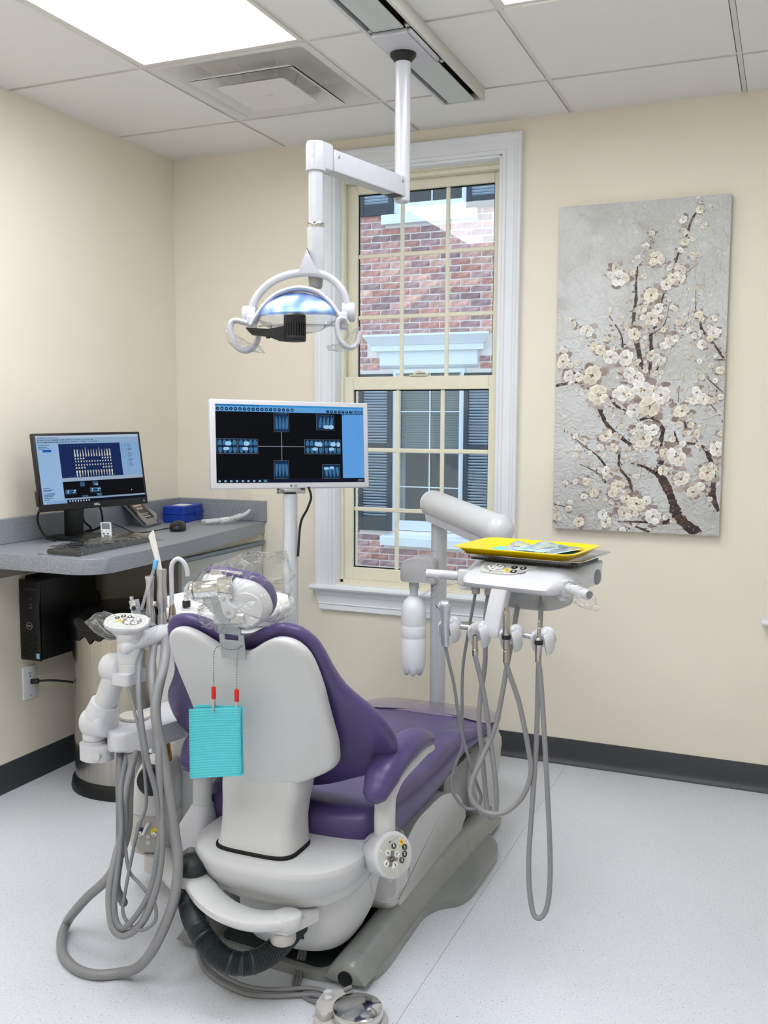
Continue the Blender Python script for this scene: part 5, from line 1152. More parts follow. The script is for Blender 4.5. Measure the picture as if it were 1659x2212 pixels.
# flat screens drawn with thin emissive tiles
def screen_kit(M, w, h, par, gain):
    def rect(nm, tiles, rgb, lay=1, parent=None, s=1.0):
        b = B(); z = .0004*lay
        for (u0, v0, u1, v1) in tiles: quad(b, [M @ V((u*w, (1-v)*h, z)) for u, v in ((u0, v1), (u1, v1), (u1, v0), (u0, v0))])
        return obj(nm, b, glow('glow_%d_%d_%d_%d' % (*rgb, int(100*gain*s)), rgb, gain*s), parent or par, smooth=0, kind='stuff' if len(tiles) > 1 else None)
    def poly(nm, polys, rgb, lay=2, parent=None, s=1.0):
        b = B(); z = .0004*lay
        for pp in polys: b.faces.new([b.verts.new(M @ V((u*w, (1-v)*h, z))) for u, v in pp])
        return obj(nm, b, glow('glow_%d_%d_%d_%d' % (*rgb, int(100*gain*s)), rgb, gain*s), parent or par, smooth=0, kind='stuff' if len(polys) > 1 else None)
    return rect, poly
def tooth(u, v, w, h, root, up):
    s = -1 if up else 1
    return [(u-w*.5, v), (u-w*.45, v+s*h*.25), (u-w*.32, v+s*h*.4), (u-w*root, v+s*h), (u+w*root, v+s*h), (u+w*.32, v+s*h*.4), (u+w*.45, v+s*h*.25), (u+w*.5, v), (u+w*.3, v-s*h*.08), (u-w*.3, v-s*h*.08)]
def blob(u, v, w, h, n=12, e=2.6):
    return [(u+w*.5*math.copysign(abs(cos(2*pi*j/n))**(2/e), cos(2*pi*j/n)), v+h*.5*math.copysign(abs(sin(2*pi*j/n))**(2/e), sin(2*pi*j/n))) for j in range(n)]
def root(u, v, w, h, up, lean=0.):
    s = -1 if up else 1
    return [(u-w*.5, v), (u-w*.5+lean*.3, v+s*h*.3), (u-w*.34+lean*.7, v+s*h*.75), (u-w*.10+lean, v+s*h), (u+w*.12+lean, v+s*h), (u+w*.34+lean*.7, v+s*h*.75), (u+w*.5+lean*.3, v+s*h*.3), (u+w*.5, v), (u+w*.3, v-s*h*.12), (u-w*.3, v-s*h*.12)]
def xray(rect, poly, par, u0, v0, u1, v1, kind, seed, sc=1.0):
    r_ = random.Random(seed); W_, H_ = u1-u0, v1-v0
    im = rect('xray_image', [(u0, v0, u1, v1)], (120, 146, 166), 2, par, sc*.75)
    e = .0022; c_ = W_*.13; k_ = H_*.15
    rect('xray_back', [(u0+e, v0+e*1.6, u1-e, v1-e*1.6)], (6, 10, 16), 3, im, sc)
    oct_ = [(u0+e+c_, v0+2*e), (u1-e-c_, v0+2*e), (u1-e, v0+2*e+k_), (u1-e, v1-2*e-k_), (u1-e-c_, v1-2*e), (u0+e+c_, v1-2*e), (u0+e, v1-2*e-k_), (u0+e, v0+2*e+k_)]
    poly('xray_ground', [oct_], (20, 50, 84) if kind != 'bite' else (16, 40, 66), 4, im, sc)
    T, Cc = [], []
    if kind in ('up', 'down'):
        for i in range(4):
            u = u0+W_*(.19+.21*i); T.append(root(u, v1-H_*.22 if kind == 'up' else v0+H_*.26, W_*.17, H_*.62, kind == 'up', W_*(.03*(i-1.5) if seed % 2 == 0 else .06)))
        if seed == 3: Cc = [blob(u0+W_*.55, v1-H_*.2, W_*.32, H_*.24), blob(u0+W_*.82, v1-H_*.2, W_*.28, H_*.27)]
        elif seed == 9: Cc = [blob(u0+W_*.22, v0+H_*.28, W_*.30, H_*.19), blob(u0+W_*.52, v0+H_*.24, W_*.26, H_*.19)]
        else: Cc = []
    else:
        for i in range(4):
            u = u0+W_*(.15+.235*i); T.append(root(u, v0+H_*.36, W_*.2, H_*.30, True)); T.append(root(u+W_*.02, v0+H_*.64, W_*.19, H_*.32, False))
            T.append(blob(u, v0+H_*.36, W_*.2, H_*.17)); T.append(blob(u+W_*.02, v0+H_*.64, W_*.19, H_*.15))
        k = (seed*7) % 3; Cc = [blob(u0+W_*(.42+.14*k), v0+H_*.32, W_*.30, H_*.30), blob(u0+W_*(.36+.1*k), v0+H_*.66, W_*.30, H_*.22)]
        if seed % 2: Cc.append(blob(u0+W_*.86, v0+H_*.34, W_*.22, H_*.30))
    poly('tooth_shadow', T, (62, 116, 160), 5, im, sc)
    if Cc: poly('bright_crown', Cc, (164, 212, 246), 6, im, sc)

# ---- desk monitor
TL, TR, BL_ = V((.126, -1.069, 1.310)), V((.274, -.658, 1.315)), V((.175, -1.077, 1.032))
MXx = (TR-TL).normalized(); MYy = (TL-BL_); MYy = (MYy-MXx*MYy.dot(MXx)).normalized(); MZz = MXx.cross(MYy)
MO = axes(BL_, MXx, MYy, MZz); mw, mh = .440, .280
dm = thing('desk_monitor', (.14, -.84, CZ), 'black computer monitor on the countertop showing a tooth chart and x-rays', 'monitor')
obj('casing', bx((0, 0, -.022), (mw, mh, 0), .003, 2, MO), BLACK, dm)
obj('rear_bulge', bx((.10, .05, -.045), (mw-.10, mh-.05, -.02), .01, 3, MO), BLACK, dm)
obj('side_tab', bx((-.008, .02, -.02), (.006, .075, -.006), .002, 2, MO), BLACK, dm)
bz = .010
SM_ = MO @ Matrix.Translation(V((bz, .024, 0))); sw, shh = mw-2*bz, mh-.024-bz
scn = obj('screen', bx((0, 0, .0001), (sw, shh, .0003), M=SM_), glow('desk_screen_blue', (140, 178, 222), .8), dm, smooth=0)
rect, poly = screen_kit(SM_, sw, shh, scn, .8)
rect('title_bar', [(0, 0, 1, .035)], (188, 208, 232)); rect('tool_bar', [(0, .035, 1, .115)], (150, 180, 214))
r_ = random.Random(4)
rect('tool_icons', [(u, v, u+.004+.006*r_.random(), v+.014) for v, un in ((.022, 14), (.058, 38), (.088, 40)) for u in [.015+.014*i+r_.random()*.004 for i in range(un)]], (50, 80, 110), 2)
rect('side_panel', [(0, .115, .20, .955)], (158, 194, 232), 1)
rect('side_rows', [(.015, v, .015+.05+.06*r_.random(), v+.010) for v in (.135, .165, .185, .76, .785, .80, .84, .86, .88, .905, .93)], (70, 110, 150), 2)
rect('selected_row', [(.05, .205, .13, .24)], (24, 92, 190), 2)
rect('chart_ground', [(.20, .125, .80, .630)], (22, 42, 92), 2)
rect('chart_dots', [(u, v, u+.008, v+.010) for v in (.155, .60) for u in [.28+.033*i for i in range(14)]], (74, 110, 170), 3)
T = []
for i in range(14):
    u = .345+.0265*i; wd = .0165 if i in (0, 1, 12, 13) else .0115
    T += [tooth(u, .315, wd, .10+.03*(i in (4, 9)), .3 if wd > .015 else .1, True), tooth(u, .475+.06, wd, .085+.02*(i in (4, 9)), .3 if wd > .015 else .1, False)]
    for v, hh in ((.395, .03), (.448, .03)): T.append([(u-.0062, v), (u-.004, v-hh*.45), (u+.004, v-hh*.45), (u+.0062, v), (u+.004, v+hh*.35), (u-.004, v+hh*.35)])
    if i < 4 or i > 9:
        for v in (.350, .490): T.append([(u-.007, v-.011), (u+.007, v-.011), (u+.007, v+.011), (u-.007, v+.011)])
poly('tooth_chart', T, (212, 214, 196), 4)
rect('right_rows', [(u, v, u+.006, v+.010) for u in (.815, .830, .845) for v in (.15, .18, .21, .245, .28, .315, .35)] + [(.875, .15+.022*i, .895+.03*r_.random(), .158+.022*i) for i in range(16)], (78, 108, 140), 2)
rect('panel_rule', [(.86, .125, .863, .63)], (110, 140, 172), 2)
rect('status_strip', [(.20, .63, 1, .685)], (162, 182, 206), 2)
rect('xray_area', [(.20, .685, 1, .930)], (8, 10, 14), 2)
for (a, b_, c, d, k_, s_) in ((.36, .685, .405, .775, 'up', 2), (.48, .69, .535, .765, 'up', 3), (.212, .80, .262, .875, 'bite', 4), (.263, .80, .315, .875, 'bite', 5), (.45, .79, .50, .865, 'bite', 6), (.501, .79, .555, .865, 'bite', 7), (.365, .90, .425, .93, 'down', 8), (.51, .885, .56, .93, 'down', 9)):
    xray(rect, poly, scn, a, b_, c, d, k_, s_)
rect('lower_strip', [(.20, .930, 1, .948)], (150, 172, 200), 3)
rect('task_bar', [(.22, .955, 1, 1.0)], (12, 16, 24), 2)
rect('task_icons', [(u, .966, u+.012, .988) for u in [.24+.026*i for i in range(8)]] + [(.01, .968, .025, .99)], (200, 214, 226), 3)
poly('mouse_pointer', [[(.86, .85), (.872, .868), (.862, .872)]], (235, 238, 240), 4)
text('maker_name', 'DELL', .011, MO @ Matrix.Translation(V((mw*.5, .0125, .0005))), mat('pale_print', (200, 204, 208), .5), dm, bold=True)
obj('power_light', disc(B(), (mw-.018, .012), .002, MO, 12, .0002, .0006), glow('power_led', (240, 248, 255), 1.2), dm, smooth=0)
obj('stand_neck', bx((.085, -.865, CZ+.01), (.115, -.785, CZ+.26), .006, 2), BLACK, dm)
obj('stand_base', prism(B(), rpoly([(.045, -.93), (.235, -.93), (.235, -.745), (.045, -.745)], .02), CZ, CZ+.012, .004, 2), BLACK, dm)
obj('rear_cable', tube(B(), [(.135, -.80, 1.04), (.075, -.745, 1.0), (.06, -.72, .96), (.085, -.71, .93), (.06, -.75, .915)], .0042, 8, 6), BLACK, dm)
obj('rear_cable', tube(B(), [(.125, -.78, 1.045), (.10, -.70, 1.04), (.09, -.655, 1.0), (.095, -.66, .94), (.06, -.70, .914)], .0042, 8, 6), BLACK, dm)
obj('rear_cable', tube(B(), [(.10, -1.00, 1.04), (.07, -.985, .99), (.085, -.965, .93), (.13, -.96, .914)], .0042, 8, 6), BLACK, dm)

# ---- keyboard, mouse, small things
kb = thing('keyboard', (.39, -1.0, CZ), 'black keyboard under crinkled clear film at the counter edge', 'keyboard')
KBM = frame((.388, -1.005, CZ), R(-90+3))
obj('body', loft(B(), [[KBM @ V((x, y, z)) for x, y in rpoly([(-.225+e, -.068+e), (.225-e, -.068+e), (.225-e, .068-e), (-.225+e, .068-e)], .008)] for z, e in ((.002, .003), (.006, 0), (.014, 0), (.018, .003))]), BLACK, kb, smooth=40)
for r0 in range(6):
    n = 18 if r0 else 9
    if r0 == 0: ks = [(-.21+.02*i, .0085) for i in range(3)] + [(-.115, .05)] + [(.0+.022*i, .0085) for i in range(9)]
    else: ks = [(-.213+.0245*i, .0098) for i in range(18)]
    for x, hw in ks:
        nm = obj('key', loft(B(), [[KBM @ V((x+sx*(hw-e), -.054+.0205*r0+sy*(.0088-e), z)) for sx, sy in ((-1, -1), (1, -1), (1, 1), (-1, 1))] for z, e in ((.0178, 0), (.0225, .0018))]), BLACKG, kb, smooth=0)
ms = thing('mouse', (.315, -.462, CZ), 'black computer mouse on the countertop near the brochure stand', 'mouse')
MM = frame((.318, -.462, CZ), R(-62))
b = B(); loft(b, [[MM @ V((p[0], p[1], z)) for p in sell(o, 0, 0, .056*s, .033*s, 2.4, 32)] for z, s, o in ((.002, .92, 0), (.006, 1, 0), (.016, .99, 0), (.026, .9, -.003), (.034, .66, -.008), (.038, .3, -.012), (.0385, .08, -.012))]); obj('shell', b, BLACK, ms, smooth=70)
obj('wheel', cyl(B(), MM @ V((.030, -.004, .029)), MM @ V((.030, .004, .029)), .008, n=16), BLACKG, ms)
mcab = obj('cord', tube(B(), [MM @ V((-.055, 0, .012)), (.26, -.56, CZ+.004), (.235, -.62, CZ+.003), (.19, -.60, CZ+.004), (.12, -.56, CZ+.012), (.09, -.60, CZ+.03), (.13, -.66, CZ+.006), (.10, -.72, CZ+.004)], .0022, 8, 8), BLACK, ms)
dv = thing('handheld_timer', (.165, -.755, CZ), 'small white handheld digital meter with grey display beside monitor stand', 'meter')
DVM = axes((.262, -.835, CZ+.003), V((.86, .51, .0)).normalized(), V((-.26, .22, .94)).normalized(), V((.46, -.80, .32)).normalized())
obj('body', bx((-.020, 0, -.011), (.020, .066, .004), .005, 3, DVM), WHITE, dv)
obj('display', bx((-.014, .038, .0035), (.014, .060, .0046), .001, 1, DVM), mat('lcd_grey', (84, 98, 100), .25), dv)
for x, y, w_, m_ in ((-.012, .030, .003, GREYP), (0, .030, .003, GREYP), (.012, .030, .003, GREYP), (-.009, .020, .0034, BLACK), (.006, .020, .0034, BLACK)): obj('button', disc(B(), (x, y), w_, DVM, 12, .004, .0008), m_, dv, smooth=0)
obj('wide_button', prism(B(), rpoly([(-.010, .007), (.012, .007), (.012, .014), (-.010, .014)], .003), .004, .0048, M=DVM), BLACK, dv, smooth=0)
obj('prop_foot', bx((-.014, 0, -.035), (.014, .004, -.008), .001, 1, DVM), WHITE, dv)
bh = thing('brochure_holder', (.12, -.36, CZ), 'clear leaning holder with dark printed brochure on countertop behind monitor edge', 'brochure holder')
a_, b2_, c_ = V((.150, -.447, CZ+.004)), V((.118, -.302, CZ+.004)), V((.028, -.455, CZ+.125))
HXx = (b2_-a_).normalized(); HYy = (c_-a_); HYy = (HYy-HXx*HYy.dot(HXx)).normalized(); HZz = HXx.cross(HYy)
BHM = axes(a_, HXx, HYy, HZz)
lw = .15
obj('back_sheet', prism(B(), rpoly([(-.01, 0), (lw+.01, 0), (lw+.01, .15), (-.01, .15)], .01), -.003, -.001, M=BHM), CLEARP, bh, smooth=0)
obj('front_lip', prism(B(), rpoly([(-.01, .0), (lw+.01, 0), (lw+.012, .05), (lw-.02, .085), (lw-.03, .03), (.03, .03), (.02, .085), (-.012, .05)], .012), .012, .014, M=BHM), CLEARP, bh, smooth=0)
obj('bottom_ledge', bx((-.01, 0, -.003), (lw+.01, .003, .014), M=BHM), CLEARP, bh, smooth=0)
br = thing('brochure', (.10, -.37, CZ+.02), 'black brochure with orange picture and white lettering in clear holder', 'brochure')
obj('sheets', bx((.014, .006, 0), (lw-.014, .20, .006), .0005, 1, BHM), mat('brochure_black', (34, 32, 32), .35), br, smooth=0)
obj('sheet_edges', bx((.012, .003, .0), (lw-.012, .0062, .0062), M=BHM), mat('cream_page_edges', (222, 206, 176), .7), br, smooth=0)
b = B(); prism(b, rpoly([(.03, .135), (.11, .13), (.115, .165), (.028, .168)], .006), .006, .0064, M=BHM); obj('picture', b, mat('brochure_orange', (196, 104, 66), .5), br, smooth=0)
b = B()
for k_, (y, x0_, x1_, hh) in enumerate(((.120, .04, .105, .010), (.104, .035, .115, .010), (.088, .045, .1, .010), (.062, .035, .115, .004), (.054, .035, .1, .004), (.044, .035, .11, .005))):
    x = x0_
    while x < x1_:
        q = random.Random(int(x*9999)).uniform(.004, .012); prism(b, [(x, y), (min(x+q, x1_), y), (min(x+q, x1_), y+hh), (x, y+hh)], .006, .0063, M=BHM); x += q+.003
obj('lettering', b, mat('brochure_print', (206, 188, 178), .5), br, smooth=0, kind='stuff')
bb = thing('blue_box', (.105, -.125, CZ), 'royal blue plastic hinged box with white label in the counter corner', 'box')
BM_ = frame((.118, -.135, CZ), R(9))
for nm, z0, z1, e in (('box_base', 0, .040, 0), ('box_lid', .042, .072, 0)):
    obj(nm, loft(B(), [[BM_ @ V((x, y, z)) for x, y in rpoly([(-.052+q, -.098+q), (.052-q, -.098+q), (.052-q, .098-q), (-.052+q, .098-q)], .010)] for z, q in ((z0, .003 if nm == 'box_base' else 0), (z0+.003, 0), (z1-.004, 0), (z1, .004))]), BLUEBOX, bb, smooth=35)
obj('rim', prism(B(), rpoly([(-.055, -.101), (.055, -.101), (.055, .101), (-.055, .101)], .011), .038, .044, .001, 1, M=BM_), BLUEBOX, bb)
obj('latch', bx((.052, .010, .022), (.058, .045, .056), .002, 2, BM_), BLUEBOX, bb)
obj('paper_label', prism(B(), [(-.03, -.05), (.03, -.05), (.03, .035), (-.03, .035)], .072, .0724, M=BM_), PAPER, bb, smooth=0)
ws = thing('intraoral_camera', (.36, -.15, CZ), 'white dental camera wand wrapped in clear film on counter end', 'camera wand')
obj('wand', tube(B(), [(.315, -.245, CZ+.014), (.345, -.19, CZ+.016), (.38, -.13, CZ+.022), (.405, -.085, CZ+.036), (.415, -.06, CZ+.052)], lambda t: .010-.005*max(0, t-.5)*1.4, 14, 6, round_end=True), WHITE, ws, smooth=70)
obj('wand_grip', tube(B(), [(.345, -.19, CZ+.016), (.365, -.158, CZ+.018)], .0118, 14), PAPER, ws)
sc2 = thing('camera_wand', (.31, -.11, CZ), 'second white wand lying behind the wrapped camera wand near backsplash', 'camera wand')
obj('wand', tube(B(), [(.265, -.20, CZ+.010), (.30, -.14, CZ+.012), (.335, -.085, CZ+.016), (.36, -.05, CZ+.028)], lambda t: .0085, 14, 6, round_end=True), WHITE, sc2, smooth=70)
# ---- computer tower on the wall, outlet, waste bin
pc = thing('computer_tower', (.05, -.86, .47), 'black desktop computer tower mounted on left wall under the countertop', 'computer')
obj('case', bx((.004, -1.005, .472), (.094, -.70, .770), .003, 2), BLACK, pc)
obj('front_bezel', bx((.002, -1.018, .470), (.096, -1.005, .772), .004, 2), BLACKG, pc)
FMx = axes((.049, -1.0182, .60), (1, 0, 0), (0, 0, 1), (0, -1, 0))
LOGO = mat('silver_logo', (168, 172, 176), .35, metal=.5)
obj('maker_ring', tube(B(), [FMx @ V((.013*cos(2*pi*j/28), .013*sin(2*pi*j/28), .0005)) for j in range(29)], .0009, 6), LOGO, pc)
text('maker_name', 'DELL', .0085, FMx, LOGO, pc, bold=True)
b = B()
for i in range(20):
    z = .485+.0045*i; box(b, (.012, -1.0195, z), (.080, -1.0178, z+.002))
obj('vent_slats', b, BLACK, pc, smooth=0, kind='stuff')
for z in (.665, .678, .700): obj('port', bx((.050, -1.0188, z), (.064, -1.0178, z+.006)), mat('port_grey', (60, 62, 66), .4), pc, smooth=0)
obj('drive_slot', bx((.012, -1.0186, .735), (.085, -1.0178, .738)), mat('port_grey', (60, 62, 66), .4), pc, smooth=0)
obj('sticker', bx((.076, -1.0187, .480), (.092, -1.0178, .500)), mat('sticker_blue', (150, 190, 220), .4), pc, smooth=0)
obj('wall_bracket', bx((.0, -.98, .46), (.004, -.72, .78)), BLACK, pc, smooth=0)
obj('tower_cable', tube(B(), [(.07, -.70, .70), (.075, -.66, .66), (.06, -.655, .60), (.03, -.665, .52)], .004, 8, 6), BLACK, pc)
wo = thing('wall_outlet', (.0, -.976, .31), 'white electrical outlet plate with black plug low on left wall', 'outlet')
obj('plate', bx((.0, -1.012, .310), (.006, -.940, .436), .003, 2), TRIM, wo)
obj('plate_screw', cyl(B(), (.0055, -.976, .323), (.0068, -.976, .323), .003, n=12), SATIN, wo)
b = B(); box(b, (.0058, -.981, .404), (.0062, -.978, .412)); box(b, (.0058, -.974, .404), (.0062, -.971, .412)); cyl(b, (.0058, -.976, .397), (.0062, -.976, .397), .003, n=12); obj('socket_slots', b, DARK, wo, smooth=0, kind='stuff')
pg = thing('power_plug', (.02, -.974, .372), 'black plug and cable in white wall outlet running behind the steel bin', 'plug')
obj('plug_body', cyl(B(), (.006, -.974, .375), (.034, -.962, .378), .010, n=16, bev=.003), BLACK, pg)
obj('cable', tube(B(), [(.033, -.962, .378), (.07, -.93, .376), (.105, -.88, .362), (.12, -.80, .33), (.10, -.70, .30)], .0042, 10, 8), BLACK, pg)
tb = thing('waste_bin', (.335, -.83, 0), 'brushed steel bin with black lid and liner under the countertop', 'waste bin')
BX_, BY_ = .36, -.848
def bring(r, z, e=2.15): return sell(BX_, BY_, z, r, r*.95, e, 64)
obj('body', loft(B(), [bring(.198, .045), bring(.198, .60), bring(.196, .604)]), STEEL, tb, smooth=40)
obj('foot_ring', loft(B(), [bring(.212, 0), bring(.214, .010), bring(.210, .035), bring(.200, .052), bring(.194, .053)]), BLACK, tb, smooth=50)
obj('lid', loft(B(), [bring(.200, .604), bring(.206, .610), bring(.206, .640), bring(.196, .660), bring(.150, .674), bring(.06, .678)]), BLACKG, tb, smooth=50)
b = B(); r_ = random.Random(2); g = []
for i in range(64):
    g.append((r_.uniform(.012, .045), r_.uniform(0, .003)))
loft(b, [bring(.2005, .607), [(BX_+(.2015+g[j][1])*cos(2*pi*j/64), BY_+(.2015+g[j][1])*.95*sin(2*pi*j/64), .602-g[j][0]) for j in range(64)]], cap=False)
obj('liner_edge', b, BLACKG, tb, smooth=30)

# ---- white patient monitor on its pole
pm = thing('pole_monitor', (1.03, -.86, 0), 'white framed monitor on grey pole showing dental x-rays, in front of window', 'monitor')
A_, Bq, Cc_ = V((.845, -1.017, 1.427)), V((1.226, -.596, 1.419)), V((.857, -1.042, 1.132))
XX = (Bq-A_).normalized(); YY = (A_-Cc_); YY = (YY-XX*YY.dot(XX)).normalized(); ZZ = XX.cross(YY)
PMM = axes(Cc_, XX, YY, ZZ); pw, phh = .568, .298
obj('casing', bx((0, 0, -.026), (pw, phh, 0), .005, 3, PMM), WHITE, pm)
obj('rear_bulge', bx((.12, .05, -.06), (pw-.12, phh-.04, -.02), .015, 3, PMM), WHITE, pm)
PS = PMM @ Matrix.Translation(V((.018, .020, .0))); sw, shh = pw-.036, phh-.036
ps = obj('screen', bx((0, 0, .0001), (sw, shh, .0003), M=PS), glow('xray_screen_black', (4, 6, 9), .8), pm, smooth=0)
rect, poly = screen_kit(PS, sw, shh, ps, .85)
rect('title_bar', [(0, 0, 1, .025)], (60, 150, 220)); rect('tool_bar', [(0, .025, 1, .092)], (100, 170, 230))
r_ = random.Random(9); x = .022; tl_ = []
while x < .28:
    q = r_.uniform(.004, .014); tl_.append((x, .010, x+q, .021)); x += q+.003
rect('title_text', [(.003, .006, .012, .022)] + tl_, (30, 70, 110), 2)
def dots(us, v, r): return [[(u+r*cos(2*pi*j/10), v+r*sw/shh*cos(pi/2-2*pi*j/10)) for j in range(10)] for u in us]
poly('tool_icons', dots([.014+.0287*i for i in range(18)], .060, .0115) + dots([.747+.0268*i for i in range(7)], .068, .0115), (24, 62, 96), 2)
poly('icon_marks', [blob(u, .058+.004*(i % 2), .008 if i % 3 else .005, .008+.006*(i % 2), 6) for i, u in enumerate([.014+.0287*i for i in range(18)]+[.747+.0268*i for i in range(7)])], (150, 196, 226), 3)
text('screen_name', 'DEXIS', .0150, PS @ Matrix.Translation(V((.958*sw, (1-.068)*shh, .0012))), glow('name_blue', (12, 44, 84), .8), ps, bold=True)
rect('side_panel', [(.846, .100, 1, .945)], (98, 166, 236), 1)
poly('panel_marker', [[(.852, .108), (.862, .116), (.852, .124)]], (10, 20, 34), 3)
for (a, b_, c, d, k_, s_) in ((.378, .105, .480, .345, 'up', 2), (.666, .110, .790, .312, 'up', 3), (.004, .438, .136, .628, 'bite', 4), (.140, .438, .270, .628, 'bite', 6), (.582, .438, .708, .628, 'bite', 5), (.712, .438, .832, .628, 'bite', 7), (.372, .715, .473, .950, 'down', 8), (.702, .765, .826, .950, 'down', 9)):
    xray(rect, poly, ps, a, b_, c, d, k_, s_, 1.0)
rect('link_lines', [(.4255, .345, .4295, .715), (.270, .529, .582, .536)], (150, 150, 152), 1)
poly('centre_mark', [[(.4275+.010*cos(2*pi*j/16)*(1 if j % 2 else .4), .532+.018*sin(2*pi*j/16)*(1 if j % 2 else .4)) for j in range(16)]], (70, 130, 210), 3)
rect('task_bar', [(0, .950, 1, 1)], (14, 20, 40), 1)
rect('task_icons', [(u, .965, u+.014, .988) for u in [.012+.037*i for i in range(9)]], (150, 190, 214), 2)
rect('active_task', [(.30, .952, .335, .998)], (20, 60, 100), 2)
rect('clock_text', [(.955, .962, .99, .970), (.95, .980, .992, .988)], (130, 150, 170), 2)
text('maker_name', 'LG', .011, PMM @ Matrix.Translation(V((pw*.515, .0095, .0005))), mat('logo_grey', (110, 108, 106), .5), pm, bold=True)
obj('maker_ring', prism(B(), [(pw*.488+.0045*cos(2*pi*j/16), .0095+.0045*sin(2*pi*j/16)) for j in range(16)], 0, .0005, M=PMM), mat('logo_grey', (110, 108, 106), .5), pm, smooth=0)
obj('mount_bar', bx((pw*.5-.047, -.017, -.040), (pw*.5+.050, -.003, -.010), .003, 2, PMM), SATIN, pm)
obj('mount_pad', bx((pw*.5-.045, -.004, -.045), (pw*.5+.048, .005, -.012), .003, 2, PMM), BLACK, pm)
MPX, MPY = 1.047, -.853
b = B(); lathe(b, [(.0265, .012), (.0265, .934), (.0255, .936), (.0255, .938), (.0245, .94), (.0245, 1.105), (.022, 1.112)], 32, frame((MPX, MPY, 0))); obj('pole', b, mat('silver_grey_tube', (190, 194, 198), .3, metal=.15, coat=.3), pm, smooth=40)
obj('pole_head', cyl(B(), (MPX, MPY, 1.112), (MPX, MPY, 1.125), .020, n=24), BLACK, pm)
obj('head_bracket', bx((-.03, -.03, 1.118), (.03, .03, 1.13), .004, 2, frame((MPX, MPY, 0), .8)), SATIN, pm)
obj('pole_flange', lathe(B(), [(.075, 0), (.075, .008), (.06, .013), (.03, .014)], 36, frame((MPX, MPY, 0))), SATIN, pm)
obj('cable', tube(B(), [(1.105, -.83, 1.135), (1.115, -.83, 1.10), (1.105, -.84, 1.06), (1.085, -.85, 1.01), (1.08, -.86, .9)], .0042, 8, 8), BLACK, pm)

# ================================================================== canvas picture on the window wall
PXA, PXB, PZA, PZB = 1.760, 2.376, .946, 2.166
pt = thing('canvas_painting', (2.068, -.02, PZA), 'tall unframed canvas of white blossoms on dark branches, right of window', 'painting')
CANV = bpy.data.materials.new('painted_canvas'); CANV.use_nodes = True
_n = CANV.node_tree; _b = _n.nodes['Principled BSDF']; _b.inputs['Roughness'].default_value = .55
_t = _n.nodes.new('ShaderNodeTexCoord')
def nz(sc, det=4, dist=0., st=None):
    n = _n.nodes.new('ShaderNodeTexNoise'); n.inputs['Scale'].default_value = sc; n.inputs['Detail'].default_value = det; n.inputs['Distortion'].default_value = dist
    _n.links.new(_t.outputs['Object'], n.inputs['Vector']); return n.outputs['Fac']
def mrange(s, a, b, c=0., d=1.):
    r = _n.nodes.new('ShaderNodeMapRange'); r.inputs[1].default_value = a; r.inputs[2].default_value = b; r.inputs[3].default_value = c; r.inputs[4].default_value = d
    _n.links.new(s, r.inputs[0]); return r.outputs[0]
def mixc(f, a, b):
    m = _n.nodes.new('ShaderNodeMixRGB'); _n.links.new(f, m.inputs[0])
    for i, q in ((1, a), (2, b)):
        if isinstance(q, tuple): m.inputs[i].default_value = (*lin(q), 1)
        else: _n.links.new(q, m.inputs[i])
    return m.outputs[0]
c1 = mixc(mrange(nz(3.5, 5), .35, .65), (220, 222, 222), (200, 200, 197))
c2 = mixc(mrange(nz(9, 6, .5), .55, .75, 0, .35), c1, (150, 140, 136))
c3 = mixc(mrange(nz(26, 4, 1.5), .60, .68, 0, .5), c2, (228, 228, 228))
_n.links.new(c3, _b.inputs['Base Color'])
_bp = _n.nodes.new('ShaderNodeBump'); _bp.inputs['Strength'].default_value = .9; _bp.inputs['Distance'].default_value = .010
_n.links.new(nz(30, 5, 2.2), _bp.inputs['Height']); _n.links.new(_bp.outputs['Normal'], _b.inputs['Normal'])
obj('canvas', bx((PXA, -.034, PZA), (PXB, -.004, PZB), .0025, 2), CANV, pt, smooth=40)
PM_ = Matrix(((1, 0, 0, PXA), (0, 0, -1, -.0342), (0, 1, 0, PZA), (0, 0, 0, 1)))
PWd, PHt = PXB-PXA, PZB-PZA
def P2(u, v): return V((u*PWd, (1-v)*PHt))
VC = bpy.data.materials.new('impasto_paint'); VC.use_nodes = True
_m = VC.node_tree; _q = _m.nodes['Principled BSDF']; _q.inputs['Roughness'].default_value = .5
_a = _m.nodes.new('ShaderNodeAttribute'); _a.attribute_name = 'tone'
_tc = _m.nodes.new('ShaderNodeTexCoord'); _nn = _m.nodes.new('ShaderNodeTexNoise'); _nn.inputs['Scale'].default_value = 60
_m.links.new(_tc.outputs['Object'], _nn.inputs['Vector'])
_mr = _m.nodes.new('ShaderNodeMapRange'); _mr.inputs[3].default_value = .72; _mr.inputs[4].default_value = 1.28; _m.links.new(_nn.outputs['Fac'], _mr.inputs[0])
_mu = _m.nodes.new('ShaderNodeMixRGB'); _mu.blend_type = 'MULTIPLY'; _mu.inputs[0].default_value = 1
_m.links.new(_a.outputs['Color'], _mu.inputs[1]); _m.links.new(_mr.outputs[0], _mu.inputs[2]); _m.links.new(_mu.outputs[0], _q.inputs['Base Color'])
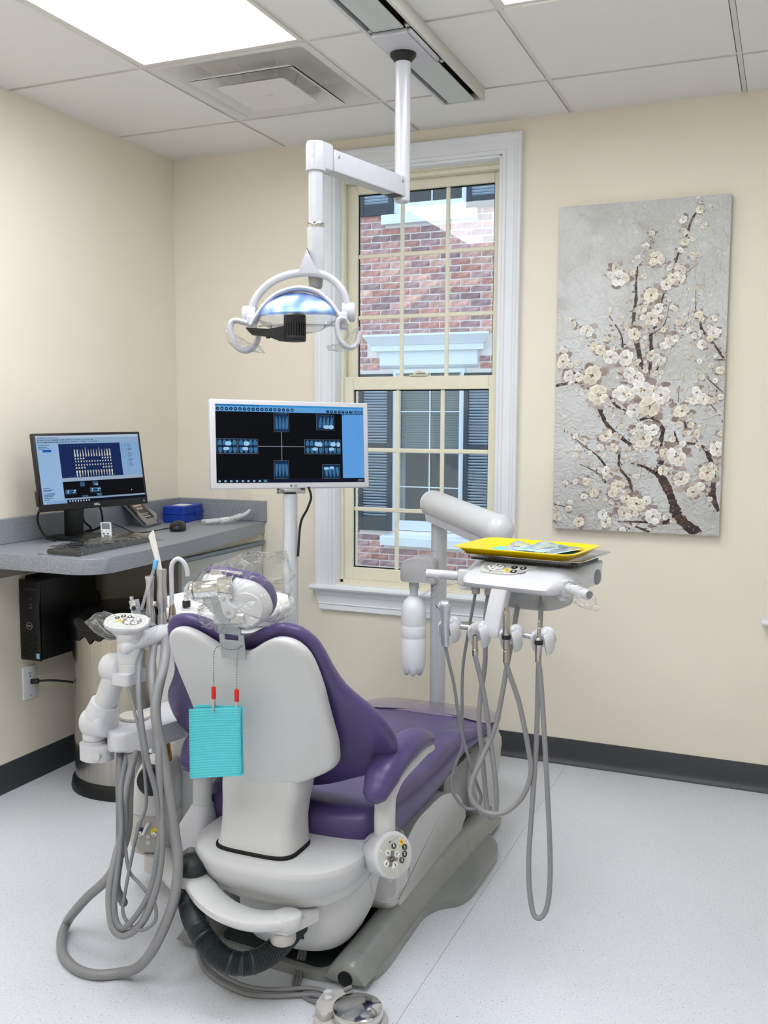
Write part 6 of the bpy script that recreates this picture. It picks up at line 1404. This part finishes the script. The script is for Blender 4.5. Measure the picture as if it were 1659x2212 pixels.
class Paint:
    def __init__(s): s.b = B(); s.l = s.b.loops.layers.float_color.new('tone')
    def poly(s, pts, z, col, dome=0., cc=None):
        vs = [s.b.verts.new(PM_ @ V((min(max(x, .002), PWd-.002), min(max(y, .002), PHt-.002), z))) for x, y in pts]
        if dome:
            cx_ = sum(p[0] for p in pts)/len(pts); cy_ = sum(p[1] for p in pts)/len(pts)
            c = s.b.verts.new(PM_ @ V((min(max(cx_, .002), PWd-.002), min(max(cy_, .002), PHt-.002), z+dome)))
            fs = [s.b.faces.new((vs[i], vs[(i+1) % len(vs)], c)) for i in range(len(vs))]
        else: fs = [s.b.faces.new(vs)]; c = None
        for f in fs:
            for lp_ in f.loops:
                lp_[s.l] = (*lin(cc if (c and lp_.vert == c and cc) else col), 1)
BR_ = [[(0.884, 0.999, 0.0420), (0.795, 0.962, 0.0372), (0.754, 0.938, 0.0372), (0.733, 0.907, 0.0348), (0.701, 0.867, 0.0324), (0.659, 0.827, 0.0312), (0.643, 0.802, 0.0240), (0.656, 0.776, 0.0180), (0.648, 0.725, 0.0168), (0.655, 0.679, 0.0156), (0.589, 0.647, 0.0132), (0.52, 0.655, 0.0108)], [(0.629, 0.818, 0.0144), (0.558, 0.798, 0.0108), (0.478, 0.787, 0.0048)], [(0.275, 0.616, 0.0180), (0.329, 0.672, 0.0168), (0.423, 0.713, 0.0132), (0.495, 0.738, 0.0096)], [(0.334, 0.579, 0.0108), (0.376, 0.61, 0.0096), (0.438, 0.627, 0.0072)], [(0.551, 0.512, 0.0204), (0.519, 0.481, 0.0180), (0.497, 0.436, 0.0204), (0.48, 0.4, 0.0216), (0.467, 0.349, 0.0132), (0.478, 0.288, 0.0108), (0.475, 0.248, 0.0096), (0.482, 0.193, 0.0060)], [(0.57, 0.507, 0.0132), (0.577, 0.451, 0.0120), (0.573, 0.395, 0.0108), (0.61, 0.361, 0.0084), (0.622, 0.311, 0.0072), (0.643, 0.271, 0.0072), (0.688, 0.212, 0.0072), (0.714, 0.163, 0.0084), (0.758, 0.11, 0.0084), (0.783, 0.067, 0.0072), (0.837, 0.024, 0.0036)], [(0.407, 0.435, 0.0072), (0.394, 0.394, 0.0054), (0.32, 0.337, 0.0030)], [(0.989, 0.472, 0.0096), (0.92, 0.423, 0.0066), (0.862, 0.388, 0.0084), (0.85, 0.363, 0.0072), (0.825, 0.333, 0.0030), (0.82, 0.269, 0.0018)], [(0.483, 0.878, 0.0156), (0.471, 0.842, 0.0114), (0.408, 0.801, 0.0090), (0.405, 0.76, 0.0084)], [(0.329, 0.85, 0.0084), (0.276, 0.82, 0.0048), (0.165, 0.793, 0.0024)], [(0.347, 0.813, 0.0090), (0.273, 0.767, 0.0072), (0.188, 0.737, 0.0048), (0.08, 0.691, 0.0024)], [(0.993, 0.926, 0.0108), (0.952, 0.876, 0.0276), (0.958, 0.831, 0.0192), (0.935, 0.771, 0.0168), (0.885, 0.732, 0.0102), (0.798, 0.723, 0.0072)], [(-0.001, 0.549, 0.0120), (0.125, 0.538, 0.0096), (0.21, 0.559, 0.0072)], [(0.736, 0.959, 0.0192), (0.668, 0.966, 0.0156), (0.519, 0.968, 0.0078), (0.407, 0.969, 0.0042)], [(0.601, 0.998, 0.0078), (0.509, 0.981, 0.0066), (0.479, 0.972, 0.0048)], [(0.583, 0.396, 0.0036), (0.649, 0.366, 0.0030), (0.674, 0.301, 0.0018)], [(0.7, 0.401, 0.0030), (0.766, 0.372, 0.0030), (0.787, 0.333, 0.0018)], [(0.796, 0.683, 0.0096), (0.774, 0.648, 0.0072)], [(0.741, 0.729, 0.0168), (0.726, 0.688, 0.0048)], [(0.987, 0.571, 0.0036), (0.938, 0.547, 0.0054), (0.89, 0.527, 0.0018)], [(0.509, 0.158, 0.0018), (0.556, 0.124, 0.0024), (0.565, 0.105, 0.0012)], [(0.762, 0.179, 0.0024), (0.842, 0.164, 0.0018)], [(0.756, 0.223, 0.0030), (0.811, 0.2, 0.0018)], [(-0.001, 0.449, 0.0048), (0.037, 0.465, 0.0036)], [(0.985, 0.477, 0.0060), (0.934, 0.477, 0.0024)], [(0.742, 0.602, 0.0024), (0.744, 0.552, 0.0018)], [(0.982, 0.641, 0.0036), (0.914, 0.601, 0.0030)], [(0.007, 0.922, 0.0048), (0.082, 0.93, 0.0030)], [(0.123, 0.507, 0.0060), (0.072, 0.528, 0.0072)], [(0.591, 0.522, 0.0084), (0.623, 0.494, 0.0036)], [(0.441, 0.509, 0.0048), (0.44, 0.486, 0.0036)]]
FL_ = [(0.228, 0.517, 0.0409), (0.267, 0.577, 0.0397), (0.492, 0.527, 0.0347), (0.42, 0.574, 0.0360), (0.534, 0.563, 0.0434), (0.644, 0.58, 0.0347), (0.577, 0.614, 0.0397), (0.488, 0.625, 0.0310), (0.338, 0.463, 0.0322), (0.429, 0.466, 0.0322), (0.19, 0.382, 0.0285), (0.048, 0.473, 0.0322), (0.082, 0.517, 0.0223), (0.543, 0.711, 0.0384), (0.541, 0.68, 0.0285), (0.601, 0.685, 0.0248), (0.321, 0.704, 0.0285), (0.743, 0.764, 0.0397), (0.776, 0.83, 0.0322), (0.846, 0.869, 0.0285), (0.919, 0.812, 0.0310), (0.971, 0.74, 0.0285), (0.763, 0.627, 0.0322), (0.846, 0.572, 0.0248), (0.885, 0.592, 0.0236), (0.401, 0.859, 0.0285), (0.515, 0.913, 0.0372), (0.446, 0.941, 0.0285), (0.617, 0.949, 0.0322), (0.336, 0.971, 0.0260), (0.454, 0.899, 0.0223), (0.314, 0.95, 0.0217), (0.566, 0.28, 0.0285), (0.57, 0.35, 0.0285), (0.608, 0.323, 0.0248), (0.51, 0.322, 0.0223), (0.374, 0.226, 0.0322), (0.353, 0.195, 0.0223), (0.589, 0.17, 0.0248), (0.726, 0.213, 0.0223), (0.689, 0.232, 0.0248), (0.652, 0.251, 0.0223), (0.75, 0.129, 0.0174), (0.736, 0.065, 0.0161), (0.828, 0.039, 0.0161), (0.474, 0.395, 0.0260), (0.577, 0.461, 0.0223), (0.637, 0.477, 0.0186), (0.682, 0.416, 0.0223), (0.654, 0.431, 0.0186), (0.71, 0.412, 0.0174), (0.928, 0.398, 0.0223), (0.84, 0.343, 0.0161), (0.865, 0.432, 0.0186), (0.973, 0.507, 0.0186), (0.169, 0.976, 0.0223), (0.03, 0.964, 0.0223), (0.104, 0.935, 0.0161), (0.204, 0.848, 0.0174), (0.327, 0.813, 0.0211), (0.145, 0.522, 0.0198), (0.275, 0.44, 0.0211), (0.233, 0.429, 0.0174), (0.575, 0.901, 0.0198), (0.451, 0.512, 0.0248), (0.594, 0.568, 0.0248), (0.372, 0.881, 0.0186), (0.258, 0.883, 0.0186), (0.196, 0.895, 0.0161), (0.141, 0.849, 0.0136), (0.078, 0.853, 0.0124), (0.134, 0.706, 0.0136), (0.187, 0.721, 0.0149), (0.157, 0.743, 0.0124), (0.374, 0.74, 0.0186), (0.292, 0.741, 0.0161), (0.414, 0.227, 0.0161), (0.323, 0.215, 0.0161), (0.618, 0.181, 0.0149), (0.57, 0.185, 0.0149), (0.737, 0.233, 0.0161), (0.668, 0.202, 0.0136), (0.828, 0.597, 0.0161), (0.923, 0.596, 0.0149), (0.796, 0.693, 0.0149), (0.854, 0.697, 0.0161), (0.956, 0.796, 0.0161), (0.884, 0.853, 0.0186), (0.668, 0.807, 0.0211), (0.763, 0.774, 0.0186), (0.674, 0.755, 0.0211), (0.623, 0.725, 0.0149), (0.502, 0.691, 0.0223), (0.455, 0.579, 0.0223), (0.374, 0.574, 0.0186), (0.105, 0.361, 0.0149), (0.073, 0.345, 0.0112), (0.91, 0.413, 0.0136), (0.956, 0.394, 0.0124), (0.883, 0.432, 0.0112)]
pr = random.Random(11)
bp_ = Paint()
for br_ in BR_:
    P5 = spline([(P2(u, v).x, P2(u, v).y, w) for u, v, w in br_], 7)
    L_, R_ = [], []
    for i, p in enumerate(P5):
        d = (P5[min(i+1, len(P5)-1)]-P5[max(i-1, 0)]); d = V((d.x, d.y)).normalized(); n_ = V((-d.y, d.x))
        w = max(.0006, p.z*.5)*pr.uniform(.72, 1.2)
        L_.append(V((p.x, p.y))+n_*w); R_.append(V((p.x, p.y))-n_*w)
    for i in range(len(P5)-1):
        col = pr.choice(((52, 40, 40), (66, 50, 48), (44, 34, 36), (86, 66, 58))) if P5[i].z > .006 else pr.choice(((96, 80, 76), (110, 92, 84), (74, 60, 58)))
        bp_.poly([L_[i], R_[i], R_[i+1], L_[i+1]], .0006, col)
    # buds and small leaves along the branch
    for i in range(0, len(P5), 3):
        for _k in range(2):
            a = pr.uniform(0, 2*pi); o_ = V((P5[i].x, P5[i].y))+V((cos(a), sin(a)))*pr.uniform(.006, .022); q = pr.uniform(.003, .0075); t_ = pr.uniform(0, pi)
            bp_.poly([o_+V((cos(t_)*q*x-sin(t_)*q*y*.4, sin(t_)*q*x+cos(t_)*q*y*.4)) for x, y in ((-1, 0), (-.4, .8), (.4, .7), (1, 0), (.4, -.7), (-.4, -.8))], .0009, pr.choice(((112, 94, 86), (90, 74, 70), (150, 134, 122), (134, 112, 96))))
obj('branches', bp_.b, VC, pt, smooth=0, kind='stuff')
fp = Paint()
allf = [(P2(u, v), r) for u, v, r in FL_]
for br_ in BR_[1:]:          # small filler blossoms scattered along the boughs
    for (u, v, w) in br_:
        for _k in range(3):
            allf.append((P2(u, v)+V((pr.gauss(0, .030), pr.gauss(0, .030))), pr.uniform(.006, .013)))
pr.shuffle(allf); allf.sort(key=lambda f: f[1])
for c, r in allf:
    if not (0 < c.x < PWd and 0 < c.y < PHt): continue
    for _k in range(8 if r > .012 else 1):   # soft mauve shadow strokes round the bloom
        a = pr.uniform(0, 2*pi); o_ = c+V((cos(a), sin(a)))*r*pr.uniform(.7, 1.3); q = r*pr.uniform(.25, .6)
        fp.poly([o_+V((cos(t_)*q*pr.uniform(.6, 1.2), sin(t_)*q*.7*pr.uniform(.6, 1.2))) for t_ in [2*pi*j/8 for j in range(8)]], .0007+pr.random()*.0002, pr.choice(((170, 158, 152), (156, 140, 134), (184, 174, 168), (140, 124, 118))))
    base = pr.uniform(0, 2*pi); sq_ = pr.uniform(.65, 1.0); tilt = pr.uniform(0, pi); z0 = .0012+pr.random()*.0008
    tone = pr.choice(((236, 233, 224), (226, 221, 208), (240, 238, 232), (230, 222, 204))) if r > .012 else pr.choice(((228, 221, 208), (206, 196, 184), (236, 232, 224)))
    for k_ in range(5):
        a = base+2*pi*k_/5+pr.uniform(-.15, .15); pts = []
        for t_, q in ((-.12, .10), (-.66, .50), (-.70, .80), (-.32, 1.02), (.0, .95), (.32, 1.02), (.70, .80), (.66, .50), (.12, .10)):
            x, y = cos(a+t_)*q*r, sin(a+t_)*q*r
            xr, yr = x*cos(tilt)+y*sin(tilt), (-x*sin(tilt)+y*cos(tilt))*sq_
            pts.append((c.x+xr*cos(tilt)-yr*sin(tilt), c.y+xr*sin(tilt)+yr*cos(tilt)))
        k2 = pr.uniform(.90, 1.06); col = tuple(min(255, x*k2) for x in tone)
        fp.poly(pts, z0+.0003*k_, tuple(min(255, x*1.08) for x in col), .0022*min(1, r/.03), tuple(x*.90 for x in col))
    for k_ in range(4 if r > .01 else 1):
        o_ = c+V((pr.gauss(0, r*.10), pr.gauss(0, r*.10))); q = max(.0008, r*.07)
        fp.poly([o_+V((cos(2*pi*j/6)*q, sin(2*pi*j/6)*q)) for j in range(6)], z0+.0026, pr.choice(((176, 132, 70), (140, 100, 60), (120, 84, 60), (198, 160, 96))))
obj('blossoms', fp.b, VC, pt, smooth=25, kind='stuff')

# ================================================================== clear barrier films
def crumple(name, M, outline, center, d0, d1, amp, seed, label, cat='plastic film', rings=(.3, .55, .8, 1.0), m=None, dens=3, bulge=.6, openb=False):
    r_ = random.Random(seed)
    O = [V((*p, 0)) for p in outline]; n = len(O); pts = []
    for i in range(n):
        for k in range(dens): pts.append(O[i]+(O[(i+1) % n]-O[i])*(k/dens)+V((r_.uniform(-1, 1), r_.uniform(-1, 1), 0))*amp*.25*(1 if k else 0))
    c = V((*center, 0)); b = B(); N = len(pts); edge = None
    for d in (d0, d1):
        g = []
        for f in rings:
            if f == 1.0 and edge: g.append(edge); continue
            off = (r_.random()*.9)/1
            row = []
            for i, p in enumerate(pts):
                q = c+(p-c)*(f if f == 1.0 else f*r_.uniform(.86, 1.12))
                h = (d*(1-f**3*bulge) if f < 1 else (d0+d1)/2)+(r_.uniform(-1, 1)*amp if f < 1 else r_.uniform(-.3, .3)*amp)
                row.append(b.verts.new(M @ V((q.x, q.y, h))))
            g.append(row)
            if f == 1.0: edge = row
        cv = b.verts.new(M @ V((c.x, c.y, d)))
        for i in range(N): b.faces.new((g[0][i], g[0][(i+1) % N], cv))
        for a_, b_ in zip(g, g[1:]):
            for i in range(N):
                j = (i+1) % N
                if r_.random() < .5: b.faces.new((a_[i], a_[j], b_[j])); b.faces.new((a_[i], b_[j], b_[i]))
                else: b.faces.new((a_[i], a_[j], b_[i])); b.faces.new((a_[j], b_[j], b_[i]))
    o = obj(name, b, m or CLEAR, None, label, cat, smooth=0)
    return o
XZ = Matrix(((1, 0, 0, 0), (0, 0, 1, 0), (0, 1, 0, 0), (0, 0, 0, 1)))     # u, w, depth -> x, z, y
crumple('barrier_bag', Matrix.Translation(V((0, -1.893, 0))) @ XZ, [(1.326, .973), (1.412, 1.036), (1.496, 1.067), (1.601, 1.078), (1.607, 1.0), (1.609, .934), (1.56, .905), (1.517, .897), (1.46, .882), (1.398, .884), (1.372, .913), (1.405, .950)], (1.492, .975), -.080, .078, .012, 5, 'crinkled clear plastic bag pulled over the headrest', dens=4)
gx = DM_ @ frame((.195, -.100, .942), R(-29), 0, R(2))
crumple('grip_sleeve', gx @ XZ, [(-.05, .022), (.0, .026), (.045, .018), (.072, -.006), (.078, -.030), (.04, -.032), (.0, -.026), (-.05, -.018)], (.01, -.002), -.024, .022, .006, 8, 'clear plastic sleeve over right grip of the instrument console', dens=3)
gl = DM_ @ frame((-.165, -.103, .948), R(20))
crumple('grip_sleeve', gl @ XZ, [(-.075, -.008), (-.03, .015), (.04, .018), (.035, -.018), (.0, -.024), (-.05, -.055), (-.085, -.058), (-.04, -.032)], (-.0, -.004), -.019, .018, .004, 9, 'loose clear sleeve trailing from left grip of the instrument console', dens=3)
LXZ = LM @ XZ
crumple('handle_sleeve', LXZ, [(-.200, -.035), (-.190, -.070), (-.165, -.095), (-.12, -.097), (-.088, -.100), (-.105, -.078), (-.135, -.070), (-.165, -.050)], (-.145, -.082), -.05, .02, .006, 12, 'clear film around left loop handle of the dental lamp', dens=3)
crumple('handle_sleeve', LXZ, [(.075, -.082), (.11, -.080), (.135, -.045), (.165, -.032), (.172, -.06), (.155, -.090), (.12, -.098), (.08, -.094)], (.135, -.075), -.045, .025, .006, 14, 'clear film around right loop handle of the dental lamp', dens=3)
crumple('keypad_sleeve', KM, [(-.135, .030), (-.11, .050), (-.05, .058), (.05, .050), (.085, .015), (.075, -.035), (.02, -.055), (-.05, -.050), (-.085, -.02)], (.0, 0), .0165, -.052, .006, 17, 'clear film stretched over the oval keypad of assistant arm', dens=3)
hm_ = axes(DC-DN*.03, DXx, DY, DN)
crumple('keypad_sleeve', hm_, [(-.062, .035), (-.02, .055), (.035, .062), (.060, .04), (.058, -.03), (.050, -.085), (.0, -.115), (-.045, -.10), (-.06, -.04)], (0, -.01), .037, -.045, .005, 19, 'clear film over round keypad at right armrest of the chair', dens=3)
# flat sheets
def sheet(name, P00, P10, P11, P01, nx, ny, amp, seed, label, m=None, freq=3.):
    r_ = random.Random(seed); b = B(); P00, P10, P11, P01 = map(V, (P00, P10, P11, P01)); nrm = (P10-P00).cross(P01-P00).normalized()
    ph_ = [r_.uniform(0, 6.28) for _ in range(6)]
    g = []
    for i in range(nx+1):
        row = []
        for j in range(ny+1):
            s, t_ = i/nx, j/ny
            p = (P00*(1-s)+P10*s)*(1-t_)+(P01*(1-s)+P11*s)*t_
            h = abs(sin(freq*6.28*(s+.35*t_)+ph_[0]+2*sin(6*t_+ph_[1]))*.6+sin(freq*9*(s-.6*t_)+ph_[2])*.4)*amp + r_.uniform(0, amp*.35)
            row.append(b.verts.new(p+nrm*h))
        g.append(row)
    for i in range(nx):
        for j in range(ny): b.faces.new((g[i][j], g[i+1][j], g[i+1][j+1], g[i][j+1]))
    return obj(name, b, m or CLEAR, None, label, 'plastic film', smooth=30)
b = B(); r_ = random.Random(23); g = []
for i in range(61):
    row = []
    for (y, z) in ((-.098, .001), (-.083, .004), (-.072, .020), (-.06, .0245), (-.03, .0245), (0, .0245), (.03, .0245), (.06, .0245), (.074, .020), (.085, .003)):
        x = -.25+.5*i/60; e = 1 if abs(x) < .228 else .0
        zz = z*e + (.001 if not e else 0) + (abs(sin(x*60+y*70+2*sin(y*50)))*.0028 + r_.uniform(0, .0006))*(1 if e and z > .01 else .3)
        row.append(b.verts.new(KBM @ V((x, y, zz))))
    g.append(row)
for a_, b_ in zip(g, g[1:]):
    for j in range(len(a_)-1): b.faces.new((a_[j], b_[j], b_[j+1], a_[j+1]))
obj('keyboard_film', b, CLEAR, None, 'crinkled clear film spread over the black keyboard', 'plastic film', smooth=25)
sheet('wand_film', (.25, -.26, CZ+.002), (.40, -.24, CZ+.003), (.455, -.03, CZ+.03), (.30, -.03, CZ+.006), 14, 14, .012, 31, 'clear film bag lying around the white wand on the counter end', freq=2.)
sheet('hung_film', (.26, -.03, CZ+.01), (.44, -.035, CZ+.03), (.40, -.022, CZ+.135), (.28, -.022, CZ+.15), 12, 12, .008, 33, 'clear film standing up against backsplash above the white wands', freq=1.5)
